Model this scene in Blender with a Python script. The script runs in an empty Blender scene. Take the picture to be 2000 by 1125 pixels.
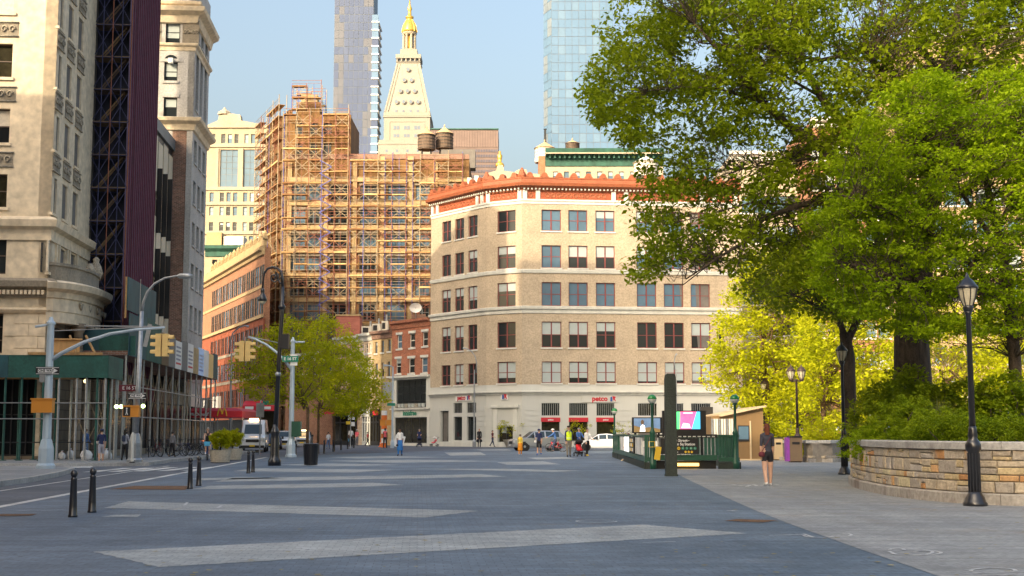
import bpy, math, random
import numpy as np
from mathutils import Vector, Matrix
random.seed(11); rng = np.random.default_rng(11)
S = bpy.context.scene; C = S.collection
R = math.radians

# ---------------------------------------------------------------- camera
FPX = 2611.0; PITCH = math.atan(283 / FPX); EYE = 1.5
cam = bpy.data.objects.new('camera', bpy.data.cameras.new('camera')); C.objects.link(cam)
cam.location = (0, 0, EYE); cam.rotation_euler = (math.pi / 2 + PITCH, 0, 0)
cam.data.sensor_width = 36; cam.data.lens = 36 * FPX / 2000; cam.data.clip_end = 6000; cam.data.clip_start = .2
S.camera = cam
# ---------------------------------------------------------------- light
SUN_AZ = R(35)      # angle of the sun to the left of straight behind the camera
SUN_EL = R(27)
# unseen buildings left of the frame, heights and gaps shaped for sun and shade: label, from, to, height, wall
SHADE = [('unseen limestone corner building on the side street, height set for its shade', 39, 47, 34, 'limestone'), ('unseen low brick building on the avenue, kept low to let sun through', 9, 38.8, 30, 'red_brick'), ('unseen tall brick building beside the camera, height set to shade the plaza', -60, 8.8, 42, 'tan_row')]
to_sun = Vector((-math.sin(SUN_AZ) * math.cos(SUN_EL), -math.cos(SUN_AZ) * math.cos(SUN_EL), math.sin(SUN_EL)))
W = bpy.data.worlds.new('World'); S.world = W; W.use_nodes = True
wn = W.node_tree; wn.nodes.clear()
sky = wn.nodes.new('ShaderNodeTexSky'); sky.sky_type = 'NISHITA'; sky.sun_disc = False
sky.sun_elevation = SUN_EL; sky.sun_rotation = math.atan2(to_sun.x, to_sun.y)
sky.air_density = 1.35; sky.dust_density = 10.0; sky.ozone_density = 1.0; sky.altitude = 20
bg = wn.nodes.new('ShaderNodeBackground'); bg.inputs['Strength'].default_value = .15
wo = wn.nodes.new('ShaderNodeOutputWorld')
wn.links.new(sky.outputs[0], bg.inputs[0]); wn.links.new(bg.outputs[0], wo.inputs[0])
sun = bpy.data.objects.new('sun', bpy.data.lights.new('sun', 'SUN')); C.objects.link(sun)
sun.data.energy = 2.0; sun.data.angle = R(.5); sun.data.color = (1, .82, .56)
sun.rotation_euler = to_sun.to_track_quat('Z', 'Y').to_euler()
S.view_settings.view_transform = 'Standard'; S.view_settings.look = 'None'
S.view_settings.exposure = 1.28; S.view_settings.gamma = 1; S.view_settings.use_curve_mapping = False
S.cycles.max_bounces = 6; S.cycles.diffuse_bounces = 3; S.cycles.glossy_bounces = 3; S.cycles.transmission_bounces = 4
S.cycles.transparent_max_bounces = 8; S.cycles.use_denoising = True

# ---------------------------------------------------------------- measuring the place
cP, sP = math.cos(PITCH), math.sin(PITCH)
def ray(px, py):
    u = (px - 1000) / FPX; v = (562.5 - py) / FPX
    return Vector((u, cP - v * sP, sP + v * cP))
def G(px, py, z=0):
    d = ray(px, py); t = (z - EYE) / d.z
    return Vector((d.x * t, d.y * t, z))
def P(px, py, Y):
    d = ray(px, py); t = Y / d.y
    return Vector((d.x * t, Y, EYE + d.z * t))
class Fac:
    """a vertical face: local x along it to the right as seen from outside, local y inward, z up"""
    def __init__(s, o, d):
        s.o = Vector((o[0], o[1])); s.d = Vector((d[0], d[1])).normalized(); s.n = Vector((-s.d.y, s.d.x))
        s.M = Matrix(((s.d.x, s.n.x, 0, s.o.x), (s.d.y, s.n.y, 0, s.o.y), (0, 0, 1, 0), (0, 0, 0, 1)))
    def px(s, px, py):
        r = ray(px, py); det = r.x * -s.d.y + s.d.x * r.y
        t = (s.o.x * -s.d.y + s.d.x * s.o.y) / det
        k = (r.x * s.o.y - r.y * s.o.x) / det
        k = ((r.x * t - s.o.x) * s.d.x + (r.y * t - s.o.y) * s.d.y)
        return k, EYE + r.z * t
    def rect(s, a, b, c, d):
        x0, z1 = s.px(a, b); x1, z0 = s.px(c, d)
        return (x0, z0, x1, z1)
    def at(s, k, y=0):
        return s.o + s.d * k + s.n * y

# ---------------------------------------------------------------- materials
MAT = {}
def mk(name, col, rough=.8, metal=0, var=.25, scale=.6, fine=0, bump=0, bscale=30, brick=None, spec=.5, emit=None, streak=0, coat=0, ior=1.5, stain=None):
    m = bpy.data.materials.new(name); m.use_nodes = True; MAT[name] = m
    n = m.node_tree; L = n.links; b = n.nodes['Principled BSDF']
    b.inputs['Roughness'].default_value = rough; b.inputs['Metallic'].default_value = metal
    b.inputs['Specular IOR Level'].default_value = spec; b.inputs['IOR'].default_value = ior; b.inputs['Coat Weight'].default_value = coat
    b.inputs['Coat Roughness'].default_value = .05
    c4 = (*col, 1)
    if emit:
        b.inputs['Emission Color'].default_value = c4; b.inputs['Emission Strength'].default_value = emit
    src = None
    geo = n.nodes.new('ShaderNodeNewGeometry')
    if brick:
        uv = n.nodes.new('ShaderNodeUVMap'); bt = n.nodes.new('ShaderNodeTexBrick')
        bw, bh, mort, mcol, bias = brick
        bt.inputs['Scale'].default_value = 1; bt.inputs['Brick Width'].default_value = bw; bt.inputs['Row Height'].default_value = bh
        bt.inputs['Mortar Size'].default_value = mort; bt.inputs['Mortar'].default_value = (*mcol, 1)
        bt.inputs['Color1'].default_value = (*[x * (1 - bias) for x in col], 1); bt.inputs['Color2'].default_value = (*[min(1, x * (1 + bias)) for x in col], 1)
        L.new(uv.outputs[0], bt.inputs[0]); src = bt.outputs[0]
    if var:
        tn = n.nodes.new('ShaderNodeTexNoise'); tn.inputs['Scale'].default_value = scale; tn.inputs['Detail'].default_value = 6; tn.inputs['Roughness'].default_value = .65
        if streak:
            mp = n.nodes.new('ShaderNodeMapping'); mp.inputs['Scale'].default_value = (1, 1, streak); L.new(geo.outputs['Position'], mp.inputs[0]); L.new(mp.outputs[0], tn.inputs[0])
        else: L.new(geo.outputs['Position'], tn.inputs[0])
        mr = n.nodes.new('ShaderNodeMapRange'); mr.inputs[1].default_value = .3; mr.inputs[2].default_value = .7
        mr.inputs[3].default_value = 1 - var; mr.inputs[4].default_value = 1 + var * .6
        L.new(tn.outputs[0], mr.inputs[0]); fac = mr.outputs[0]
        if fine:
            t2 = n.nodes.new('ShaderNodeTexNoise'); t2.inputs['Scale'].default_value = fine; t2.inputs['Detail'].default_value = 3; L.new(geo.outputs['Position'], t2.inputs[0])
            m2 = n.nodes.new('ShaderNodeMapRange'); m2.inputs[1].default_value = .3; m2.inputs[2].default_value = .7; m2.inputs[3].default_value = .8; m2.inputs[4].default_value = 1.15
            L.new(t2.outputs[0], m2.inputs[0]); mm = n.nodes.new('ShaderNodeMath'); mm.operation = 'MULTIPLY'; L.new(fac, mm.inputs[0]); L.new(m2.outputs[0], mm.inputs[1]); fac = mm.outputs[0]
        vm = n.nodes.new('ShaderNodeVectorMath'); vm.operation = 'SCALE'
        if src: L.new(src, vm.inputs[0])
        else: vm.inputs[0].default_value = col
        L.new(fac, vm.inputs['Scale']); src = vm.outputs[0]
        if stain:
            t3 = n.nodes.new('ShaderNodeTexNoise'); t3.inputs['Scale'].default_value = stain[1]; t3.inputs['Detail'].default_value = 5; L.new(geo.outputs['Position'], t3.inputs[0])
            m3 = n.nodes.new('ShaderNodeMapRange'); m3.inputs[1].default_value = stain[2]; m3.inputs[2].default_value = stain[2] + .1; L.new(t3.outputs[0], m3.inputs[0])
            mx = n.nodes.new('ShaderNodeMix'); mx.data_type = 'RGBA'; L.new(m3.outputs[0], mx.inputs[0]); L.new(src, mx.inputs[6]); mx.inputs[7].default_value = (*stain[0], 1); src = mx.outputs[2]
    if src: L.new(src, b.inputs['Base Color'])
    else: b.inputs['Base Color'].default_value = c4
    if bump:
        bn = n.nodes.new('ShaderNodeTexNoise'); bn.inputs['Scale'].default_value = bscale; bn.inputs['Detail'].default_value = 4; L.new(geo.outputs['Position'], bn.inputs[0])
        bp = n.nodes.new('ShaderNodeBump'); bp.inputs['Strength'].default_value = bump; bp.inputs['Distance'].default_value = .05; L.new(bn.outputs[0], bp.inputs['Height']); L.new(bp.outputs[0], b.inputs['Normal'])
    return m
def leafmat(name, c1, c2, trans=.45, scale=.5):
    m = bpy.data.materials.new(name); m.use_nodes = True; MAT[name] = m; n = m.node_tree; L = n.links; n.nodes.clear()
    geo = n.nodes.new('ShaderNodeNewGeometry'); tn = n.nodes.new('ShaderNodeTexNoise'); tn.inputs['Scale'].default_value = scale; tn.inputs['Detail'].default_value = 8; tn.inputs['Roughness'].default_value = .8
    L.new(geo.outputs['Position'], tn.inputs[0])
    mr = n.nodes.new('ShaderNodeMapRange'); mr.inputs[1].default_value = .32; mr.inputs[2].default_value = .68; L.new(tn.outputs[0], mr.inputs[0])
    mx = n.nodes.new('ShaderNodeMix'); mx.data_type = 'RGBA'; mx.inputs[6].default_value = (*c1, 1); mx.inputs[7].default_value = (*c2, 1); L.new(mr.outputs[0], mx.inputs[0])
    d = n.nodes.new('ShaderNodeBsdfPrincipled'); d.inputs['Roughness'].default_value = .5; d.inputs['Specular IOR Level'].default_value = .12; L.new(mx.outputs[2], d.inputs['Base Color'])
    t = n.nodes.new('ShaderNodeBsdfTranslucent'); L.new(mx.outputs[2], t.inputs[0])
    ms = n.nodes.new('ShaderNodeMixShader'); ms.inputs[0].default_value = trans; L.new(d.outputs[0], ms.inputs[1]); L.new(t.outputs[0], ms.inputs[2])
    o = n.nodes.new('ShaderNodeOutputMaterial'); L.new(ms.outputs[0], o.inputs[0]); return m

# ---------------------------------------------------------------- mesh building
class MB:
    def __init__(s): s.v = []; s.f = []; s.m = []; s.X = None
    def add(s, vs, fs, m=0):
        b = len(s.v)
        if s.X is not None: vs = [s.X @ Vector(q) for q in vs]
        s.v += [tuple(q) for q in vs]; s.f += [tuple(b + i for i in f) for f in fs]; s.m += [m] * len(fs); return s
    def quad(s, a, b, c, d, m=0): return s.add([a, b, c, d], [(0, 1, 2, 3)], m)
    def box(s, x0, y0, z0, x1, y1, z1, m=0):
        if x1 < x0: x0, x1 = x1, x0
        if y1 < y0: y0, y1 = y1, y0
        if z1 < z0: z0, z1 = z1, z0
        return s.add([(x0, y0, z0), (x1, y0, z0), (x1, y1, z0), (x0, y1, z0), (x0, y0, z1), (x1, y0, z1), (x1, y1, z1), (x0, y1, z1)],
                     [(0, 1, 5, 4), (1, 2, 6, 5), (2, 3, 7, 6), (3, 0, 4, 7), (4, 5, 6, 7), (3, 2, 1, 0)], m)
    def path(s, pts, rad, n=6, m=0, flat=1, caps=True):
        pts = [Vector(p) for p in pts]; k = len(pts)
        if not hasattr(rad, '__len__'): rad = [rad] * k
        vs = []; fs = []; up = None
        for i, p in enumerate(pts):
            t = (pts[min(i + 1, k - 1)] - pts[max(i - 1, 0)])
            if t.length < 1e-9: t = Vector((0, 0, 1))
            t.normalize()
            if up is None: up = Vector((0, 0, 1)) if abs(t.z) < .9 else Vector((0, 1, 0))
            a = t.cross(up)
            if a.length < 1e-6: a = t.orthogonal()
            a.normalize(); b = a.cross(t); b.normalize(); up = b
            for j in range(n):
                w = 2 * math.pi * (j + .5) / n
                vs.append(p + a * (math.cos(w) * rad[i]) + b * (math.sin(w) * rad[i] * flat))
        for i in range(k - 1):
            for j in range(n):
                j2 = (j + 1) % n; fs.append((i * n + j2, i * n + j, (i + 1) * n + j, (i + 1) * n + j2))
        if caps: fs.append(tuple(range(n))); fs.append(tuple(range((k - 1) * n, k * n))[::-1])
        return s.add(vs, fs, m)
    def tube(s, a, b, r, r2=None, n=6, m=0): return s.path([a, b], [r, r if r2 is None else r2], n, m)
    def lathe(s, prof, n=12, m=0, c=(0, 0, 0), caps=True, sq=1):
        vs = []; fs = []; k = len(prof)
        for r, z in prof:
            for j in range(n):
                w = 2 * math.pi * (j + .5) / n; vs.append((c[0] + r * math.cos(w), c[1] + r * math.sin(w) * sq, c[2] + z))
        for i in range(k - 1):
            for j in range(n):
                j2 = (j + 1) % n; fs.append((i * n + j, i * n + j2, (i + 1) * n + j2, (i + 1) * n + j))
        if caps: fs.append(tuple(range(n))[::-1]); fs.append(tuple(range((k - 1) * n, k * n)))
        return s.add(vs, fs, m)
    def ring(s, c, R_, r, axis='y', n=18, k=5, m=0):
        pts = []
        for i in range(n + 1):
            w = 2 * math.pi * i / n; a, b = math.cos(w) * R_, math.sin(w) * R_
            pts.append((c[0] + a, c[1], c[2] + b) if axis == 'y' else (c[0], c[1] + a, c[2] + b) if axis == 'x' else (c[0] + a, c[1] + b, c[2]))
        return s.path(pts, r, k, m, caps=False)
    def prism(s, poly, z0, z1, m=0):
        k = len(poly); vs = [(p[0], p[1], z0) for p in poly] + [(p[0], p[1], z1) for p in poly]
        fs = [(i, (i + 1) % k, k + (i + 1) % k, k + i) for i in range(k)] + [tuple(range(k))[::-1], tuple(range(k, 2 * k))]
        return s.add(vs, fs, m)
    def sprism(s, poly, y0, y1, m=0):
        """polygon in x,z (counter-clockwise seen from -y) extruded along y"""
        k = len(poly); vs = [(p[0], y0, p[1]) for p in poly] + [(p[0], y1, p[1]) for p in poly]
        fs = [((i + 1) % k, i, k + i, k + (i + 1) % k) for i in range(k)] + [tuple(range(k)), tuple(range(k, 2 * k))[::-1]]
        return s.add(vs, fs, m)
    def sweep(s, line, prof, m=0, caps=True, closed=False):
        """profile of (outward, z) along a horizontal polyline whose outside is on its right"""
        L = [Vector((p[0], p[1])) for p in line]; k = len(L); q = len(prof); vs = []; fs = []
        for i in range(k):
            ds = []
            if closed or i > 0: ds.append((L[i] - L[i - 1]).normalized())
            if closed or i < k - 1: ds.append((L[(i + 1) % k] - L[i]).normalized())
            ns = [Vector((d.y, -d.x)) for d in ds]; b = sum(ns, Vector((0, 0)))
            b.normalize(); b = b / max(.3, b.dot(ns[0]))
            for o, z in prof: vs.append((L[i].x + b.x * o, L[i].y + b.y * o, z))
        for i in range(k if closed else k - 1):
            i2 = (i + 1) % k
            for j in range(q - 1): fs.append((i * q + j, i2 * q + j, i2 * q + j + 1, i * q + j + 1))
        if caps and not closed: fs.append(tuple(range(q))); fs.append(tuple(range((k - 1) * q, k * q))[::-1])
        return s.add(vs, fs, m)
    def mesh(s, name, mats, smooth=False):
        me = bpy.data.meshes.new(name); me.from_pydata(s.v, [], s.f)
        for m in (mats if isinstance(mats, (list, tuple)) else [mats]): me.materials.append(MAT[m] if isinstance(m, str) else m)
        if any(s.m): me.polygons.foreach_set('material_index', s.m)
        if smooth: me.polygons.foreach_set('use_smooth', [True] * len(s.f))
        nl = len(me.loops)
        if nl:
            co = np.array(s.v, dtype=np.float64); li = np.empty(nl, np.int32); me.loops.foreach_get('vertex_index', li)
            nr = np.empty(len(s.f) * 3); me.polygons.foreach_get('normal', nr); nr = np.abs(nr.reshape(-1, 3))
            lt = np.empty(len(s.f), np.int32); me.polygons.foreach_get('loop_total', lt)
            ax = np.repeat(np.argmax(nr * np.array([1, 1.001, 1]), 1), lt); c = co[li]
            u = np.where(ax == 0, c[:, 1], c[:, 0]); v = np.where(ax == 2, c[:, 1], c[:, 2])
            uv = me.uv_layers.new(name='UVMap'); uv.data.foreach_set('uv', np.stack([u, v], 1).astype(np.float32).ravel())
        me.update(); return me
WM = {}
def link(name, me, parent=None, M=None, label=None, kind=None):
    o = bpy.data.objects.new(name, me); C.objects.link(o); M = M if M is not None else (WM[parent.name] if parent else Matrix())
    WM[o.name] = M.copy()
    if parent: o.parent = parent; o.matrix_basis = WM[parent.name].inverted() @ M
    else: o.matrix_basis = M
    if label: o['label'] = label
    if kind: o['kind'] = kind
    return o
def part(name, mb, mats, parent=None, M=None, smooth=False, label=None, kind=None):
    return link(name, mb.mesh(name, mats, smooth), parent, M, label, kind)
def tag(o, label, cat, group=None):
    o['label'] = label; o['category'] = cat
    if group: o['group'] = group
    return o
def E(name, label, cat, loc=(0, 0, 0), rot=0, group=None):
    o = bpy.data.objects.new(name, None); C.objects.link(o); M = Matrix.Translation(Vector((loc[0], loc[1], loc[2] if len(loc) > 2 else 0))) @ Matrix.Rotation(rot, 4, 'Z')
    o.matrix_basis = M; WM[o.name] = M; o.empty_display_size = .2
    return tag(o, label, cat, group)
def copytree(o, parent=None):
    c = o.copy(); C.objects.link(c); c.parent = parent
    for ch in o.children: copytree(ch, c)
    return c
def dup(root, loc, rot=0, label=None, scale=1):
    r = copytree(root); r.matrix_basis = Matrix.Translation(Vector(loc)) @ Matrix.Rotation(rot, 4, 'Z') @ Matrix.Scale(scale, 4)
    WM[r.name] = r.matrix_basis.copy()
    if label: r['label'] = label
    return r
def struct(name, mb, mats, smooth=False): return part(name, mb, mats, kind='structure', smooth=smooth)
def text(body, size, parent, M, mat, name='lettering', ext=.01, align='CENTER', bold=0, sx=1):
    cu = bpy.data.curves.new(name, 'FONT'); cu.body = body; cu.size = size; cu.extrude = ext; cu.align_x = align; cu.align_y = 'CENTER'; cu.offset = bold; cu.resolution_u = 3
    o = bpy.data.objects.new('tmp', cu); me = bpy.data.meshes.new_from_object(o); bpy.data.objects.remove(o); bpy.data.curves.remove(cu)
    me.name = name; me.materials.clear(); me.materials.append(MAT[mat])
    return link(name, me, parent, M @ Matrix.Rotation(math.pi / 2, 4, 'X') @ Matrix.Diagonal((sx, 1, 1, 1)))
def T(x, y, z): return Matrix.Translation(Vector((x, y, z)))
def RZ(a): return Matrix.Rotation(a, 4, 'Z')

# ---------------------------------------------------------------- building blocks
def wall(root, F, s0, s1, z0, z1, ops, mat, reveal=.25, name='wall', label=None):
    ops = [o for o in ops if o[0] >= s0 - .01 and o[2] <= s1 + .01 and o[1] >= z0 - .01 and o[3] <= z1 + .01]
    xs = sorted(set([s0, s1] + [o[0] for o in ops] + [o[2] for o in ops])); zs = sorted(set([z0, z1] + [o[1] for o in ops] + [o[3] for o in ops]))
    mb = MB()
    for j in range(len(zs) - 1):
        zc = (zs[j] + zs[j + 1]) / 2; run = None
        act = [o for o in ops if o[1] < zc < o[3]]
        for i in range(len(xs) - 1):
            xc = (xs[i] + xs[i + 1]) / 2; solid = not any(o[0] < xc < o[2] for o in act)
            if solid and run is None: run = xs[i]
            if run is not None and (not solid or i == len(xs) - 2):
                e = xs[i] if not solid else xs[i + 1]
                mb.quad((run, 0, zs[j]), (e, 0, zs[j]), (e, 0, zs[j + 1]), (run, 0, zs[j + 1])); run = None
    r = reveal
    for a, b, c, d in ops:
        mb.quad((a, 0, b), (a, r, b), (c, r, b), (c, 0, b)).quad((a, r, d), (a, 0, d), (c, 0, d), (c, r, d))
        mb.quad((a, 0, d), (a, r, d), (a, r, b), (a, 0, b)).quad((c, r, d), (c, 0, d), (c, 0, b), (c, r, b))
    r2 = r + .15
    mb.quad((s0, r2, z0), (s0, 0, z0), (s0, 0, z1), (s0, r2, z1)).quad((s1, 0, z0), (s1, r2, z0), (s1, r2, z1), (s1, 0, z1)).quad((s0, 0, z1), (s1, 0, z1), (s1, r2, z1), (s0, r2, z1))
    return part(name, mb, mat, root, F.M, label=label)
def mass(root, F, s0, s1, d0, d1, z0, z1, mat, name='side_wall'):
    return part(name, MB().box(s0, d0, z0, s1, d1, z1), mat, root, F.M)
WC = {}
def windows(root, F, ops, fmat, style=(2, 2), t=.07, recess=.14, glass=('glass',), blinds=0, bmat='blind', name='window', sill=None, lintel=None, arch=False, thick=.07, drop=(.3, .45, .5, .5, .75, .97)):
    """each window its own frame part with pane and blind as sub-parts; alike windows share meshes"""
    for a, b, c, d in ops:
        w = round(c - a, 2); h = round(d - b, 2)
        key = (w, h, fmat, style, t, sill, lintel, arch)
        if key not in WC:
            mb = MB(); nx, nz = style; y0, y1 = recess, recess + thick
            mb.box(0, y0, 0, t, y1, h).box(w - t, y0, 0, w, y1, h).box(t, y0, 0, w - t, y1, t).box(t, y0, h - t, w - t, y1, h)
            tm = t * (1.6 if style[0] == 2 else .8)
            for i in range(1, nx): x = w * i / nx; mb.box(x - tm / 2, y0 - .01, t, x + tm / 2, y1, h - t)
            for i in range(1, nz):
                z = h * i / nz
                xs = [t] + [w * k / nx for k in range(1, nx)] + [w - t]
                for k in range(nx):
                    l = xs[k] + (tm / 2 if k else 0); r = xs[k + 1] - (tm / 2 if k < nx - 1 else 0)
                    mb.box(l, y0 + .012, z - t * .4, r, y1 - .01, z + t * .4)
            me = mb.mesh('window', fmat)
            pb = MB().quad((t * .5, 0, t * .5), (w - t * .5, 0, t * .5), (w - t * .5, 0, h - t * .5), (t * .5, 0, h - t * .5))
            sm = MB()
            if sill: sm.box(-.12, -.1, -sill[1], w + .12, .1, -.004)
            lm = MB()
            if lintel: lm.box(-.15, -.09, h + .004, w + .15, .06, h + lintel[1])
            WC[key] = (me, pb, {}, {}, sm.mesh('sill', sill[0]) if sill else None, lm.mesh('lintel', lintel[0]) if lintel else None)
        me, pb, pcache, bcache, sme, lme = WC[key]
        M = F.M @ T(a, 0, b)
        o = link(name, me, root, M)
        g = random.choice(glass)
        if g not in pcache: pcache[g] = pb.mesh('pane', g)
        tw = Matrix.Rotation(random.gauss(0, .006), 4, 'X') @ RZ(random.gauss(0, .006))
        link('pane', pcache[g], o, M @ T(w / 2, recess + .045, h / 2) @ tw @ T(-w / 2, 0, -h / 2))
        if blinds and random.random() < blinds:
            fr = random.choice(drop); k = (round(fr, 2), bmat)
            if k not in bcache: bcache[k] = MB().box(t * 1.05, recess + .026, h * (1 - fr), w - t * 1.05, recess + .032, h - t * 1.02).mesh('blind', bmat)
            link('blind', bcache[k], o, M)
        if sme: link('sill', sme, o, M)
        if lme: link('lintel', lme, o, M)
def grid_ops(xs, zs, w, h): return [(x, z, x + w, z + h) for z in zs for x in xs]

# ---------------------------------------------------------------- leaves and trees
LEAF = np.array([[0, 0, 0], [.5, .26, .08], [1, 0, 0], [.5, -.26, .08]])
def leaves_mesh(name, cen, rad, per, size, mat, flat=.8, droop=.3, fold=True, bias=None):
    """many separate leaf faces spread through clumps"""
    cen = np.asarray(cen, float); K = len(cen); rad = np.broadcast_to(np.asarray(rad, float), (K,))
    n = K * per; ci = np.repeat(np.arange(K), per)
    p = rng.normal(size=(n, 3)); p /= np.linalg.norm(p, axis=1, keepdims=True) + 1e-9
    p *= (rng.random((n, 1)) ** .45); p[:, 2] *= flat
    pos = cen[ci] + p * rad[ci][:, None]
    th = rng.random(n) * 2 * np.pi; ph = rng.normal(-droop, .5, n); ro = rng.normal(0, .7, n); sz = size * (0.45 + 1.05 * rng.random(n))
    ax = np.stack([np.cos(th) * np.cos(ph), np.sin(th) * np.cos(ph), np.sin(ph)], 1)
    up = np.array([0, 0, 1.0]); sd = np.cross(ax, up); sd /= np.linalg.norm(sd, axis=1, keepdims=True) + 1e-9; nn = np.cross(sd, ax)
    s2 = sd * np.cos(ro)[:, None] + nn * np.sin(ro)[:, None]; n2 = np.cross(s2, ax)
    v = pos[:, None, :] + sz[:, None, None] * (LEAF[None, :, 0:1] * ax[:, None, :] + LEAF[None, :, 1:2] * s2[:, None, :] + LEAF[None, :, 2:3] * n2[:, None, :])
    return quads_mesh(name, v.reshape(-1, 3), mat)
def quads_mesh(name, v, mat):
    n = len(v) // 4; me = bpy.data.meshes.new(name); me.vertices.add(4 * n); me.vertices.foreach_set('co', v.astype(np.float32).ravel())
    me.loops.add(4 * n); me.loops.foreach_set('vertex_index', np.arange(4 * n, dtype=np.int32)); me.polygons.add(n)
    me.polygons.foreach_set('loop_start', np.arange(0, 4 * n, 4, dtype=np.int32)); me.polygons.foreach_set('loop_total', np.full(n, 4, np.int32))
    me.materials.append(MAT[mat]); me.update(calc_edges=True); return me
def inside(poly, x, y):
    c = False; j = len(poly) - 1
    for i in range(len(poly)):
        (xi, yi), (xj, yj) = poly[i], poly[j]
        if (yi > y) != (yj > y) and x < (xj - xi) * (y - yi) / (yj - yi) + xi: c = not c
        j = i
    return c
def wob(a, b, k, amp):
    a = Vector(a); b = Vector(b); L = (b - a).length; out = [a]
    for i in range(1, k):
        t = i / k; out.append(a.lerp(b, t) + Vector((random.gauss(0, 1), random.gauss(0, 1), random.gauss(0, 1) + .6 * math.sin(t * 3.1))) * amp * L)
    return out + [b]
def tree(name, label, base, limbs, clumps, crad, per, lsize, lmat, bark='bark', group=None, twig=.012, flat=.75, droop=.3):
    """limbs: list of (points, radii), the first is the trunk; every clump gets a twig from the nearest limb"""
    root = E(name, label, 'tree', base, 0, group); B = Vector(WM[root.name].translation); I = T(-B.x, -B.y, -B.z)
    tb = MB(); tb.X = I; tb.path(limbs[0][0], limbs[0][1], 10); tr = part('trunk', tb, bark, root, smooth=True)
    nodes = []
    for pts, rad in limbs:
        pts = [Vector(p) for p in pts]
        for i in range(len(pts) - 1):
            for t in (0, .33, .67): nodes.append((pts[i].lerp(pts[i + 1], t), rad[i] * (1 - t) + rad[i + 1] * t))
        nodes.append((pts[-1], rad[-1]))
    nv = np.array([tuple(q[0]) for q in nodes]); nz0 = nv[:, 2].max() * .0
    for pts, rad in limbs[1:]:
        b = MB(); b.X = I; b.path(pts, rad, 7); part('limb', b, bark, root, smooth=True)
    tw = MB(); tw.X = I
    half = max(1, int(len(limbs[0][0]) * .0))
    for c in clumps:
        d = np.linalg.norm(nv - np.array(c) + np.array([0, 0, .8]), axis=1); d[:3] += 6; i = int(np.argmin(d))
        if d[i] < .3: continue
        r = min(nodes[i][1] * .5, twig * (1 + .9 * d[i]))
        pts = wob(nodes[i][0], c, 4, .07); tw.path(pts, [r, r * .8, r * .6, r * .45, r * .25], 4, caps=False)
    if tw.v: part('twigs', tw, bark, root, kind='stuff', smooth=True)
    me = leaves_mesh('crown', np.array(clumps) - np.array(B), crad, per, lsize, lmat, flat, droop)
    link('crown', me, root); return root
def blob_clumps(c, rx, ry, rz, n, shell=.5, low=-.7, box=2):
    out = []
    while len(out) < n:
        p = rng.normal(size=3); p /= (np.abs(p) ** box).sum() ** (1 / box)
        if p[2] < low: continue
        r = shell + (1 - shell) * rng.random() ** .5
        bump = 1 + .18 * math.sin(3.1 * p[0] + c[0]) * math.cos(2.7 * p[1] + c[1]) + .12 * math.sin(5 * p[2] + 2 * c[0])
        out.append((c[0] + p[0] * rx * r * bump, c[1] + p[1] * ry * r * bump, c[2] + p[2] * rz * r * bump))
    return out
# ---------------------------------------------------------------- the materials of the place
mk('limestone', (.72, .605, .44), .85, var=.14, scale=.35, fine=2.5, streak=.3)
mk('limestone_dark', (.30, .26, .20), .9, var=.4, scale=.8, fine=9, streak=.4)
mk('carved', (.40, .35, .27), .9, var=.5, scale=7, fine=20, bump=.6, bscale=9)
mk('grey_stone', (.47, .46, .44), .85, var=.25, scale=.6, fine=8, streak=.25, bump=.15, bscale=10, stain=((.26, .25, .24), .5, .62))
mk('cream_brick', (.40, .335, .235), .9, var=.15, scale=.3, brick=(.6, .2, .02, (.5, .4, .25), .06))
mk('cream_stone', (.43, .37, .27), .85, var=.15, scale=.4, fine=5)
mk('pale_stone', (.33, .305, .255), .85, var=.1, scale=.1, fine=2)
mk('tan_brick', (.49, .40, .285), .85, var=.14, scale=.5, fine=6, brick=(.42, .14, .012, (.46, .37, .28), .03))
mk('white_paint', (.58, .585, .54), .6, var=.05, scale=.8, streak=.3)
mk('white_trim', (.66, .66, .60), .6, var=.15, scale=1.2, streak=.3)
mk('terracotta', (.34, .10, .04), .6, var=.25, scale=1.5, fine=8)
mk('terracotta_dark', (.36, .085, .035), .7, var=.3, scale=3, fine=12)
mk('red_brick', (.40, .125, .06), .9, var=.2, scale=.8, fine=5, brick=(.4, .13, .015, (.4, .25, .18), .2))
mk('brown_brick', (.25, .12, .08), .9, var=.3, scale=.6, fine=6, brick=(.3, .1, .015, (.34, .27, .22), .35))
mk('orange_brick', (.32, .14, .07), .9, var=.2, scale=.5, fine=5, brick=(.5, .16, .016, (.45, .28, .18), .15))
mk('scaffold_brick', (.22, .12, .045), .9, var=.3, scale=.25, fine=3, streak=.5)
mk('tan_row', (.46, .335, .175), .9, var=.15, scale=.6, fine=5)
mk('bronze', (.16, .115, .10), .45, .3, var=.2, scale=.2)
mk('green_cornice', (.035, .12, .09), .7, var=.4, scale=1, streak=.4)
mk('dark_metal', (.03, .032, .035), .5, .4, var=.2)
mk('black_iron', (.012, .013, .018), .3, .0, var=.2, scale=4, spec=.6, coat=.3)
mk('window_red', (.22, .055, .05), .5, var=.2, scale=2)
mk('window_dark', (.03, .032, .035), .5, var=.2)
mk('window_white', (.7, .68, .62), .5, var=.1)
mk('window_brown', (.09, .06, .045), .5, var=.2)
mk('window_bluegrey', (.14, .17, .19), .5, var=.2)
mk('glass', (.02, .026, .03), .05, var=0, spec=.6, ior=1.5)
mk('glass_dim', (.012, .014, .016), .2, var=0, spec=.2, ior=1.3)
mk('scaffold_navy', (.03, .035, .10), .6, .1, var=.3, scale=3)
mk('glass_sky', (.10, .175, .25), .1, 0, var=.25, scale=.25, spec=.5, ior=1.45)  # blue of the reflected sky put into the base colour
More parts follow.
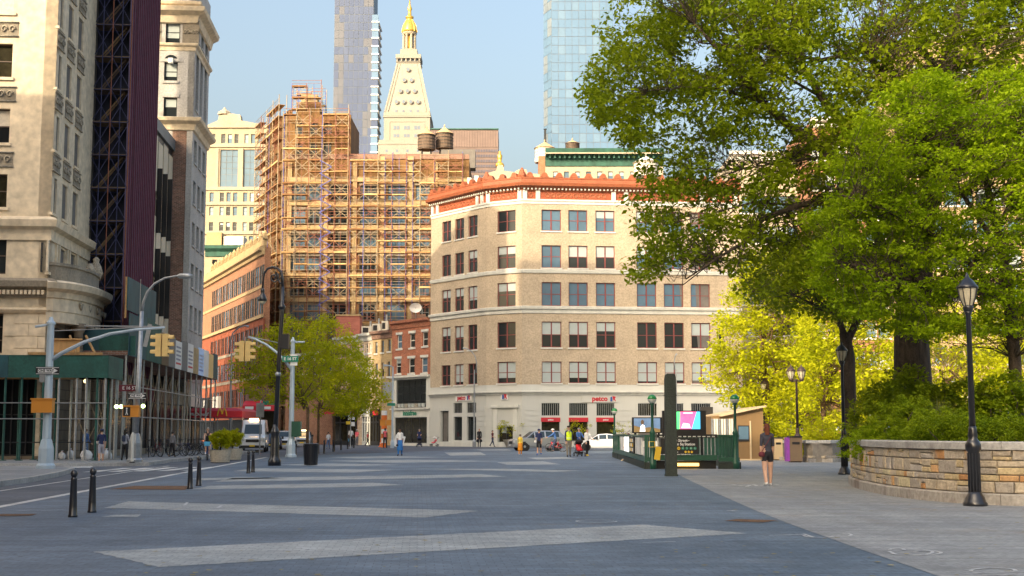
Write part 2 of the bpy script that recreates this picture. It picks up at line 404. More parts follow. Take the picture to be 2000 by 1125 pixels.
mk('glass_pale_sky', (.26, .34, .40), .1, 0, var=.15, scale=.2, spec=.5, ior=1.45)  # paler sky reflection painted as base colour, no mirror finish
mk('glass_warm', (.030, .027, .016), .08, var=.7, scale=1.2, spec=.5, ior=1.45)
mk('blind', (.40, .46, .46), .5, var=.06, scale=2, coat=.5)
mk('curtain', (.55, .50, .42), .8, var=.2, scale=6)
mk('roofing', (.16, .15, .14), .95, var=.3)
mk('shed_green', (.016, .095, .075), .65, var=.35, scale=1.4, fine=9, streak=.6)
mk('shed_teal', (.02, .085, .10), .65, var=.35, scale=1.2, streak=.6)
mk('plywood', (.55, .32, .13), .8, var=.25, scale=3, streak=.2)
mk('plank', (.40, .24, .10), .85, var=.35, scale=2, fine=9)
mk('galvanised', (.40, .42, .44), .42, .75, var=.25, scale=5)
mk('pole_blue', (.50, .60, .68), .45, .25, var=.15, scale=3, streak=.3)
mk('scaffold_red', (.25, .09, .05), .6, .1, var=.3, scale=3)
mk('scaffold_blue', (.08, .10, .36), .6, .1, var=.3, scale=3)
mk('scaffold_grey', (.33, .26, .17), .6, .3, var=.3, scale=3)
mk('net_purple', (.125, .092, .165), .75, var=.35, scale=1.1, streak=.06, bump=.3, bscale=3)
mk('net_purple_rib', (.14, .035, .06), .7, var=.3, scale=2)
mk('black_frame', (.02, .02, .022), .4, var=.2)
mk('cream_panel', (.62, .55, .42), .6, var=.12, scale=1)
mk('bark', (.085, .062, .045), .95, var=.6, scale=6, fine=26, streak=.18, bump=1, bscale=11)
mk('bark_far', (.16, .10, .055), .95, var=.4, scale=5)
leafmat('leaf_elm', (.125, .20, .006), (.32, .385, .012), .52)
leafmat('leaf_locust', (.15, .26, .005), (.38, .50, .010), .56)
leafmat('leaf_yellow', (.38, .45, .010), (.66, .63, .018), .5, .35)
leafmat('leaf_street', (.30, .36, .008), (.62, .58, .014), .55, .6)
leafmat('leaf_hedge', (.12, .20, .006), (.30, .38, .012), .45, 1.4)
leafmat('leaf_shrub', (.13, .21, .008), (.28, .34, .015), .45, .9)
leafmat('leaf_grass', (.09, .12, .03), (.22, .24, .08), .4, 1.2)
mk('soil', (.045, .032, .02), .95, var=.4, scale=4, bump=.5)
mk('coping', (.42, .41, .39), .85, var=.2, scale=1.3, fine=14, bump=.25, bscale=18, stain=((.25, .24, .23), 1.1, .58))
mk('base_stone', (.40, .37, .33), .9, var=.3, scale=1.5, fine=12, bump=.3, bscale=14, streak=.5, stain=((.24, .2, .18), .9, .56))
mk('mortar', (.28, .25, .21), .95, var=.25, scale=5, bump=.5, bscale=30)
for i, c in enumerate([(.44, .37, .27), (.38, .33, .26), (.48, .38, .22), (.50, .30, .14), (.34, .30, .25), (.50, .44, .28), (.42, .22, .09), (.40, .36, .31)]):
    mk('stone_%d' % i, tuple(min(.62, q * 1.15) for q in c), .9, var=.25, scale=3, fine=18, bump=.5, bscale=16, stain=((.33, .27, .2), 2.2, .6))
mk('gold', (.85, .52, .10), .35, .6, var=.15, scale=1)
mk('tank_wood', (.15, .105, .075), .9, var=.3, scale=2, streak=.2)
mk('tank_cone', (.55, .38, .2), .8, var=.2)
mk('tank_white', (.72, .68, .58), .7, var=.12, scale=.8)
mk('white', (.78, .78, .76), .5, var=.05); mk('black', (.012, .012, .014), .5, var=0); mk('rubber', (.02, .02, .021), .85, var=.1)
mk('red', (.55, .02, .035), .5, var=.12, scale=2); mk('yellow', (.75, .50, .03), .5, var=.1); mk('signal_yellow', (.84, .58, .22), .5, var=.12, scale=4)
mk('orange', (.75, .16, .02), .5, var=.1); mk('sign_green', (.01, .22, .13), .5, var=.05); mk('sign_blue', (.03, .10, .36), .5, var=.05); mk('blue', (.03, .10, .38), .5, var=.1)
mk('ped_orange', (.70, .27, .03), .5, var=.1)
mk('subway_green', (.012, .085, .050), .45, var=.25, scale=2, coat=.2); mk('globe_green', (.015, .22, .05), .25, var=0, coat=.5); mk('globe_white', (.55, .58, .55), .3, var=0, coat=.3)
mk('totem', (.022, .034, .028), .55, var=.35, scale=2.2, fine=12, streak=.4, bump=.3, bscale=20)
mk('kiosk', (.30, .19, .09), .45, .4, var=.12, scale=1, streak=.2); mk('kiosk_trim', (.62, .48, .30), .5, .2, var=.1)
mk('lamp_glass', (.55, .50, .36), .3, var=.15, scale=6); mk('lamp_glow', (1, .72, .3), .4, var=0, emit=1.6); mk('signal_glow', (.7, 1, .35), .4, var=0, emit=3); mk('stair_glow', (1, .6, .15), .4, var=0, emit=1.5)
mk('head_glow', (1, .6, .25), .4, var=0, emit=6)
mk('car_white', (.72, .73, .74), .3, var=.04, coat=.8); mk('car_silver', (.36, .38, .40), .32, .5, var=.04, coat=.8); mk('car_dark', (.04, .045, .05), .3, .2, var=0, coat=.8); mk('car_yellow', (.75, .42, .03), .3, var=.04, coat=.8)
mk('tail_red', (.5, .01, .015), .25, var=0, coat=.6); mk('head_lens', (.6, .62, .62), .12, .2, var=0, coat=.6); mk('rim', (.35, .36, .37), .35, .8, var=.1)
mk('planter', (.52, .47, .38), .85, var=.15, scale=2, fine=14); mk('bag_white', (.74, .74, .76), .6, var=.08, scale=5, bump=.6, bscale=8)
mk('teal', (.02, .42, .38), .5, var=.1); mk('purple', (.30, .06, .42), .5, var=.15, scale=6); mk('bin_brown', (.22, .15, .09), .6, var=.2)
mk('screen_sky', (.16, .26, .42), .4, var=.5, scale=1.5, emit=.25); mk('screen_field', (.30, .20, .08), .4, var=.6, scale=2.5, emit=.2)
mk('screen_pink', (.85, .12, .30), .4, var=.6, scale=3, emit=.7); mk('screen_green', (.10, .75, .22), .4, var=.2, emit=.7); mk('screen_cyan', (.08, .50, .85), .4, var=.2, emit=.7); mk('screen_white', (.9, .85, .85), .4, var=.1, emit=.7)
mk('skin', (.55, .33, .23), .6, var=.1, scale=9); mk('skin_dark', (.16, .08, .05), .6, var=.1, scale=9)
for k, c in dict(hair_red=(.12, .03, .012), hair_dark=(.018, .013, .01), hair_grey=(.35, .33, .3), tee_grey=(.045, .045, .062), black_cloth=(.012, .012, .016), denim=(.10, .17, .30), denim_dark=(.035, .05, .10),
                 navy=(.02, .03, .10), royal=(.02, .14, .42), vest=(.62, .82, .02), khaki=(.19, .17, .14), white_cloth=(.72, .72, .72), yellow_cloth=(.80, .58, .06), orange_cloth=(.66, .24, .01), pink=(.80, .13, .16),
                 green_cloth=(.04, .50, .06), red_cloth=(.55, .02, .03), blue_jacket=(.05, .13, .35), lav=(.36, .36, .42), maroon=(.12, .02, .03), grey_cloth=(.22, .22, .24), blue_bag=(.12, .5, .8)).items(): mk(k, c, .85, var=.22, scale=6)

# ---------------------------------------------------------------- ground
def ground_mat(name, c1, c2, rough=.75, tile=.2, tilev=.10, joint=.3, stainc=None, stainlo=.6, offset=.5, spec=.4):
    m = mk(name, c1, rough, var=0); n = m.node_tree; L = n.links; b = n.nodes['Principled BSDF']; b.inputs['Specular IOR Level'].default_value = spec
    geo = n.nodes.new('ShaderNodeNewGeometry'); mp = n.nodes.new('ShaderNodeMapping'); mp.inputs['Rotation'].default_value = (0, 0, R(-4)); L.new(geo.outputs['Position'], mp.inputs[0])
    bt = n.nodes.new('ShaderNodeTexBrick'); bt.inputs['Scale'].default_value = 1; bt.inputs['Brick Width'].default_value = tile; bt.inputs['Row Height'].default_value = tile * .87; bt.inputs['Mortar Size'].default_value = .006; bt.offset = offset
    bt.inputs['Color1'].default_value = (1 - tilev,) * 3 + (1,); bt.inputs['Color2'].default_value = (1 + tilev,) * 3 + (1,); bt.inputs['Mortar'].default_value = (1 - joint,) * 3 + (1,); L.new(mp.outputs[0], bt.inputs[0])
    tn = n.nodes.new('ShaderNodeTexNoise'); tn.inputs['Scale'].default_value = .22; tn.inputs['Detail'].default_value = 9; tn.inputs['Roughness'].default_value = .7; L.new(geo.outputs['Position'], tn.inputs[0])
    mr = n.nodes.new('ShaderNodeMapRange'); mr.inputs[1].default_value = .40; mr.inputs[2].default_value = .60; L.new(tn.outputs[0], mr.inputs[0])
    mx = n.nodes.new('ShaderNodeMix'); mx.data_type = 'RGBA'; mx.inputs[6].default_value = (*c1, 1); mx.inputs[7].default_value = (*c2, 1); L.new(mr.outputs[0], mx.inputs[0])
    fn = n.nodes.new('ShaderNodeTexNoise'); fn.inputs['Scale'].default_value = 14; fn.inputs['Detail'].default_value = 5; L.new(geo.outputs['Position'], fn.inputs[0])
    fr = n.nodes.new('ShaderNodeMapRange'); fr.inputs[1].default_value = .3; fr.inputs[2].default_value = .7; fr.inputs[3].default_value = .82; fr.inputs[4].default_value = 1.16; L.new(fn.outputs[0], fr.inputs[0])
    v1 = n.nodes.new('ShaderNodeVectorMath'); v1.operation = 'MULTIPLY'; L.new(mx.outputs[2], v1.inputs[0]); L.new(bt.outputs[0], v1.inputs[1])
    v2 = n.nodes.new('ShaderNodeVectorMath'); v2.operation = 'SCALE'; L.new(v1.outputs[0], v2.inputs[0]); L.new(fr.outputs[0], v2.inputs['Scale']); src = v2.outputs[0]
    # long traffic streaks along and across the paving, gum spots, rust and dirt
    for sc, lo in (((.12, 1.6, 1), .80), ((1.5, .16, 1), .88)):
        m7 = n.nodes.new('ShaderNodeMapping'); m7.inputs['Scale'].default_value = sc; L.new(geo.outputs['Position'], m7.inputs[0]); n7 = n.nodes.new('ShaderNodeTexNoise'); n7.inputs['Scale'].default_value = 1.1; n7.inputs['Detail'].default_value = 6; n7.inputs['Roughness'].default_value = .7; L.new(m7.outputs[0], n7.inputs[0])
        r7 = n.nodes.new('ShaderNodeMapRange'); r7.inputs[1].default_value = .35; r7.inputs[2].default_value = .65; r7.inputs[3].default_value = lo; r7.inputs[4].default_value = 2 - lo - .04; L.new(n7.outputs[0], r7.inputs[0]); v7 = n.nodes.new('ShaderNodeVectorMath'); v7.operation = 'SCALE'; L.new(src, v7.inputs[0]); L.new(r7.outputs[0], v7.inputs['Scale']); src = v7.outputs[0]
    vo = n.nodes.new('ShaderNodeTexVoronoi'); vo.inputs['Scale'].default_value = 1.9; L.new(geo.outputs['Position'], vo.inputs[0])
    vr = n.nodes.new('ShaderNodeMapRange'); vr.inputs[1].default_value = .075; vr.inputs[2].default_value = .05; L.new(vo.outputs[0], vr.inputs[0])
    m4 = n.nodes.new('ShaderNodeMix'); m4.data_type = 'RGBA'; L.new(vr.outputs[0], m4.inputs[0]); L.new(src, m4.inputs[6]); m4.inputs[7].default_value = (c1[0] * .55, c1[1] * .55, c1[2] * .55, 1); src = m4.outputs[2]
    if stainc:
        sn = n.nodes.new('ShaderNodeTexNoise'); sn.inputs['Scale'].default_value = .35; sn.inputs['Detail'].default_value = 7; sn.inputs['Roughness'].default_value = .75; L.new(geo.outputs['Position'], sn.inputs[0])
        sr = n.nodes.new('ShaderNodeMapRange'); sr.inputs[1].default_value = stainlo; sr.inputs[2].default_value = stainlo + .12; sr.inputs[4].default_value = .6; L.new(sn.outputs[0], sr.inputs[0])
        m5 = n.nodes.new('ShaderNodeMix'); m5.data_type = 'RGBA'; L.new(sr.outputs[0], m5.inputs[0]); L.new(src, m5.inputs[6]); m5.inputs[7].default_value = (*stainc, 1); src = m5.outputs[2]
    L.new(src, b.inputs['Base Color'])
    bp = n.nodes.new('ShaderNodeBump'); bp.inputs['Strength'].default_value = .35; bp.inputs['Distance'].default_value = .01; L.new(bt.outputs[0], bp.inputs['Height']); L.new(bp.outputs[0], b.inputs['Normal'])
ground_mat('paver_dark', (.092, .131, .182), (.140, .185, .238), .7, stainc=(.17, .15, .13), stainlo=.60)
ground_mat('paver_band', (.29, .32, .335), (.37, .395, .40), .75, stainc=(.22, .22, .22), stainlo=.62)
ground_mat('paver_walk', (.235, .25, .265), (.30, .31, .315), .75, stainc=(.26, .21, .16), stainlo=.55)
ground_mat('asphalt', (.082, .098, .125), (.12, .137, .165), .8, tile=9, tilev=.1, joint=.12, stainc=(.15, .15, .155), stainlo=.56)
ground_mat('concrete_walk', (.24, .25, .26), (.31, .315, .315), .85, tile=1.5, tilev=.07, joint=.3, stainc=(.2, .2, .2), stainlo=.55)
ground_mat('road_paint', (.55, .56, .55), (.68, .68, .66), .7, tile=3, tilev=.04, joint=.05, stainc=(.2, .21, .22), stainlo=.5)
mk('chalk', (.50, .52, .54), .9, var=.5, scale=9); mk('rust', (.17, .09, .045), .9, var=.5, scale=6, bump=.4)
def sheet(name, pts, z, mat, th=None):
    vs = [(p[0], p[1], z) for p in pts]; mb = MB().add(vs, [tuple(range(len(vs)))]); return struct(name, mb, mat)
def gp(pp, z=0): return [G(a, b, z) for a, b in pp]
sheet('ground', [(-3000, -500), (3000, -500), (3000, 5000), (-3000, 5000)], -.03, 'asphalt')
# carriageway of the avenue, plaza paving, park walk
edge = G(0, 990), G(372, 921)          # white line between road and plaza
ed = (edge[1] - edge[0]); e0 = edge[0] - ed * 4; e1 = edge[0] + ed * 2.2
sheet('plaza', [e0, (60, e0.y), (60, 132), (12, 132), (-2, 131), e1], 0, 'paver_dark')
walk_edge = [G(1320, 925), G(1400, 964), G(1480, 999), G(1560, 1030), G(1700, 1080), G(1840, 1128)]
we = walk_edge[-1] + (walk_edge[-1] - walk_edge[-2]) * 3
sheet('park_walk', [we, (60, we.y), (60, 125), G(1250, 868), G(1240, 893)] + walk_edge[:-1] + [walk_edge[-1]], .004, 'paver_walk')
bands = [[(182, 1078), (310, 1108), (1460, 1042), (1255, 1025)], [(204, 992), (830, 1011), (935, 998), (250, 979.5)], [(370, 956), (690, 951.5), (790, 947.5), (728, 943), (410, 949)],
         [(415, 941.5), (990, 931), (940, 926.5), (455, 934)], [(455, 920.5), (690, 923), (765, 918), (500, 914.5)], [(800, 915.5), (1080, 922), (1135, 919.5), (1000, 916)],
         [(970, 903), (990, 908), (1096, 907), (1060, 901)], [(868, 884), (880, 890), (950, 889), (938, 883)], [(1028, 894), (1050, 897.5), (1130, 896), (1100, 892.5)], [(630, 900), (760, 904), (975, 900.5), (800, 898)],
         [(930, 878), (940, 880), (1000, 880), (990, 877.5)], [(640, 893), (700, 895.5), (860, 893), (760, 891)], [(540, 908), (640, 911), (790, 908), (650, 905)], [(370, 935), (395, 938), (560, 934), (480, 932)]]
def worn(pp):
    pts = gp(pp); out = []
    for i in range(len(pts)):
        a, b = pts[i], pts[(i + 1) % len(pts)]; n = max(1, int((b - a).length / .1)); d = (b - a).normalized(); nn = Vector((-d.y, d.x, 0))
        out += [a + (b - a) * (k / n) + nn * (random.gauss(0, .014) if k else 0) for k in range(n)]
    return out
for b in bands: sheet('paving_band', worn(b), .004, 'paver_band')
# white lane lines
def strip(name, a, b, w, z, mat):
    a = Vector(a[:2]); b = Vector(b[:2]); n = (b - a).normalized(); n = Vector((-n.y, n.x)) * (w / 2)
    sheet(name, [a - n, b - n, b + n, a + n], z, mat)
strip('lane_line', e0, e1, .22, .006, 'road_paint')
strip('lane_line', G(-40, 963), G(330, 909), .12, -.02, 'road_paint')
for i in range(7):
    a, b = G(160 + i * 48, 921 - i * .7), G(240 + i * 43, 913.2 - i * .55)
    sheet('crosswalk_bar', [a, a + Vector((.5, .05, 0)), b + Vector((.5, .05, 0)), b], -.02, 'road_paint')
for i in range(6):
    a, b = G(-30 + i * 34, 914 - i * .3), G(-10 + i * 34, 907.5)
    sheet('crosswalk_bar', [a, a + Vector((.8, .05, 0)), b + Vector((.7, 0, 0)), b], -.02, 'road_paint')
for y in (118, 121.5): strip('crosswalk_line', (-6, y), (30, y + 4), .35, .006, 'road_paint')
def slab(name, pts, z0, z1, mat): return struct(name, MB().prism([(p[0], p[1]) for p in pts], z0, z1), mat)
c = [G(-60, 946, .13), G(0, 938.5, .13), G(58, 931, .13), G(112, 921, .13), G(138, 914, .13), G(120, 910, .13), G(-60, 910, .13)]
slab('sidewalk', c, -.05, .13, 'concrete_walk')
kb = MB().sweep([(p[0], p[1]) for p in c[:6]], [(.16, -.05), (.16, .135), (0, .135), (0, -.05)]); struct('kerb', kb, 'coping')
Ww = [G(-200, 904.5, .13), G(120, 905, .13), G(285, 903, .13), G(330, 897, .13), G(420, 889, .13)]
far_k = Ww[-1] + (Ww[-1] - Ww[-2]) * .0 + Vector((-14, 175, 0))
slab('sidewalk', [*Ww, far_k, far_k + Vector((-12, 0, 0)), (Ww[-1].x - 14, Ww[-1].y, 0), (Ww[0].x - 5, Ww[0].y + 20, 0)], -.05, .13, 'concrete_walk')
struct('kerb', MB().sweep([(p[0], p[1]) for p in [*Ww, far_k]], [(.16, -.05), (.16, .135), (0, .135), (0, -.05)]), 'coping')
# tree pits and a manhole in the plaza
sheet('tree_pit', gp([(214, 956), (362, 957), (375, 949.5), (262, 949.5)]), .008, 'rust'); sheet('tree_pit', gp([(-60, 1010), (62, 1007.5), (72, 1004.5), (-40, 1005)]), .008, 'rust')
sheet('patch', gp([(198, 1009.5), (268, 1010.5), (276, 1005), (226, 1006)]), .005, 'paver_band'); sheet('tree_pit', gp([(1415, 1018), (1490, 1021), (1520, 1017), (1440, 1014.5)]), .009, 'rust')
# chalk drawings: flat strokes a finger wide
def chalk(pp, w=.022):
    mb = MB(); pts = [G(a, b) for a, b in pp]
    for i in range(len(pts) - 1):
        d = (pts[i + 1] - pts[i]); n = Vector((-d.y, d.x, 0)); n = n.normalized() * w if n.length else n
        z = Vector((0, 0, .011 + i * .0001)); mb.quad(pts[i] - n + z, pts[i + 1] - n + z, pts[i + 1] + n + z, pts[i] + n + z)
    struct('chalk_line', mb, 'chalk')
def curl(cx, cy, rx, ry, a0, a1, n=14): return [(cx + rx * math.cos(R(a0 + (a1 - a0) * i / n)), cy + ry * math.sin(R(a0 + (a1 - a0) * i / n))) for i in range(n + 1)]
chalk(curl(1780, 1080, 42, 6, -100, 160)); chalk(curl(1810, 1081, 28, 4, 120, -150)); chalk([(1736, 1078), (1752, 1085)]); chalk(curl(1752, 1075, 14, 3, 180, 380))
chalk(curl(1940, 1116, 44, 5, 160, 380)); chalk([(1900, 1121), (2010, 1118)]); chalk([(1920, 1125), (2010, 1123)])
chalk([(1502, 1047), (1570, 1045)]); chalk(curl(1600, 1047, 30, 4, 180, 20)); chalk([(1570, 1044), (1590, 1051)]); chalk(curl(1645, 1046, 18, 3, -90, 100))
chalk([(1120, 998), (1180, 998)], .018); chalk(curl(1165, 1019, 40, 2.5, 0, 330), .018); chalk([(920, 1001), (1000, 1001)], .02); chalk([(1255, 1061), (1320, 1059)], .018)
chalk([(360, 988), (366, 982)], .03); chalk([(425, 993), (433, 988)], .03); chalk([(30, 999), (60, 997), (90, 998), (125, 996)], .02); chalk([(1420, 998), (1440, 999)], .05)
for k in range(7): chalk([(1430 + k * 14, 947 + (k % 3) * 2), (1437 + k * 14, 948 + (k % 2) * 2)], .05)
for k in range(9): chalk([(806 + (k % 3) * 3, 950 + k * 18.0), (822 + (k % 2) * 3, 950 + k * 18.0)], .012)
# fallen leaves and litter on the paving
n = 420; yy = 14 + 62 * rng.random(n) ** 1.6; xx = (rng.random(n) * 1.15 - .45) * yy * .72; a = rng.random(n) * 6.3; s = .02 + .03 * rng.random(n)
q = np.stack([np.stack([xx + s * np.cos(a + k * 1.57), yy + s * np.sin(a + k * 1.57), .013 + .004 * rng.random(n)], 1) for k in range(4)], 1).reshape(-1, 3)
mk('leaf_litter', (.30, .24, .07), .8, var=.7, scale=1.2)
link('fallen_leaves', quads_mesh('fallen_leaves', q, 'leaf_litter'), kind='stuff')
# ================================================================ the cream corner building with the terracotta cornice
C2 = P(1020, 870, 145).xy; d3 = Vector((.9936, .1132)); d2 = Vector((-.857, .515)); d1 = Vector((-.6115, .791))
def meet(o, d, px):
    r = ray(px, 650); det = r.x * -d.y + d.x * r.y; t = (o.x * -d.y + d.x * o.y) / det; return Vector((r.x * t, r.y * t))
C1 = meet(C2, d2, 950); C0 = meet(C1, d1, 841); C3 = C2 + d3 * 24.5
FW = Fac(C0, C1 - C0); FC = Fac(C1, C2 - C1); FS = Fac(C2, d3)
LW, LC, LS = (C1 - C0).length, (C2 - C1).length, 24.5
petco = E('corner_building', 'six storey tan brick corner building with red terracotta cornice and pet shop at street level', 'building', (*C2, 0))
zr = lambda y: FS.px(1077, y)[1]
rows = [(409.5, 451), (479, 523), (551, 597.5), (628, 678.5), (706, 748)]
zrows = [(zr(b), zr(a)) for a, b in rows]
def cols(F, cc, y=640): return [(F.px(a, y)[0], F.px(b, y)[0]) for a, b in cc]
cS = cols(FS, [(1058, 1096.5), (1111, 1148.5), (1164.5, 1202), (1244.5, 1282.5), (1297.5, 1335.5), (1350, 1387.5)])
cS.append((FS.px(1404, 640)[0], FS.px(1411, 640)[0]))
cC = cols(FC, [(971.5, 1007)]); cW = cols(FW, [(862.5, 880), (888, 905.5), (914, 932)])
zbelt = zr(751); zc = zr(391)
def ops_for(cc, narrow=False): return [(a, z0, b, z1) for (a, b) in cc for (z0, z1) in zrows]
for F, L_, cc in ((FW, LW, cW), (FC, LC, cC), (FS, LS, cS[:-1])):
    o = ops_for(cc)
    if F is FS: o.append((cS[-1][0], zrows[3][0] + .4, cS[-1][1], zrows[3][1] - .5))
    wall(petco, F, 0, L_, zbelt, zc, o, 'tan_brick', .28)
    for k, (z0, z1) in enumerate(zrows):
        sub = [q for q in o if abs(q[1] - z0) < .1]
        gl = ('glass_sky',) if F is FS and k in (0, 2) else ('glass', 'glass_sky') if F is FS and k == 1 else ('glass',) if k == 3 else ('glass',)
        windows(petco, F, sub, 'window_red', (2, 2), .085, .16, gl, blinds=(.1, .8, 0, .8, 1)[k] if F is FS else .6, drop=(.35, .5, .5, .6) if k < 3 else (.35, .45, .5) if k == 3 else (.85, .97, .9, .75), sill=('white_trim', .16))
    windows(petco, F, [q for q in o if abs(q[1] - zrows[3][0] - .4) < .05], 'window_dark', (1, 2), .05)
# street floors in white
zst = lambda y: FS.px(1077, y)[1]
zt1, zt0, za1, za0, zg0 = zst(787), zst(812), zst(815.5), zst(824), zst(861)
shop = [(FS.px(a, 800)[0], FS.px(b, 800)[0]) for a, b in ((1057.5, 1093), (1111.5, 1147.5), (1165, 1200), (1246, 1283), (1298, 1335), (1350, 1388))]
bal = zr(763.5), zr(750)
lo = [(a, zt0, b, zt1) for a, b in shop] + [(a, zg0, b, za1) for a, b in shop]
balS = [(a, bal[0], b, bal[1] - .02) for a, b in cS[:-1]]
wall(petco, FS, 0, LS, -.2, zbelt, lo + balS, 'white_paint', .3)
windows(petco, FS, lo[:6], 'galvanised', (9, 1), .05, .12, ('glass_warm', 'glass'), name='transom')
windows(petco, FS, lo[6:], 'window_dark', (1, 1), .07, .2, ('glass_warm',))
for i, (a, b) in enumerate(shop):
    aw = part('awning', MB().box(a - .05, -.12, za0, b + .05, .19, za1 - .004), 'red', petco, FS.M)
    if i != 1: text('petco', .26, aw, FS.M @ T((a + b) / 2, -.13, (za0 + za1) / 2), 'white', bold=.01)
dz0, dz1 = zst(872), zst(833)
dC = (FC.px(973, 850)[0], FC.px(1002, 850)[0]); balC = [(cC[0][0], bal[0], cC[0][1], bal[1] - .02)]
wall(petco, FC, 0, LC, -.2, zbelt, [(dC[0], .1, dC[1], dz1)] + balC, 'white_paint', .35)
windows(petco, FC, [(dC[0], .1, dC[1], dz1)], 'window_dark', (2, 1), .09, .25, ('glass_warm',), name='door')
part('door_poster', MB().box(dC[0] + .35, .2, 1.5, dC[0] + .95, .23, 2.5), 'blind', petco, FC.M)
ds = MB(); ztop = zst(796)
ds.box(dC[0] - .55, -.12, 0, dC[0] - .05, .0, ztop).box(dC[1] + .05, -.12, 0, dC[1] + .55, 0, ztop).box(dC[0] - .8, -.3, ztop, dC[1] + .8, 0, ztop + .3).box(dC[0] - .02, -.05, dz1 + .1, dC[1] + .02, 0, dz1 + .28)
part('door_surround', ds, 'white_trim', petco, FC.M)
wS = [(FW.px(886, 800)[0], FW.px(902.5, 800)[0]), (FW.px(912, 800)[0], FW.px(930, 800)[0])]; zw = lambda y: FW.px(895, y)[1]
oW = [(a, zw(807), b, zw(787)) for a, b in wS]; gW = [(a, zw(860), b, zw(814)) for a, b in wS]; dW = [(FW.px(860.5, 830)[0], .1, FW.px(876, 830)[0], zw(802))]
balW = [(a, bal[0], b, bal[1] - .02) for a, b in cW]
wall(petco, FW, 0, LW, -.2, zbelt, oW + gW + dW + balW, 'white_paint', .35)
windows(petco, FW, oW, 'galvanised', (6, 1), .05, .12, ('glass_warm',)); windows(petco, FW, gW, 'window_dark', (1, 1), .07, .2, ('glass', 'glass_warm')); windows(petco, FW, dW, 'window_dark', (1, 1), .12, .3, ('glass',), name='door')
for F, bb in ((FS, balS), (FC, balC), (FW, balW)):
    for a, z0, b, z1 in bb:
        n = max(5, int((b - a) / .29)); bm_ = MB()
        for i in range(n): 
            x = a + (b - a) * (i + .5) / n; bm_.lathe([(.05, 0), (.09, (z1 - z0) * .3), (.045, (z1 - z0) * .7), (.07, z1 - z0)], 6, c=(x, .13, z0), caps=False)
        bo = part('balustrade', bm_, 'white_trim', petco, F.M, smooth=True); part('recess', MB().quad((a, .29, z0), (b, .29, z0), (b, .29, z1), (a, .29, z1)), 'window_dark', bo, F.M)
# rusticated piers of the street floor
for F, spans in ((FS, [(.25, shop[0][0] - .35), (shop[2][1] + .3, shop[3][0] - .3), (shop[5][1] + .3, LS - .3)]), (FC, [(.15, dC[0] - .75), (dC[1] + .75, LC - .15)]), (FW, [(.1, dW[0][0] - .1), (wS[1][1] + .25, LW - .2)])):
    for a, b in spans:
        if b - a < .2: continue
        for k in range(7):
            z = .55 + k * .56
            if z + .5 < zst(787) + .1: part('rusticated_block', MB().box(a, -.06, z, b, -.002, z + .5), 'white_paint', petco, F.M)
poly = [C0, C1, C2, C3]
def pro(zlist): return zlist
def zy(y): return FS.px(1022, y)[1]
band = MB().sweep(poly, [(0, zy(771)), (.12, zy(771)), (.18, zy(768)), (.42, zy(766)), (.42, zy(763.5)), (.1, zy(763.2)), (0, zy(763))]); part('belt_course', band, 'white_trim', petco, Matrix())
part('belt_course', MB().sweep(poly, [(0, zy(612)), (.12, zy(611)), (.14, zy(605)), (.34, zy(603)), (.38, zy(598.5)), (.1, zy(597.5)), (0, zy(597))]), 'white_trim', petco, Matrix())
part('belt_course', MB().sweep(poly, [(0, zy(533)), (.14, zy(532.5)), (.2, zy(527)), (.05, zy(525.5)), (0, zy(525.2))]), 'white_trim', petco, Matrix())
part('belt_course', MB().sweep(poly, [(0, zy(398)), (.07, zy(397.5)), (.07, zy(393)), (.16, zy(392)), (.16, zy(388.5)), (0, zy(388.2))]), 'white_trim', petco, Matrix())
part('plinth', MB().sweep(poly, [(0, -.1), (.1, -.1), (.1, .5), (0, .52)]), 'white_trim', petco, Matrix())
zf0, zf1 = zy(388.4), zy(373)
part('frieze', MB().sweep(poly, [(0, zf0), (.02, zf0), (.02, zf1), (0, zf1)]), 'terracotta_dark', petco, Matrix())
part('cornice', MB().sweep(poly, [(0, zf1), (.1, zf1), (.16, zf1 + .2), (.5, zf1 + .38), (.56, zf1 + .46), (.8, zf1 + .52), (.88, zf1 + .82), (.6, zf1 + .9), (.52, zf1 + 1.3), (.56, zf1 + 1.34), (.56, zf1 + 1.48), (-.3, zf1 + 1.5), (-.3, zf1 - .3)]), 'terracotta', petco, Matrix())
den = MB().box(-.09, -.42, zf1 + .14, .09, -.1, zf1 + .32).mesh('dentil', 'white_trim')
for F, L_ in ((FW, LW), (FC, LC), (FS, LS)):
    k = int(L_ / .42)
    for i in range(k): link('dentil', den, petco, F.M @ T((i + .5) * L_ / k, 0, 0))
ros = MB().lathe([(.06, 0), (.19, .01), (.24, .06), (.3, .0)], 10, caps=False); ros.v = [(x, -z - .02, y) for x, y, z in ros.v]; ros = ros.mesh('rosette', 'terracotta', True)
blk = MB().box(-.24, -.16, zf0, .24, .01, zf1 + .1).mesh('frieze_block', 'white_trim')
for F, L_, bl in ((FW, LW, [.4, 1.4, 9.3, 10.2]), (FC, LC, [.25, LC - .25]), (FS, LS, [.3, 1.75, 10.2, 11.6, 20.2, 21.6, 24])):
    for x in bl: 
        if 0 <= x < L_: link('frieze_block', blk, petco, F.M @ T(x, 0, 0))
    k = int(L_ / .62)
    for i in range(k):
        x = (i + .5) * L_ / k
        if all(abs(x - q) > .5 for q in bl): link('rosette', ros, petco, F.M @ T(x, 0, (zf0 + zf1) / 2))
ant = MB().sprism([(.36 * math.cos(R(a)), .44 * math.sin(R(a))) for a in range(0, 181, 20)], -.5, .0).box(-.44, -.55, -.1, .44, .05, 0).mesh('antefix', 'terracotta')
for F, L_ in ((FW, LW), (FC, LC), (FS, LS)):
    k = max(2, round(L_ / 1.62))
    for i in range(k): link('antefix', ant, petco, F.M @ T((i + .5) * L_ / k, -.02, zf1 + 1.6))
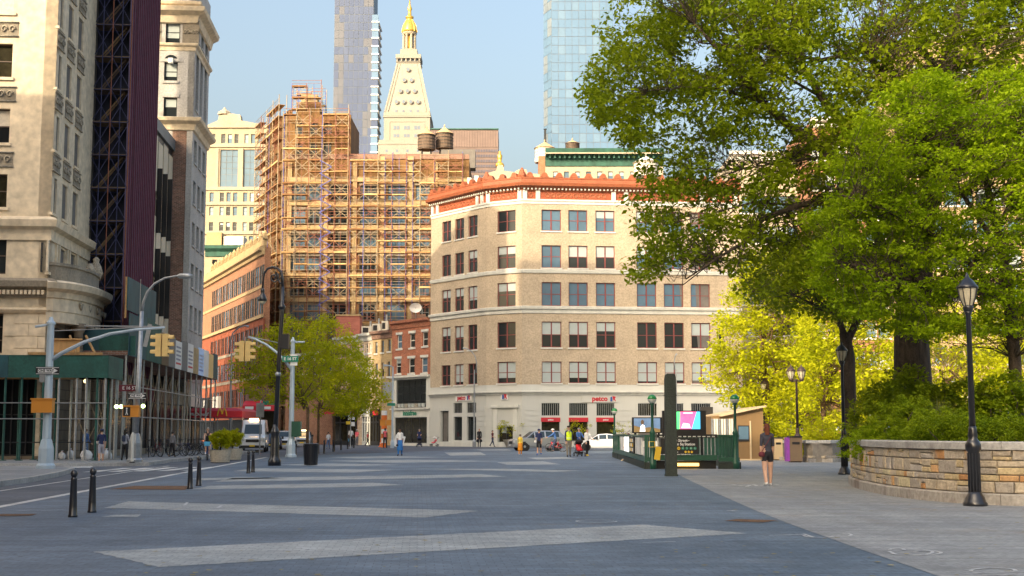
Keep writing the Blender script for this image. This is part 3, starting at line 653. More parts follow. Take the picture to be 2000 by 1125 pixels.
for q in (C1, C2): part('corner_antefix', MB().lathe([(.5, 0), (.55, .4), (.3, .9), (.1, 1.3)], 8), 'terracotta', petco, T(q.x, q.y, zf1 + 1.3))
back = [C0, C1, C2, C3, C3 + FS.n * 16, C0 + FS.n * 8]
part('roof', MB().prism([p + (Vector((3.0, 150)) + Vector((5, 3)) - p).normalized() * .45 for p in back], 0, zf1 + .6), 'roofing', petco, Matrix())
# signs
def pet_logo(par, M, s):
    part('logo', MB().sprism([(-.5 * s, -.5 * s), (-.1 * s, -.5 * s), (-.05 * s, .1 * s), (-.2 * s, .45 * s), (-.45 * s, .3 * s)][::1], -.03, 0), 'blue', par, M)
    part('logo', MB().sprism([(0, -.5 * s), (.2 * s, -.1 * s), (.5 * s, -.5 * s), (.62 * s, -.45 * s), (.4 * s, .05 * s), (.62 * s, .35 * s), (.3 * s, .5 * s), (-.12 * s, .5 * s), (.05 * s, .1 * s)], -.03, 0), 'red', par, M)
def sign(name, label, F, x0, z0, x1, z1, mat, words=None, size=.5, tm='red', logo=None, proud=.12, cat='sign', tx=.5, bold=.02):
    cx = (x0 + x1) / 2; r = E(name, label, cat, (*F.at(cx), z0)); M = F.M
    p = part('board', MB().box(x0, -proud, z0, x1, -.006, z1), mat, r, M)
    if words: text(words, size, p, M @ T(x0 + (x1 - x0) * tx, -proud - .01, (z0 + z1) / 2), tm, bold=bold)
    if logo: pet_logo(p, M @ T(x0 + (x1 - x0) * logo, -proud - .005, (z0 + z1) / 2), size * .75)
    return r
a, b = FS.px(1136, 778)[0], FS.px(1206, 778)[0]
sign('shop_sign', 'white shop sign reading petco in red with cat and dog logo above three red awnings', FS, a, zst(787.2) + .1, b, zst(772), 'white_paint', 'petco', .75, 'red', .86, tx=.5, bold=.03)
a, b = FW.px(891, 778)[0], FW.px(921, 778)[0]
sign('shop_sign', 'smaller white petco sign with logo on the narrow street side of the corner building', FW, a, zw(783), b, zw(772), 'white', 'petco', .68, 'red', .86, tx=.4, bold=.03)
a, b = FC.px(979, 778)[0], FC.px(993, 778)[0]
sign('shop_sign', 'small square white sign with cat and dog logo over the chamfered entrance', FC, a, zw(783), b, zw(771), 'white', None, .75, 'red', .5)
a, b = FS.px(1252, 778)[0], FS.px(1292, 778)[0]
text('Just Food', .42, petco, FS.M @ T((a + b) / 2, -.02, zst(778)), 'black') if False else None
# roof things behind the cornice
def water_tank(label, px, py0, py1, w, Y, body='tank_wood', cone='tank_cone', legs=2.6, group=None):
    a = P(px, py1, Y); b = P(px, py0, Y); r = w * Y / FPX / 2; h = b.z - a.z; t = E('water_tank', label, 'water tank', (a.x, a.y, a.z - legs), 0, group); M = WM[t.name]
    hb = h * .68; part('tank', MB().lathe([(r, legs), (r * .97, legs + hb)], 18), body, t)
    hoop = MB()
    for k in range(5): hoop.ring((0, 0, legs + hb * (.08 + .21 * k)), r * 1.0, .05, 'z', 18, 4)
    part('hoops', hoop, 'dark_metal' if body == 'tank_wood' else 'cream_stone', t)
    part('conical_roof', MB().lathe([(r * 1.08, legs + hb), (r * .55, legs + hb + (h - hb) * .5), (.05, legs + h)], 18), cone, t)
    part('finial', MB().lathe([(.06, 0), (.15, .2), (.05, .5)], 6, c=(0, 0, legs + h - .05)), cone, t)
    for k in range(4):
        w_ = math.pi / 4 + k * math.pi / 2; part('leg', MB().tube((r * .75 * math.cos(w_), r * .75 * math.sin(w_), 0), (r * .7 * math.cos(w_), r * .7 * math.sin(w_), legs), .09), 'dark_metal', t)
    return t

# ================================================================ the avenue's west side
EL = Fac((-24.45, 70), (-.077, 1)); SD = Vector((1, .077)).normalized()
def fac_at(F, s, off=0): return Fac(F.at(s, off), F.d)
bank = E('limestone_tower', 'tall beige limestone office tower with carved panels at the near street corner', 'building', (-24.45, 70))
FB = Fac(Vector((-24.45, 70)) - SD * 22, SD)          # south face, ends at the corner
sE = EL.px(176, 400)[0]
zS = lambda y: FB.px(10, y)[1]
wr_ = FB.px(24, 118)[0]; wl_ = wr_ - 1.9
zb = [(zS(151), zS(85)), (zS(279), zS(212)), (zS(405), zS(340))]; dzb = zb[0][0] - zb[1][0]
zb = [(zb[0][0] + dzb * k, zb[0][1] + dzb * k) for k in (5, 4, 3, 2, 1)] + zb
zcor = zS(428); top = 62
oS = [(wl_ - 3.6 * k, z0, wr_ - 3.6 * k, z1) for k in range(5) for z0, z1 in zb]
ze = lambda y: EL.px(114, y)[1]
ce = [(EL.px(109.5, 150)[0], EL.px(119.5, 150)[0]), (EL.px(130.3, 150)[0], EL.px(140, 150)[0]), (EL.px(150.5, 150)[0], EL.px(160, 150)[0])]
rE = [(ze(176) , ze(105))]; dz_ = ze(105) - ze(229)
rE = [(rE[0][0] + dz_ * k, rE[0][1] + dz_ * k) for k in (7, 6, 5, 4, 3, 2, 1, 0, -1, -2)]
oE = [(a, max(z0, zcor + .05), b, z1) for a, b in ce for z0, z1 in rE if z1 > zcor + .6]
wall(bank, FB, 0, 22, zcor, top, oS, 'limestone', .35); wall(bank, EL, 0, sE, zcor, top, oE, 'limestone', .5)
windows(bank, FB, oS, 'window_brown', (1, 2), .07, .22, ('glass_dim', 'glass_warm'), blinds=.7, bmat='curtain', sill=('limestone', .16)); windows(bank, EL, oE, 'window_dark', (1, 2), .07, .3, ('glass_dim',), sill=('limestone', .14))
def carved(root, F, a, b, z0, z1):
    p = part('carved_panel', MB().box(a, -.03, z0, b, .0, z1), 'limestone_dark', root, F.M); m = MB(); w, h = b - a, z1 - z0; cx, cz = (a + b) / 2, (z0 + z1) / 2
    m.box(a - .04, -.08, z0 - .05, b + .04, -.004, z0 + .02).box(a - .04, -.08, z1 - .02, b + .04, -.004, z1 + .05)
    for sx in (-1, 1):
        for q in (.17, .36):
            rr = min(w * .16, h * .3); m.path([(cx + sx * w * q + rr * (1 - .08 * k) * math.cos(k * .75) * .8, -.06, cz + rr * (1 - .08 * k) * math.sin(k * .75)) for k in range(11)], .05, 4)
    m.lathe([(.02, 0), (.13, .02), (.1, .09), (.02, .1)], 8, c=(cx, cz, 0)); k = len(m.v) - 32
    m.v[k:] = [(x, -z - .03, y) for x, y, z in m.v[k:]]
    part('carving', m, 'carved', p, F.M, smooth=True)
for k in range(3):
    for z0, z1 in zb:
        carved(bank, FB, wl_ - 3.6 * k - .05, wr_ - 3.6 * k + .25, z1 + .42, z1 + 1.15)
for a, b in ce:
    for z0, z1 in rE:
        if z1 + 1.1 < top and z1 > zcor: carved(bank, EL, a - .1, b + .35, z1 + .35, z1 + 1.2)
cor = Vector((-24.45, 70)); bl = [cor - SD * 22, cor, EL.at(sE)]
z2 = zS(432); part('cornice', MB().sweep(bl, [(0, z2 - 1.0), (.1, z2 - 1.0), (.12, z2 - .45), (.4, z2 - .3), (.48, z2 + .05), (.3, z2 + .18), (0, z2 + .28)]), 'limestone', bank, Matrix())
z3 = zS(548)
lS = [(FB.px(12, 500)[0] - 1.3 - 3.6 * k, zS(535), FB.px(12, 500)[0] - 3.6 * k, zS(462)) for k in range(5)]
lE = [(EL.px(a, 500)[0], EL.px(a, y0)[1], EL.px(b, 500)[0], EL.px(a, y1)[1]) for a, b, y1, y0 in ((93.5, 106.5, 473, 531), (115.5, 127.5, 484, 534), (136, 147.5, 494, 537))]
wall(bank, FB, 0, 22, z3, zcor, lS, 'limestone', .4); wall(bank, EL, 0, sE, z3, zcor, lE, 'limestone', .4)
windows(bank, FB, lS, 'window_brown', (1, 2), .08, .22, ('glass',)); windows(bank, EL, lE, 'window_dark', (1, 2), .08, .3, ('glass_dim',), sill=('limestone', .15))
for a, z0, b, z1 in lE:
    for q in (a - .32, b + .1): part('pilaster', MB().box(q, -.1, z0, q + .22, -.004, z1 + .1), 'limestone', bank, EL.M)
part('cornice', MB().sweep(bl, [(0, z3 - .9), (.15, z3 - .9), (.2, z3 - .5), (.55, z3 - .35), (.62, z3 - .05), (.3, z3 + .1), (0, z3 + .15)]), 'limestone_dark', bank, Matrix())
dl = MB().box(-.07, -.42, z3 - .75, .07, -.16, z3 - .52).mesh('dentil', 'limestone')
for i in range(70): link('dentil', dl, bank, FB.M @ T(22 - .15 - i * .22, 0, 0)) if i < 60 else None
# lower storey, courses of big blocks and the bowed portico on the avenue
bx = FB.px(4, 680)[0]; bx8 = FB.px(86, 800)[0]; osh = [(bx - 1.3 - 3.6 * k, zS(690), bx - 3.6 * k, zS(612)) for k in range(5)]; odk = [(bx8 - 2.5 - 4.4 * k, .3, bx8 - .2 - 4.4 * k, 4.6) for k in range(3)]
odk = [o for o in odk if o[2] < 21.9]
wall(bank, FB, 0, 22, 5.4, z3, [o for o in osh if o[1] > 5.4], 'limestone', .5); wall(bank, FB, 0, 22, -.1, 5.39, odk, mk('shed_shade_stone', (.20, .16, .115), .9, var=.3, scale=.8, brick=(1.2, .55, .02, (.08, .065, .05), .08)), .5)  # lower wall stone darkened in colour for the shade under the shed
windows(bank, FB, [o for o in osh if o[1] > 5.4], 'window_brown', (2, 3), .08, .25, ('glass_dim',)); windows(bank, FB, odk, 'black_frame', (3, 2), .08, .3, ('glass_dim',), name='shop_window')  # dark shop windows added for the gloom under the shed
zz = zS(704); r_ = 0
while zz < zS(612):
    x = FB.px(8, 650)[0] + (.5 if r_ % 2 else 0)
    while x < 21.9:
        e = min(x + 1.25, 21.98); part('stone_block', MB().box(x + .012, -.05, zz + .012, e - .012, -.003, zz + .62), 'limestone', bank, FB.M); x = e
    zz += .64; r_ += 1
part('string_course', MB().sweep(bl, [(0, zS(612)), (.14, zS(611)), (.25, zS(605)), (.1, zS(601)), (0, zS(600))]), 'limestone', bank, Matrix())
pE = (EL.px(90, 690)[0], 1.0, EL.px(158, 690)[0], EL.px(125, 644)[1])
wall(bank, EL, 0, sE, -.1, z3, [pE], 'limestone', .3); part('shade_base', MB().box(.1, -.06, .0, sE - .05, -.01, 4.6), 'shed_shade_stone', bank, EL.M)  # dark facing stands in for shade below the shed deck
part('dark_entry', MB().quad((pE[0], .3, 0), (pE[2], .3, 0), (pE[2], .3, pE[3]), (pE[0], .3, pE[3])), 'window_dark', bank, EL.M)
arc = [(sE / 2 + 4.6 * math.cos(R(180 + a)) * .98, 1.5 * math.sin(R(180 + a))) for a in range(0, 181, 12)]
z4 = EL.px(125, 640)[1]
ar = MB(); ar.X = EL.M; arw = arc
port = MB().sweep(arw, [(-.6, z4), (0, z4), (0, z4 + .55), (.05, z4 + .6), (.05, z4 + 1.25), (.15, z4 + 1.3), (.2, z4 + 1.6), (.55, z4 + 1.75), (.65, z4 + 2.05), (.3, z4 + 2.2), (-.5, z4 + 2.25)]); part('portico', port, 'limestone', bank, EL.M, smooth=False)
fest = MB()
for i in range(5):
    x = sE * (.18 + .16 * i); fest.path([(x + .5 * t, -1.58 + .25 * abs(i - 2) * .5, z4 + 1.15 - .3 * math.sin(math.pi * t)) for t in (0, .25, .5, .75, 1)], .07, 5)
part('garland', fest, 'carved', bank, EL.M, smooth=True)
part('balcony_parapet', MB().sweep([(x * .93 + .3, y * .9) for x, y in arw], [(-.3, z4 + 2.2), (0, z4 + 2.2), (.0, z4 + 3.0), (.1, z4 + 3.05), (.1, z4 + 3.2), (-.3, z4 + 3.2)]), 'limestone_dark', bank, EL.M)
for k, s_ in enumerate((.25, .5, .75)):
    part('column', MB().lathe([(.36, 0), (.36, .25), (.28, .3), (.25, z4 - .5), (.38, z4 - .3), (.38, z4)], 14, c=(sE * s_, -1.15, .1)), 'shed_shade_stone', bank, EL.M, smooth=True)  # columns take the same painted shade
part('eagle', MB().lathe([(.3, 0), (.42, .3), (.3, .7), (.16, .95), (.2, 1.1), (.05, 1.25)], 10, c=(sE * .78, -.9, z4 + 3.1)).lathe([(.25, 0), (.3, .3), (.1, .7)], 8, c=(sE * .62, -.9, z4 + 3.1)), 'carved', bank, EL.M, smooth=True)
mass(bank, FB, .5, 21.9, .62, 9.5, 0, top, 'roofing', 'core')

# scaffold tower wrapped in dark and maroon netting
YB2 = EL.at(sE).y; s2 = sE; e_ = EL.at(sE)
FN = Fac(Vector((P(172, 400, YB2 - .1).x, YB2 - .1)), SD); wN = FN.px(247, 400)[0]
FP_ = Fac(FN.at(wN), (-.077, 1)); LP = FP_.px(308, 200)[0]
net = E('netted_scaffold', 'tall scaffold tower with dark open end and maroon netting facing the avenue', 'scaffold', (*FN.at(0), 0))
part('netting', MB().box(0, .05, 5, LP, .12, 62), 'net_purple', net, FP_.M)
rib = MB().box(-.03, -.035, 5, .03, .05, 62).mesh('net_rib', 'net_purple_rib'); i = 0
for k in range(16): link('net_rib', rib, net, FP_.M @ T(.1 + k * (LP - .2) / 15, 0, 0))
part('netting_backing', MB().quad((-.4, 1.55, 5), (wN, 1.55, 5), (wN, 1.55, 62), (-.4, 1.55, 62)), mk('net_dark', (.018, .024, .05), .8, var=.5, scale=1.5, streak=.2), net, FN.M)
for k in range(5): part('standard', MB().tube((wN * k / 4, 0, 5), (wN * k / 4, 0, 62), .03, n=6), 'scaffold_navy' if k % 2 else 'scaffold_red', net, FN.M)
lt = MB()
z = 6
lev = 0
while z < 62:
    for y in (0, 1.4): lt.tube((0, y, z), (wN, y, z), .025, n=5)
    for x in (0, wN / 2): lt.tube((x, 0, z), (x + wN / 2, .05, z + 2), .025, n=4).tube((x + wN / 2, 0, z), (x, .05, z + 2), .025, n=4)
    part('deck', MB().box(.05, .1, z + .04, wN - .05, 1.4, z + .1), mk('deck_dark%d' % lev, (.12 + .05 * (lev % 2), .085 + .03 * (lev % 2), .065), .9, var=.4, scale=3), net, FN.M)
    part('stair_flight', MB().add([(.25, .5, z + .1), (.38, .5, z + .1), (wN - .35, .5, z + 2), (wN - .48, .5, z + 2), (.25, .9, z + .1), (.38, .9, z + .1), (wN - .35, .9, z + 2), (wN - .48, .9, z + 2)], [(0, 1, 2, 3), (4, 5, 1, 0), (3, 2, 6, 7), (7, 6, 5, 4)]), 'deck_dark%d' % lev, net, FN.M)
    z += 2; lev += 1
part('ledgers', lt, 'scaffold_navy', net, FN.M, kind='stuff')

# narrow building of cream panels in black frames, and the tall grey hotel with its cornices
s3 = FP_.px(308, 400)[0]; F3 = Fac(EL.at(EL.px(296, 400)[0]), EL.d); L3 = F3.px(337, 400)[0]
z3t = F3.px(337, 270)[1]; b3 = E('panelled_building', 'narrow building of tall cream panels in black frames', 'building', (*F3.o, 0))
mass(b3, F3, -1.5, L3, .1, 12, 0, z3t - .3, 'black_frame', 'frame_wall')
nb = 4; zf = z3t - 1.2; hgt = 6.1; k = 0
while zf > 6:
    for i in range(nb):
        a = L3 * i / nb - .5; off = (i % 2) * .8
        part('panel', MB().box(a + .55, .0, zf - 4.2 - off * .4, a + L3 / nb + .1, .095, zf - off * .4), 'cream_panel', b3, F3.M)
        part('pane', MB().box(a + .65, .04, zf - hgt + .1, a + L3 / nb, .09, zf - 4.4 - off * .4), 'glass', b3, F3.M)
    for i in range(3): part('fin', MB().box(L3 * (i + 1) / nb - .12, -.35, zf - hgt - 1.2, L3 * (i + 1) / nb, .02, zf - 2.4), 'black_frame', b3, F3.M)
    zf -= hgt
part('parapet', MB().box(-1.5, -.1, z3t - .9, L3, .5, z3t), 'window_bluegrey', b3, F3.M)

Y4 = F3.at(L3).y; q4 = P(370, 500, Y4); F4 = Fac((q4.x, Y4), (-.077, 1)); F4S = Fac(Vector((q4.x, Y4)) - SD * 9, SD); L4 = F4.px(398, 550)[0]
hot = E('hotel_tower', 'tall grey stone hotel with heavy cornices and a bare brick flank', 'building', (q4.x, Y4))
z4b = F4S.px(340, 236)[1]; z4t = F4S.px(340, 22)[1]
ys = lambda y: F4S.px(340, y)[1]
so = [(F4S.px(322.5, 100)[0], ys(84), F4S.px(351, 100)[0], ys(41)), (F4S.px(321.5, 100)[0], ys(158), F4S.px(348, 100)[0], ys(121)), (F4S.px(319.5, 200)[0], ys(228), F4S.px(346, 200)[0], ys(190))]
wall(hot, F4S, 0, 9, z4b, z4t + 3, so, 'grey_stone', .3); windows(hot, F4S, so, 'window_dark', (1, 2), .1, .18, ('glass',), blinds=1, sill=('grey_stone', .2), lintel=('grey_stone', .25))
ac_ = part('arch_head', MB().sprism([(so[1][0] + (so[1][2] - so[1][0]) / 2 + r * math.cos(R(a)), so[1][3] + r * math.sin(R(a))) for r, s in ((.95, 1),) for a in range(0, 181, 15)], -.04, -.005), 'grey_stone', hot, F4S.M)
part('fanlight', MB().sprism([(so[1][0] + (so[1][2] - so[1][0]) / 2 + .58 * math.cos(R(a)), so[1][3] + .58 * math.sin(R(a))) for a in range(0, 181, 15)], -.06, -.045), 'glass', ac_, F4S.M)
part('air_conditioner', MB().box(so[1][0] + .35, -.35, so[1][3] - .15, so[1][2] - .35, .1, so[1][3] + .25), 'white', hot, F4S.M)
part('brick_flank', MB().quad((0, 0, 0), (9, 0, 0), (9, 0, z4b), (0, 0, z4b)), 'brown_brick', hot, F4S.M)
part('rendered_patch', MB().quad((5.6, -.01, ys(340)), (7.4, -.01, ys(340)), (7.4, -.01, ys(238)), (5.6, -.01, ys(238))), 'grey_stone', hot, F4S.M)
part('rendered_patch', MB().quad((7.4, -.012, ys(520)), (9, -.012, ys(520)), (9, -.012, ys(238)), (7.4, -.012, ys(238))), mk('grey_render', (.34, .36, .40), .9, var=.2, scale=.6, streak=.3), hot, F4S.M) if False else None
part('quoin_strip', MB().box(8.55, -.05, .1, 9.0, -.004, z4b), 'grey_stone', hot, F4S.M)
ye = lambda y: F4.px(380, y)[1]
c4 = [(L4 * (.12 + .29 * i), L4 * (.12 + .29 * i) + L4 * .17) for i in range(3)]
o4 = []
zt_ = ye(437)
for k in range(-2, 5):
    for a, b in c4: o4.append((a, zt_ - 1.9 - k * 3.38, b, zt_ - k * 3.38))
o4 = [o for o in o4 if o[3] < z4b - 1.2 and o[1] > 5]
o5 = [(a, z, b, z + h) for a, b in c4 for z, h in ((z4b + 1.2, 5.0), (z4b + 7.0, 2.0), (z4b + 9.6, 1.6)) if z + h < z4t + 2]
wall(hot, F4, 0, L4, 0, z4t + 3, o4 + o5, 'grey_stone', .35); windows(hot, F4, o4 + o5, 'window_dark', (1, 2), .06, .2, ('glass_sky', 'glass'), sill=('grey_stone', .16))
l4 = [Vector((q4.x, Y4)) - SD * 9, Vector((q4.x, Y4)), F4.at(L4)]
for z, o, h in ((z4b, .75, 1.0), (ys(88), .3, .6), (z4t, .85, 1.3), (ys(8), .5, .8), (6.2, .5, .8)):
    ll = l4 if z > z4b - .1 else l4[1:]
    part('cornice', MB().sweep(ll, [(0, z - h * .8), (o * .2, z - h * .75), (o * .35, z - h * .3), (o * .9, z - h * .1), (o, z + h * .15), (o * .6, z + h * .25), (0, z + h * .3)]), 'limestone' if z > z4b - .1 else 'grey_stone', hot, Matrix())
for i in range(0): part('bracket', MB().box(6.0 + i * .5, -.4, z4t - 1.3, 6.22 + i * .5, -.01, z4t - .6), 'limestone', hot, F4S.M)
carved(hot, F4S, so[0][0] + 1.35, so[0][2] + 1.5, so[0][1], so[0][3]); carved(hot, F4S, so[0][0] - 1.6, so[0][0] - .35, so[0][1], so[0][3]); carved(hot, F4S, so[0][0] - 1.6, so[0][2] + 1.5, ys(34), ys(24))
mass(hot, F4S, -19, 8.5, .45, L4 - .5, 0, z4t + 2.5, 'roofing', 'core'); mass(hot, F4S, -19, 6.5, .8, L4 - 1, z4t + 2.5, 50, 'roofing', 'shade_storey')  # deep core and unseen top storey shaped to shade the corner building

# ================================================================ further up the street
def slabfac(px0, px1, Y, rot=0):
    a = P(px0, 700, Y); b = P(px1, 700, Y); return Fac(a.xy, (b - a).xy), (b - a).length
# cream office block with pediment
F5, L5 = slabfac(392, 522, 250); y5 = lambda y: F5.px(450, y)[1]
b5 = E('cream_block', 'pale cream office block with pedimented top, seen past the grey hotel', 'building', (*F5.o, 0))
x5 = lambda p: F5.px(p, 400)[0]
c5 = [(x5(a), x5(a + 8.3)) for a in (397, 409, 429, 442, 455, 474.5, 487.5, 501, 513)]
o5 = []
for (t, b) in ((262, 280), (394, 413) if False else (376, 394), (404, 421), (434, 451), (461, 476), (490, 505)):
    o5 += [(a, y5(b), c, y5(t)) for a, c in c5]
big = [(x5(a), y5(365), x5(b), y5(292)) for a, b in ((399, 415), (428, 463), (474, 510))]
wall(b5, F5, 0, L5, 0, y5(248), o5 + big, 'cream_brick', .35); windows(b5, F5, o5, 'window_bluegrey', (1, 2), .1, .2, ('glass_sky', 'glass_pale_sky', 'glass'), blinds=.3); windows(b5, F5, big, 'window_bluegrey', (3, 6), .1, .2, ('glass_sky',))
for yy in (285, 369, 398, 455): part('string_course', MB().box(0, -.25, y5(yy) - .25, L5, -.01, y5(yy) + .35), 'cream_stone', b5, F5.M)
part('pediment', MB().sprism([(0, y5(250)), (L5, y5(250)), (L5, y5(247)), (x5(468), y5(236)), (x5(466), y5(225)), (x5(446), y5(222)), (x5(424), y5(226)), (x5(422), y5(236)), (0, y5(246))], -.3, 1.5), 'cream_stone', b5, F5.M)
carved(b5, F5, x5(434), x5(458), y5(236), y5(228)); b5p = [c for c in b5.children if c.name.startswith('carved_panel')]
part('crest', MB().lathe([(1.3, 0), (1.2, .5), (.4, 1.0), (.1, 1.5)], 8, c=(x5(433), .6, y5(223))), 'cream_stone', b5, F5.M)
for a in (420, 468): part('pilaster', MB().box(x5(a), -.2, y5(366), x5(a + 5), -.01, y5(290)), 'cream_stone', b5, F5.M)
mass(b5, F5, .1, L5 - .1, .6, 14, 0, y5(251), 'cream_stone')
# dark green corniced block below it
F6, L6 = slabfac(396, 520, 236); y6 = lambda y: F6.px(450, y)[1]; x6 = lambda p: F6.px(p, 560)[0]
b6 = E('green_corniced_block', 'low tan block with dark green cornice and rooftop sheds', 'building', (*F6.o, 0))
o6 = [(x6(a), y6(b), x6(a + 10), y6(t)) for a in (399, 413, 433) for t, b in ((507, 536), (548, 577), (590, 618), (632, 660), (672, 700))]
wall(b6, F6, 0, L6, 0, y6(490), o6, 'cream_brick', .35); windows(b6, F6, o6, 'window_dark', (1, 2), .12, .2, ('glass_sky', 'glass')); mass(b6, F6, .1, L6, .6, 9, 0, y6(492), 'roofing')
part('cornice', MB().sweep([(0, 0), (L6, 0)], [(0, y6(502)), (.2, y6(501)), (.3, y6(492)), (.9, y6(486)), (1.0, y6(480)), (.3, y6(479)), (-1, y6(479))]), 'green_cornice', b6, F6.M)
part('roof_shed', MB().box(x6(398), 1, y6(482), x6(428), 5, y6(452)), 'tan_row', b6, F6.M); part('roof_vent', MB().box(x6(430), 1.5, y6(478), x6(470), 5, y6(459)), 'tank_white', b6, F6.M)

# ornate orange brick block on the diagonal street
dB = Vector((.4175, -1)).normalized(); E6 = P(513, 700, 190).xy; F7 = Fac(E6 - dB * 80, dB); L7 = 80
x7 = lambda p: F7.px(p, 650)[0]; z7 = lambda y: F7.px(505, y)[1]
b7 = E('orange_brick_block', 'ornate orange brick loft block with stone bands along the diagonal street', 'building', (*E6, 0))
o7 = []; ztop = z7(486); fl = 4.35; x0 = x7(412)
n7 = 13; w7 = (L7 - x0) / n7
for k in range(5):
    for i in range(n7):
        a = x0 + w7 * i; z = ztop - 2.0 - fl * (k + 1) + .9
        if z > 5.4: o7 += [(a + .25, z, a + w7 * .5 - .1, z + 2.75), (a + w7 * .5 + .1, z, a + w7 - .25, z + 2.75)]
hi = [o for o in o7 if o[1] > ztop - 2 - fl * 2]; lo_ = [o for o in o7 if o[1] <= ztop - 2 - fl * 2]
zm = ztop - 2 - fl * 2 + .2
wall(b7, F7, 0, L7, zm, ztop, hi, 'orange_brick', .12); wall(b7, F7, 0, L7, 0, zm, lo_, mk('rust_brick', (.30, .085, .04), .9, var=.25, scale=.6, fine=5), .12)
windows(b7, F7, o7, 'window_dark', (1, 2), .12, .02, ('glass', 'glass', 'glass_sky'))
part('cornice', MB().sweep([(0, 0), (L7, 0)], [(0, ztop - 1.4), (.3, ztop - 1.3), (.4, ztop - .9), (.8, ztop - .7), (.8, ztop - .3), (.2, ztop), (.2, ztop + .9), (-.4, ztop + .9)]), 'tan_row', b7, F7.M)
for k in range(1, 5): part('string_course', MB().box(0, -.3 if k == 2 else -.1, ztop - 2 - fl * k + .3, L7, -.01, ztop - 2 - fl * k + .75), 'tan_row' if k < 3 else 'limestone_dark', b7, F7.M)
for i in range(n7 + 1):
    part('pier', MB().box(x0 + w7 * i - .22, -.06, 5.2, x0 + w7 * i + .22, -.005, zm - .35), 'rust_brick', b7, F7.M); part('finial', MB().box(x0 + w7 * i - .3, -.3, ztop + .9, x0 + w7 * i + .3, .3, ztop + 1.5).lathe([(.3, 0), (.35, .25), (.05, .7)], 6, c=(x0 + w7 * i, 0, ztop + 1.5)), 'tan_row', b7, F7.M)
mass(b7, F7, .1, L7 - .05, .28, .9, 0, ztop - .3, 'orange_brick')
FQ, LQ = slabfac(371, 475, 107); zq = lambda y: FQ.px(435, y)[1]; q1, q0 = zq(796.5), zq(815.5)
aw = E('restaurant_awning', 'long red awning with yellow M arches over the sidewalk beyond the shed', 'awning', (*FQ.at(LQ / 2), 0)); part('canopy', MB().add([(0, 0, q0), (LQ, 0, q0), (LQ, 0, q1 - .25), (LQ - .5, .5, q1), (.2, .5, q1), (0, 0, q1 - .25), (0, 7, q0), (LQ, 7, q0), (LQ, 7, q1 - .25), (LQ - .5, 7, q1), (.2, 7, q1)], [(0, 1, 2, 5), (5, 2, 3, 4), (1, 7, 8, 2), (2, 8, 9, 3), (4, 3, 9, 10), (6, 7, 1, 0)]), 'red', aw, FQ.M)
xm = FQ.px(434, 806)[0]; mm = MB(); h_ = q1 - q0 - .12
for sx in (-1, 1): mm.path([(xm + sx * (.01 + .36 * t), -.04, q0 + .06 + h_ * math.sin(math.pi * (t * .93 + .06)) ** .7) for t in [k / 10 for k in range(11)]], .045, 5)
part('arches_logo', mm, 'yellow', aw, FQ.M); text("McDonald's", .34, aw, FQ.M @ T(FQ.px(400, 808)[0] - .35, -.02, q0 + .25), 'white', bold=.01)
for p_ in (394, 424, 452, 473): part('awning_post', MB().tube((FQ.px(p_, 840)[0], .1, .13), (FQ.px(p_, 840)[0], .1, q0), .04), 'galvanised', aw, FQ.M)
a, b = x7(345), x7(476); zaw = z7(816), z7(797)
part('shop_front', MB().box(a, -.08, .3, b + 5, -.01, zaw[0] - .1), 'glass_dim', b7, F7.M)
for p_, w_, m_, t_, tm in ((400, 22, 'black', 'JX', 'white'), (424, 14, 'white_trim', None, None)):
    a = x7(p_); sign('shop_sign', 'black projecting shop sign with white letters over the restaurant' if t_ else 'plain pale shop sign next to the black one', F7, a, z7(790), a + 5 * w_ / 14, z7(764), m_, t_, 1.3, tm or 'white', proud=.5)
# ================================================================ the building wrapped in scaffold
Y7 = 205; F8, L8 = slabfac(556, 915, Y7); x8 = lambda p: F8.px(p, 500)[0]; z8 = lambda y: F8.px(700, y)[1]
sc = E('scaffolded_building', 'brown stone loft building fully wrapped in scaffold with a stepped corner turret', 'building', (*F8.o, 0))
o8 = []
for t, b in ((365, 390), (412, 436), (459, 480), (503, 527), (549, 576), (596, 625), (645, 672)):
    for a, c in ((569, 594), (599, 622), (644, 678), (703, 733), (757, 790), (812, 838), (860, 888)):
        o8.append((x8(a) - .1, z8(b) - .1, x8(c) + .1, z8(t) + .2))
o8t = [(x8(a), z8(b), x8(a + 16), z8(t)) for t, b in ((322, 345), (280, 302), (240, 262)) for a in (572, 600, 628)]
wall(sc, F8, 0, L8, 0, z8(311), o8, 'scaffold_brick', .4); windows(sc, F8, o8, 'window_bluegrey', (2, 2), .14, .25, ('glass', 'glass_sky'), lintel=('limestone_dark', .4))
wall(sc, F8, 0, x8(682), z8(311), z8(224), [o for o in o8t if o[1] > z8(311)], 'scaffold_brick', .4); windows(sc, F8, [o for o in o8t if o[1] > z8(311)], 'window_dark', (1, 2), .14, .25, ('glass',))
F8W = Fac(F8.o - Vector((.4175, -1)).normalized() * 30, (.4175, -1)); kx = F8W.px(514, 500)[0]
o8w = [(kx + 1.2 + i * 3.4, z8(b), kx + 2.8 + i * 3.4, z8(t)) for i in range(int((30 - kx - 1) / 3.4)) for t, b in ((280, 302), (322, 345), (365, 390), (412, 436), (459, 480), (503, 527), (549, 576), (596, 625), (645, 672))]
wall(sc, F8W, kx, 30, 0, z8(214), o8w, 'scaffold_brick', .4); windows(sc, F8W, o8w, 'window_dark', (1, 2), .14, .25, ('glass',))
pk = [F8W.at(kx, .6), F8.at(.3, .6), F8.at(L8, .6), F8.at(L8, 22), F8W.at(kx, .6) + Vector((12, 14))]
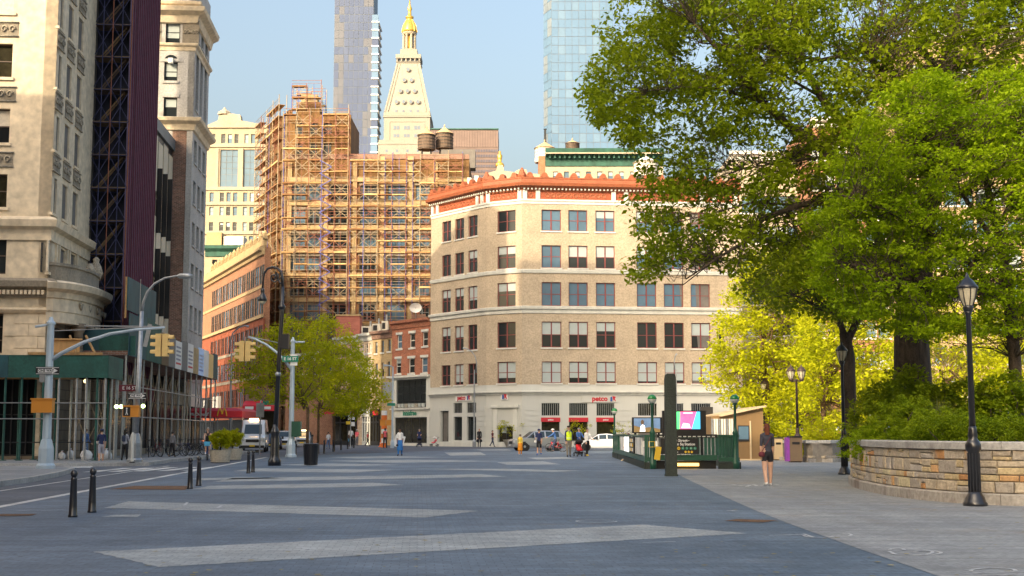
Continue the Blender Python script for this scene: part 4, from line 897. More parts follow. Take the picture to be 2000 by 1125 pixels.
part('roof', MB().prism(pk, 0, z8(313)), 'scaffold_brick', sc, Matrix()); part('tower_core', MB().prism([F8W.at(kx, .6), F8.at(.3, .6), F8.at(x8(681), .6), F8.at(x8(681), 12), F8W.at(kx, .6) + Vector((9, 8))], z8(313), z8(226)), 'scaffold_brick', sc, Matrix())
for y in (352, 398, 445, 490, 539, 586, 635): part('string_course', MB().box(0, -.4, z8(y) - .3, L8, -.01, z8(y) + .35), 'tan_row', sc, F8.M)
for p_ in (560, 632, 688, 742, 797, 846): part('pier', MB().box(x8(p_), -.3, 0, x8(p_ + 8), -.02, z8(318)), 'tan_row', sc, F8.M)
for p_ in (738, 795): part('parapet_pier', MB().box(x8(p_), -.3, z8(318), x8(p_ + 12), .8, z8(306)), 'tan_row', sc, F8.M)
part('parapet', MB().box(0, -.15, z8(311), L8, .5, z8(313) + .9), 'brown_brick', sc, F8.M)
turret = [F8.at(x8(572), 1), F8.at(x8(618), 1), F8.at(x8(618), 4), F8.at(x8(572), 4)]
part('turret', MB().prism(turret, z8(226), z8(196)), 'scaffold_brick', sc, Matrix()); part('turret_cap', MB().prism([F8.at(x8(580), 1.5), F8.at(x8(612), 1.5), F8.at(x8(612), 3.5), F8.at(x8(580), 3.5)], z8(196), z8(180)), 'tan_row', sc, Matrix())
# the scaffold itself: a thing of its own
sf = E('facade_scaffold', 'red and blue tube scaffold with plank decks covering the brown loft building', 'scaffold', (*F8.at(0, -2), 0))
def scaffold(F, x0, x1, zlo, ztop, bay, dep, seed, deckp=.72):
    rr = random.Random(seed); nb = max(1, round((x1 - x0) / bay)); bw = (x1 - x0) / nb
    tr, tb, tg = MB(), MB(), MB(); tubes = (tr, tb, tg); lv = 1.8; nl = int((ztop - zlo) / lv)
    for i in range(nb + 1):
        x = x0 + bw * i
        for y in (-dep, -dep + 1.2):
            zt = zlo + nl * lv + rr.choice((.5, 1.1, 1.6)); rr.choice((tr, tg, tb, tg, tg, tr)).tube((x, y, zlo), (x, y, zt), .06, n=5)
        if i < nb: rr.choice((tr, tr, tg, tb)).tube((x + bw * rr.choice((.35, .5, .65)), -dep - .05, zlo), (x + bw * .5, -dep - .05, zlo + nl * lv + .4), .04, n=4)
    for k in range(nl + 1):
        z = zlo + lv * k
        for i in range(nb):
            x = x0 + bw * i
            t = rr.choice((tr, tg, tg)); t.tube((x, -dep - .02, z + .95), (x + bw, -dep - .02, z + .95), .04, n=4); t.tube((x, -dep - .02, z + .5), (x + bw, -dep - .02, z + .5), .03, n=4)
            if k < nl and rr.random() < .6: t.tube((x, -dep, z), (x + bw, -dep, z + lv), .045, n=4).tube((x + bw, -dep, z), (x, -dep, z + lv), .045, n=4)
            tg.tube((x, -dep, z), (x, -dep + 1.2, z), .035, n=4)
            if rr.random() < deckp:
                w = rr.uniform(.75, 1); mbp = MB().box(x + .03, -dep - .08, z - .05, x + bw - .03, -dep + 1.0 * w, z + .02).box(x + .03, -dep - .12, z - .05, x + bw - .03, -dep - .085, z + rr.choice((.05, .1, .18)))
                part('plank', mbp, rr.choice(('plank', 'plank', 'plank_dark', 'plank_light')), sf, F.M)
    for t, m in ((tr, 'scaffold_red'), (tb, 'scaffold_blue'), (tg, 'scaffold_grey')):
        if t.v: part('tubes', t, m, sf, F.M, kind='stuff')
mk('plank_dark', (.24, .12, .05), .9, var=.35, scale=2); mk('plank_light', (.62, .42, .19), .85, var=.3, scale=2)
scaffold(F8, -.6, x8(680), 2, z8(216), 2.1, 1.7, 1); scaffold(F8, x8(680) + .3, L8 - 1, 2, z8(306), 2.05, 1.7, 2); scaffold(F8W, kx, 30.4, 2, z8(196), 4.6, 1.7, 3, .8); scaffold(Fac(F8.at(x8(566), 0), F8.d), 0, x8(624) - x8(566), z8(216), z8(160), 2.3, 1.0, 4, .8); scaffold(Fac(F8.at(x8(566), 5), F8.d), 0, x8(624) - x8(566), z8(216), z8(160), 2.3, 1.0, 6, .4)
part('debris_net', MB().box(x8(612), -1.85, 2, x8(640), -1.80, z8(250)), mk('net_blue', (.16, .14, .26), .8, var=.5, scale=1.2), sf, F8.M) if False else None
for k in range(26):
    z = z8(650) + k * 1.02; s_ = k % 2; part('stair_flight', MB().tube((x8(626) + s_ * 1.8, -2.1, z), (x8(626) + (1 - s_) * 1.8, -2.1, z + 1.02), .07, n=4), 'scaffold_blue', sf, F8.M)
water_tank('dark wooden water tank with conical roof, beside the stone clock tower', 833, 251, 293, 35, 214, legs=4); water_tank('dark wooden water tank closest to the bronze glass block', 868, 248, 291, 35, 216, legs=4)
pent = E('roof_penthouse', 'small rooftop plant room on the scaffolded building behind the water tanks', 'plant room', (*P(880, 320, 212).xy, z8(313)))
part('plant_wall', MB().box(-1.5, -1, 0, 4, 2, 3.0), 'roofing', pent); part('plant_vent', MB().box(.5, -1.4, .5, 2.5, -1.01, 1.8), 'galvanised', pent)

# ================================================================ towers far behind
def curtain_tower(name, label, facets, py0, py1, pitch, mats, ncol, edge='window_bluegrey', seed=1):
    rr = random.Random(seed); F0 = facets[0][0]; r = E(name, label, 'tower', (*F0.o, 0)); tot = 0
    for fi, (F, L_) in enumerate(facets):
        z1 = F.px(F_mid[fi], py0)[1]; z0 = F.px(F_mid[fi], py1)[1]; n = int(round((z1 - z0) / pitch)); nc = ncol[fi]; cw = L_ / nc
        part('frame_wall', MB().box(0, .12, 0, L_, .5, z1), edge, r, F.M); cache = {}
        for k in range(n):
            for i in range(nc):
                m = mats(fi, i, k, rr, nc); key = m
                if key not in cache: cache[key] = MB().box(.12, 0, .15, cw - .12, .115, pitch - .15).mesh('pane', m)
                o = link('pane', cache[key], r, F.M @ T(i * cw, 0, z0 + k * pitch) @ RZ(rr.gauss(0, .008)) @ Matrix.Rotation(rr.gauss(0, .008), 4, 'X'))
    return r
mk('tower_grey', (.075, .105, .19), .3, 0, var=.1, scale=.05, spec=.35); mk('tower_beige', (.115, .125, .155), .4, 0, var=.15, scale=.1, spec=.4); mk('tower_edge', (.12, .15, .19), .5, .0, var=.1)
mk('tower_blue', (.11, .205, .33), .2, .0, var=.1, scale=.05, spec=.6); mk('tower_pale', (.14, .235, .35), .25, .0, var=.1, scale=.05, spec=.5); mk('tower_sunlit', (.21, .25, .28), .3, .0, var=.15, scale=.1, spec=.5)
FA, LA = slabfac(643.5, 722, 700); F_mid = [680]
def mA(fi, i, k, rr, nc):
    if i in (0, 1): return 'tower_beige' if rr.random() < .75 else 'tower_grey'
    if i in (6, 7): return 'tower_beige' if rr.random() < .6 and (k // 4) % 2 else 'tower_grey'
    return 'tower_beige' if rr.random() < (.12 if i == 4 else .03) else 'tower_grey'
tA = curtain_tower('slim_tower', 'slim grey glass residential tower behind the scaffolded building', [(FA, LA)], -70, 330, 4.45, mA, [8], 'tower_edge')
mass(tA, FA, .3, LA - .3, .6, 24, 0, FA.px(680, -60)[1], 'tower_edge', 'core')
FA2, LA2 = slabfac(718, 733, 698); mass(tA, FA2, .4, LA2 - .6, 3, 16, 0, FA2.px(725, 34)[1], 'tower_edge', 'bay_core')
z = FA2.px(725, 330)[1]; k = 0
while z < FA2.px(725, 36)[1]:
    part('bay_slab', MB().box(0, .5, z, LA2, 18, z + .7), 'white', tA, FA2.M); part('pane', MB().box(.25, .9, z + .72, LA2 - .4, 2.9, z + 4.4), 'tower_blue' if k % 5 else 'tower_grey', tA, FA2.M); z += 4.45; k += 1
FG, LG = slabfac(1079, 1203, 770); F_mid = [1140, 1070]
q = FG.at(0); aG = P(1063, 700, 781).xy; FG2 = Fac(aG, q - aG)
def mG(fi, i, k, rr, nc):
    u = rr.random()
    if fi == 1: return 'tower_sunlit' if u < .45 else 'tower_pale'  # sunlight on the left facet painted as lighter panes
    return 'tower_pale' if u < .1 + (.3 if k in (3, 8, 13) else 0) else 'tower_blue'
tG = curtain_tower('glass_tower', 'tall pale blue glass skyscraper behind the spreading elm', [(FG, LG), (FG2, (q - aG).length)], -70, 330, 5.3, mG, [9, 2], 'tower_edge', 5)
mass(tG, FG, .3, LG - .3, .6, 30, 0, FG.px(1140, -60)[1], 'tower_edge', 'core')
mast = E('dark_fin', 'dark slim chimney standing by the foot of the blue glass skyscraper', 'chimney', (*P(1066, 700, 300).xy, 0)); part('shaft', MB().box(-.25, -.3, 0, .25, .3, P(1066, 253, 300).z), 'dark_metal', mast); part('cap', MB().box(-.35, -.4, P(1066, 253, 300).z, .35, .4, P(1066, 252, 300).z), 'black', mast)

# stone campanile with gilded lantern
YM = 690; FM, LM = slabfac(745, 836.5, YM); mid = LM / 2; zM = lambda y: FM.px(790, y)[1]; u = YM / FPX
cam_ = E('stone_clock_tower', 'white stone campanile with steep pyramid roof and gilded lantern', 'tower', (*FM.at(mid, mid), 0)); MT = WM[cam_.name]
hw = LM / 2
def sqr(mb, h0, z0, h1, z1): return mb.add([(-h0, -h0, z0), (h0, -h0, z0), (h0, h0, z0), (-h0, h0, z0), (-h1, -h1, z1), (h1, -h1, z1), (h1, h1, z1), (-h1, h1, z1)], [(0, 1, 5, 4), (1, 2, 6, 5), (2, 3, 7, 6), (3, 0, 4, 7), (4, 5, 6, 7), (3, 2, 1, 0)])
part('shaft', sqr(MB(), hw, 0, hw, zM(222)), 'pale_stone', cam_)
for h, y0, y1 in ((hw * 1.04, 229, 226.5), (hw * 1.015, 226, 219), (hw * 1.22, 330, 284), (hw * 1.24, 283.9, 280), (hw * 1.2, 279.9, 275)): part('stone_band', sqr(MB(), h, zM(y0), h, zM(y1)), 'pale_stone', cam_)
hp = 22.5 * u; part('pyramid_roof', sqr(MB(), hw * .98, zM(218.8), hp, zM(118)), 'pale_stone', cam_)
pf = MB().box(-hw * .78, -hw - .25, zM(275), hw * .78, -hw - .02, zM(273)).box(-hw * .78, -hw - .25, zM(238), hw * .78, -hw - .02, zM(236)).box(-hw * .78, -hw - .25, zM(273), -hw * .74, -hw - .02, zM(238)).box(hw * .74, -hw - .25, zM(273), hw * .78, -hw - .02, zM(238)); part('panel_frame', pf, 'pale_stone', cam_)
mk('tower_window', (.16, .20, .25), .2, var=.1, scale=.2)
for y0, y1 in ((246, 253), (262, 268)):
    for xx in (-.52, -.38, -.07, .07, .38, .52): part('window', MB().box(hw * xx - .7, -hw - .1, zM(y1), hw * xx + .7, -hw - .01, zM(y0)), 'tower_window', cam_)
for xx in (-.85, -.4, .05, .5): part('window', MB().box(hw * xx - .6, -hw * 1.22 - .1, zM(299), hw * xx + .6, -hw * 1.22 - .01, zM(294)), 'tower_window', cam_)
def ysl(z): t = (z - zM(218.8)) / (zM(118) - zM(218.8)); return -(hw * .98 + (hp - hw * .98) * t)
for yy, nn in ((131, 1), (153, 2), (175.5, 3), (198, 4)):
    for i in range(nn):
        x = (i - (nn - 1) / 2) * 14.3 * u; z = zM(yy); yq = ysl(z)
        dm = part('dormer', MB().add(*(lambda m: (m.v, m.f))(MB().sprism([(x + 1.15 * math.cos(R(a)), z + 1.25 * math.sin(R(a))) for a in range(0, 360, 30)], yq - 1.2, yq + 1.5))), 'pale_stone', cam_); part('porthole', MB().sprism([(x + .85 * math.cos(R(a)), z + .95 * math.sin(R(a))) for a in range(0, 360, 30)], yq - 1.27, yq - 1.21), 'tower_window', dm)
for i in range(4): x = (i - 1.5) * 14.3 * u; part('window', MB().box(x - .6, ysl(zM(217)) - .3, zM(219.5), x + .6, ysl(zM(217)) + .4, zM(215)), 'tower_window', cam_)
for sx in (-1, 1):
    part('hip_rib', MB().tube((sx * hw * .97, -hw * .97, zM(218)), (sx * hp, -hp, zM(118)), .55, n=4), 'pale_stone', cam_); part('hip_rib', MB().tube((sx * hw * .83, -hw * .99, zM(217)), (sx * hp * .75, -hp - .1, zM(119)), .3, n=4), 'pale_stone', cam_)
part('gallery', sqr(sqr(MB(), hp * 1.0, zM(118), hp * 1.12, zM(114)), hp * 1.13, zM(107.8), hp * 1.13, zM(100)), 'pale_stone', cam_)
for i in range(6): x = hp * (-1 + .4 * i); part('gallery_column', MB().lathe([(.45, zM(114)), (.4, zM(108))], 8, c=(x, -hp * 1.03, 0)), 'pale_stone', cam_)
part('gallery_core', sqr(MB(), hp * .85, zM(114), hp * .85, zM(107.8)), 'tower_window', cam_)
part('lantern_base', sqr(sqr(MB(), 17.5 * u, zM(100), 17 * u, zM(88)), 13.5 * u, zM(88), 13.5 * u, zM(85.5)), 'pale_stone', cam_)
for i in range(8):
    w = math.pi / 8 + i * math.pi / 4; part('lantern_column', MB().lathe([(.75, zM(85.5)), (.65, zM(55))], 8, c=(12 * u * math.cos(w), 12 * u * math.sin(w), 0)), 'cream_stone', cam_)
part('lantern_core', MB().lathe([(3.6 * u, zM(85.5)), (3.6 * u, zM(55))], 8), 'gold', cam_); part('lantern_ring', MB().lathe([(13.5 * u, zM(56)), (15 * u, zM(54)), (15 * u, zM(51))], 16), 'cream_stone', cam_)
part('gilded_dome', MB().lathe([(15.5 * u, zM(51)), (15 * u, zM(46)), (12.5 * u, zM(37)), (8.5 * u, zM(28)), (5.5 * u, zM(24)), (8 * u, zM(22)), (8.5 * u, zM(19.5)), (4 * u, zM(17)), (3.4 * u, zM(8)), (5 * u, zM(3)), (2 * u, zM(-4)), (.3, zM(-14))], 20), 'gold', cam_, smooth=True)
for i in range(8): w = i * math.pi / 4; part('dome_rib', MB().path([(15.6 * u * math.cos(w), 15.6 * u * math.sin(w), zM(50)), (12.8 * u * math.cos(w), 12.8 * u * math.sin(w), zM(37)), (6 * u * math.cos(w), 6 * u * math.sin(w), zM(25))], .35, 4), 'gold', cam_)
# bronze glass block
FZ, LZ = slabfac(838, 973, 430); zZ = lambda y: FZ.px(930, y)[1]
bz = E('bronze_block', 'dark bronze curtain wall office block behind the water tanks', 'building', (*FZ.o, 0)); mass(bz, FZ, 0, LZ, .1, 20, 0, zZ(252), 'bronze', 'frame_wall')
part('parapet', MB().box(-.1, -.3, zZ(253), LZ + .1, .09, zZ(251)), 'green_cornice', bz, FZ.M); pn = MB().box(.12, -.04, 0, LZ / 24 - .12, .09, 1).mesh('pane', 'bronze_glass') if False else None
mk('bronze_glass', (.13, .12, .15), .15, .3, var=.3, scale=.15); mk('bronze_panel', (.20, .14, .12), .5, .1, var=.2, scale=.3); cw = LZ / 26
m1 = MB().box(.1, -.05, 0, cw - .1, .09, zZ(256) - zZ(287)).mesh('panel', 'bronze_panel'); m2 = MB().box(.1, -.05, 0, cw - .1, .09, (zZ(0) - zZ(10)) * .5).mesh('pane', 'bronze_glass')
for i in range(26):
    link('panel', m1, bz, FZ.M @ T(cw * i, 0, zZ(287)))
    for k in range(7): link('pane', m2, bz, FZ.M @ T(cw * i, 0, zZ(297 + k * 10)))
# white building with the dark green cornice, and its neighbours behind the corner building
FH, LH = slabfac(1066, 1300, 232); zH = lambda y: FH.px(1150, y)[1]; xH = lambda p: FH.px(p, 320)[0]
bh = E('white_block', 'white building with deep dark green cornice rising behind the corner building', 'building', (*FH.o, 0)); oh = [(xH(1080 + 21.5 * i), zH(352), xH(1090 + 21.5 * i), zH(335)) for i in range(10)]
wall(bh, FH, 0, LH, 0, zH(325), oh, 'cream_stone', .3); windows(bh, FH, oh, 'window_bluegrey', (1, 2), .1, .2, ('glass_sky',), blinds=.5); mass(bh, FH, .1, LH, .5, 14, 0, zH(300), 'orange_brick')
part('cornice', MB().sweep([(0, 0), (LH, 0)], [(0, zH(325)), (.2, zH(324.5)), (.25, zH(313)), (.5, zH(308)), (1.3, zH(303.5)), (1.5, zH(297)), (1.6, zH(293)), (0, zH(292.5)), (0, zH(300))]), 'green_cornice', bh, FH.M)
for i in range(24): part('bracket', MB().box(xH(1072 + i * 9.6), -1.1, zH(311), xH(1075.5 + i * 9.6), -.26, zH(305)), 'green_cornice', bh, FH.M)
part('cornice_moulding', MB().box(-.1, -1.75, zH(304), LH, -1.51, zH(301.5)), 'cream_stone', bh, FH.M)
part('brick_return', MB().box(xH(1052), 1, 0, xH(1065), 6, zH(302)), 'orange_brick', bh, FH.M)
water_tank('squat white water tank with a tan cone next to the brick return wall', 1064, 277, 318, 40, 236, 'tank_white', 'tank_cone', 3); water_tank('small wooden water tank peeping over the green cornice', 1118, 274, 294, 28, 242, 'tank_wood', 'tank_cone', 1); water_tank('white water tank half hidden by the elm leaves', 1262, 305, 346, 50, 222, 'tank_white', 'tank_white', 2)
FO, LO = slabfac(945, 1055, 200); zO = lambda y: FO.px(1000, y)[1]; xO = lambda p: FO.px(p, 330)[0]
bo = E('ornate_parapet_house', 'cream house with stepped ornamental parapet and gilt statue peeping over the terracotta cornice', 'building', (*FO.o, 0))
part('parapet', MB().sprism([(0, 0), (LO, 0), (LO, zO(340)), (xO(1030), zO(338)), (xO(1028), zO(331)), (xO(1012), zO(331)), (xO(1005), zO(336)), (xO(985), zO(334)), (xO(982), zO(322)), (xO(972), zO(322)), (xO(969), zO(333)), (xO(952), zO(338)), (0, zO(345))], 0, 6), 'cream_stone', bo, FO.M)
part('statue', MB().lathe([(.75, 0), (.6, .4), (.28, .6), (.34, 1.1), (.42, 1.6), (.2, 1.9), (.2, 2.25), (.05, 2.4)], 8, c=(xO(976), 1, zO(322))), 'gold', bo, FO.M, smooth=True)
for k in range(3): part('roof_box', MB().box(xO(912 + k * 14), 2, 0, xO(920 + k * 14), 5, zO(342 - 4 * (k % 2))), 'tank_white', bo, FO.M)

# ================================================================ row houses by the corner building
dR = Vector((.6115, -.791)); def_line = C0 - dR * .12
def row(name, label, pa, pb, ytop, mat, wins, frame, gmat=('glass', 'glass_sky'), cor_=None, low=None, lint=('white_trim', .3)):
    a = meet(def_line, dR, pa); b = meet(def_line, dR, pb); F = Fac(a, b - a); L_ = (b - a).length; zt = F.px((pa + pb) / 2, ytop)[1]; r = E(name, label, 'building', (*b, 0))
    o = [(F.px(x0, 700)[0], F.px((x0 + x1) / 2, y1)[1], F.px(x1, 700)[0], F.px((x0 + x1) / 2, y0)[1]) for x0, y0, x1, y1 in wins]
    zlo = low(F) if low else 0
    wall(r, F, 0, L_, zlo, zt, o, mat, .25); windows(r, F, o, frame, (1, 2), .1, .14, gmat, blinds=.4, sill=('white_trim', .2), lintel=lint); mass(r, F, .05, L_ - .05, .5, 12, 0, zt - .25, mat)
    part('cornice', MB().sweep([(0, 0), (L_, 0)], [(0, zt - .9), (.12, zt - .85), (.2, zt - .35), (.5, zt - .2), (.55, zt + .1), (-.4, zt + .15)]), cor_ or 'white_trim', r, F.M)
    return r, F, L_, zt
zl = lambda y: (lambda F: F.px(800, y)[1])
r1, FR, LR, zR = row('brick_row_house', 'narrow red brick row house with tall black shop window beside the corner building', 766, 840.5, 626, 'red_brick', [(775, 654, 785, 681), (799.5, 651, 810.5, 679), (824.5, 648, 835.5, 676), (773, 701, 783.5, 730), (798, 700, 810, 729), (823, 698, 835, 728)], 'window_white', cor_='red_brick', low=zl(736))
yR = lambda y: FR.px(803, y)[1]; xR = lambda p: FR.px(p, 780)[0]
ob = [(xR(773.5), yR(796), xR(832), yR(741))]; og = [(xR(771), .3, xR(834), yR(815))]
wall(r1, FR, 0, LR, -.1, yR(736), ob + og, 'white_trim', .3); windows(r1, FR, ob, 'black_frame', (5, 4), .07, .15, ('glass',)); windows(r1, FR, og, 'black_frame', (4, 1), .12, .15, ('glass_warm',))
part('shop_cornice', MB().box(-.1, -.35, yR(737), LR, -.01, yR(733)), 'white_trim', r1, FR.M); part('ledge', MB().box(-.05, -.25, yR(800), LR, -.01, yR(797)), 'white_trim', r1, FR.M)
for k in range(9): 
    x = xR(776) + (xR(829) - xR(776)) * k / 8; part('potted_plant', MB().lathe([(.18, 0), (.25, .45)], 8, c=(x, -.15, yR(796) + .02)), 'globe_white' if k % 3 else 'planter', r1, FR.M)
tag_ = text('innisfree', .85, r1, FR.M @ T(xR(801), -.05, yR(807)), 'sign_green', bold=.02)
part('roof_skylight', MB().sprism([(xR(795), zR), (xR(838), zR), (xR(836), zR + .8), (xR(826), zR + 2.1)], 3, 7), 'galvanised', r1, FR.M)
dish = E('satellite_dish', 'round white satellite dish on the roof of the red brick row house', 'satellite dish', (*FR.at(xR(797), 1), zR)); part('mast', MB().tube((0, 0, 0), (0, 0, 1.4), .05), 'galvanised', dish); md = MB().lathe([(.05, 0), (.5, .1), (.75, .28)], 14, caps=False); md.v = [(x, -z, y * .8 + 1.6) for x, y, z in md.v]; part('reflector', md, 'white', dish, smooth=True)
chim = E('roof_stack', 'brick chimney with pipes at the party wall of the red brick house', 'chimney', (*FR.at(xR(775), 3), zR)); part('stack', MB().box(-.8, -.5, -1, .9, .5, 1.1), 'brown_brick', chim); part('pot', MB().lathe([(.2, 1.1), (.16, 1.7)], 8), 'terracotta', chim)
row('tan_row_house', 'tan row house with brown cornice joined to the red brick row house', 728, 766, 648, 'tan_row', [(732, 668, 737, 690), (744, 665, 749.5, 688), (757, 663, 763, 686), (733, 710, 738, 738), (745, 708, 750, 736), (757, 706, 762, 735), (733, 755, 738, 780), (745, 754, 750, 780)], 'window_brown', cor_='brown_brick', lint=None)
row('cream_row_house', 'cream row house with white cornice between tan and pink houses', 702, 728, 653, mk('cream_row', (.66, .52, .37), .9, var=.12, scale=.6, fine=4), [(706, 672, 710, 690), (713.5, 671, 718, 690), (721, 670, 725.5, 689), (706, 712, 710, 735), (713.5, 711, 718, 735), (721, 710, 725.5, 735)], 'window_white', lint=None)
row('pink_row_house', 'pinkish row house mostly hidden by the round street tree', 655, 702, 659, mk('pink_row', (.58, .38, .27), .9, var=.12, scale=.6, fine=4), [(684, 676, 688, 692), (692, 675, 696, 691), (684, 715, 688, 735), (692, 714, 696, 734)], 'window_white', lint=None)
row('far_row_house', 'brown shop house behind the street trees with a dark awning', 560, 655, 690, 'orange_brick', [(570 + 14 * k, 705, 578 + 14 * k, 730) for k in range(6)], 'window_dark')
fr = Fac(meet(def_line, dR, 700), dR); 
rp = E('red_party_wall', 'plain red painted party wall above the row houses', 'wall', (*P(680, 700, 180).xy, 0)); Fq, Lq = slabfac(655, 702, 182); part('wall_face', MB().box(0, 0, 0, Lq, 3, Fq.px(680, 617)[1]), mk('red_wall', (.42, .14, .10), .9, var=.15, scale=.5, brick=(.4, .13, .01, (.4, .2, .16), .1)), rp, Fq.M); part('coping', MB().box(-.1, -.1, Fq.px(680, 617)[1], Lq + .1, 3.1, Fq.px(680, 617)[1] + .2), 'tan_row', rp, Fq.M)
for lab, px, w, y0, y1 in (('white rooftop air unit beside a vent pipe', 736, 16, 630, 650), ('taller white rooftop air unit on the cream house', 752, 12, 624, 648), ('squat grey rooftop duct box', 718, 22, 635, 654)):
    t = P(px, y1, 172); h = P(px, y0, 172).z - t.z; ac = E('roof_air_unit', lab, 'air unit', tuple(t)); wv = w * 172 / FPX / 2; part('housing', MB().box(-wv, -.6, 0, wv, .8, h * .85), 'tank_white', ac); part('vent_pipe', MB().tube((wv * .5, 0, h * .8), (wv * .5, 0, h * 1.4), .14, n=8), 'galvanised', ac); part('grille', MB().box(-wv * .8, -.64, h * .2, wv * .2, -.605, h * .7), 'dark_metal', ac)
# shop fronts under the row houses
for pa, pb, m, lab, words in ((712, 727, 'white_trim', 'white shop front with glazed door under the cream house', None), (728, 745, 'black_frame', 'black shop front with small red sign under the tan house', None), (655, 700, 'black_frame', 'dark shop front with red awning behind the trees', None)):
    a, b = meet(def_line + dR.orthogonal() * 0, dR, pa), meet(def_line, dR, pb); F = Fac(a, b - a); L_ = (b - a).length; r = E('shop', lab, 'shop', (*F.at(L_ / 2), 0)); zz = 4.4
    part('fascia', MB().box(0, -.3, zz - .9, L_, -.01, zz), m, r, F.M); n = 3
    for i in range(n):
        w = L_ / n; f = part('glazing_frame', MB().box(i * w, -.2, 0, i * w + .15, -.01, zz - .9).box((i + 1) * w - .15, -.2, 0, (i + 1) * w, -.01, zz - .9).box(i * w + .15, -.2, 2.7, (i + 1) * w - .15, -.01, 2.9).box(i * w + .15, -.2, 0, (i + 1) * w - .15, -.01, .5), m, r, F.M); part('pane', MB().box(i * w + .15, -.1, .5, (i + 1) * w - .15, -.05, zz - .9), 'glass_warm', f, F.M)
    if pa == 655: part('awning', MB().box(0, -1.6, zz - .5, L_, -.31, zz + .2), 'red', r, F.M)
    if pa == 728: part('sign_panel', MB().box(L_ * .45, -.45, zz - .75, L_ * .95, -.305, zz - .15), 'red', r, F.M)
# red and dark shop fronts under the orange block
for p0, p1, m, lab in ((478, 505, 'red', 'red awning shop beyond the white van'), (505, 540, 'red', 'second red awning with white letters behind the curled lamp post')):
    t = P(p0, 800, 172); w = (p1 - p0) * 172 / FPX; r = E('corner_shop', lab, 'shop', (t.x, 172, 0)); zt = P(p0, 783, 172).z
    part('front', MB().box(0, 0, 0, w, 3, zt - .8), 'glass_warm', r); part('awning', MB().add([(0, 0, zt), (w, 0, zt), (w, -1.5, zt - .6), (0, -1.5, zt - .6), (0, -1.55, zt - 1.3), (w, -1.55, zt - 1.3)], [(3, 2, 1, 0), (4, 5, 2, 3)]), m, r); part('upper_wall', MB().box(0, .2, zt - .8, w, 3, zt + 1.6), 'brown_brick', r); part('sign_strip', MB().box(w * .2, -1.6, zt - 1.1, w * .8, -1.56, zt - .75), 'white', r)

# ================================================================ buildings beyond the park and unseen ones put in for their shade
def block(name, label, px0, px1, Y, ytop, mat, nx, pitch, w, h, frame='window_dark', turn=0, glass=('glass', 'glass_sky')):
    F, L_ = slabfac(px0, px1, Y); zt = F.px((px0 + px1) / 2, ytop)[1]; r = E(name, label, 'building', (*F.o, 0)); n = int((zt - 3) / pitch); o = [(L_ * (i + .5) / nx - w / 2, 2 + k * pitch, L_ * (i + .5) / nx + w / 2, 2 + k * pitch + h) for i in range(nx) for k in range(n)]
    wall(r, F, 0, L_, 0, zt, o, mat, .3); windows(r, F, o, frame, (1, 2), .1, .18, glass, blinds=.3, sill=('white_trim', .2)); mass(r, F, .05, L_ - .05, .5, 14, 0, zt - .2, mat)
    part('cornice', MB().sweep([(0, 0), (L_, 0)], [(0, zt - 1), (.2, zt - .9), (.3, zt - .4), (.8, zt - .2), (.8, zt + .2), (-.3, zt + .3)]), 'white_trim', r, F.M); return r
block('cream_hotel', 'cream stone hotel glimpsed through the elm leaves', 1432, 1590, 168, 300, 'cream_stone', 7, 3.9, 1.5, 2.2); block('brick_apartment', 'orange brick apartment block showing through gaps in the big tree', 1592, 1790, 160, 235, 'orange_brick', 8, 3.6, 1.4, 2.0, 'window_white'); block('pale_apartment', 'tall pale apartment block behind the topmost tree branches', 1792, 2130, 150, 62, 'tan_row', 11, 3.6, 1.5, 2.0)
def shade_block(label, y0, y1, h, mat):
    F = Fac((-25.0, y0), (-.0, 1)); L_ = y1 - y0; r = E('avenue_shade_block', label, 'building', (-25, y0)); o = [(2 + i * 4.0, 4 + k * 4, 4 + i * 4.0, 6.4 + k * 4) for i in range(int((L_ - 1) / 4)) for k in range(int((h - 5) / 4))]
    wall(r, F, 0, L_, 0, h, o, mat, .3); windows(r, F, o, 'window_dark', (1, 2), .1, .2, ('glass',)); mass(r, F, .1, L_ - .1, .5, 34, 0, h - .2, 'roofing'); return r
def hidden_caster(label, x0, y0, w, d, h):
    F = Fac((x0, y0), (1, 0)); r = E('shade_caster_block', label, 'building', (x0, y0)); o = [(2 + i * 4.0, 4 + k * 4, 4 + i * 4.0, 6.4 + k * 4) for i in range(int((w - 2) / 4)) for k in range(int((h - 5) / 4))]
    wall(r, F, 0, w, 0, h, o, 'orange_brick', .3); windows(r, F, o, 'window_dark', (1, 2), .1, .2, ('glass',)); mass(r, F, .1, w - .1, .5, d, 0, h - .2, 'roofing')
hidden_caster('unseen tall block behind the grey hotel, added to shade the orange brick block', -104, 121, 54, 30, 54)  # added out of sight to shade the orange block's lower floors
for lab, a, b, h, m in SHADE: shade_block(lab, a, b, h, m)
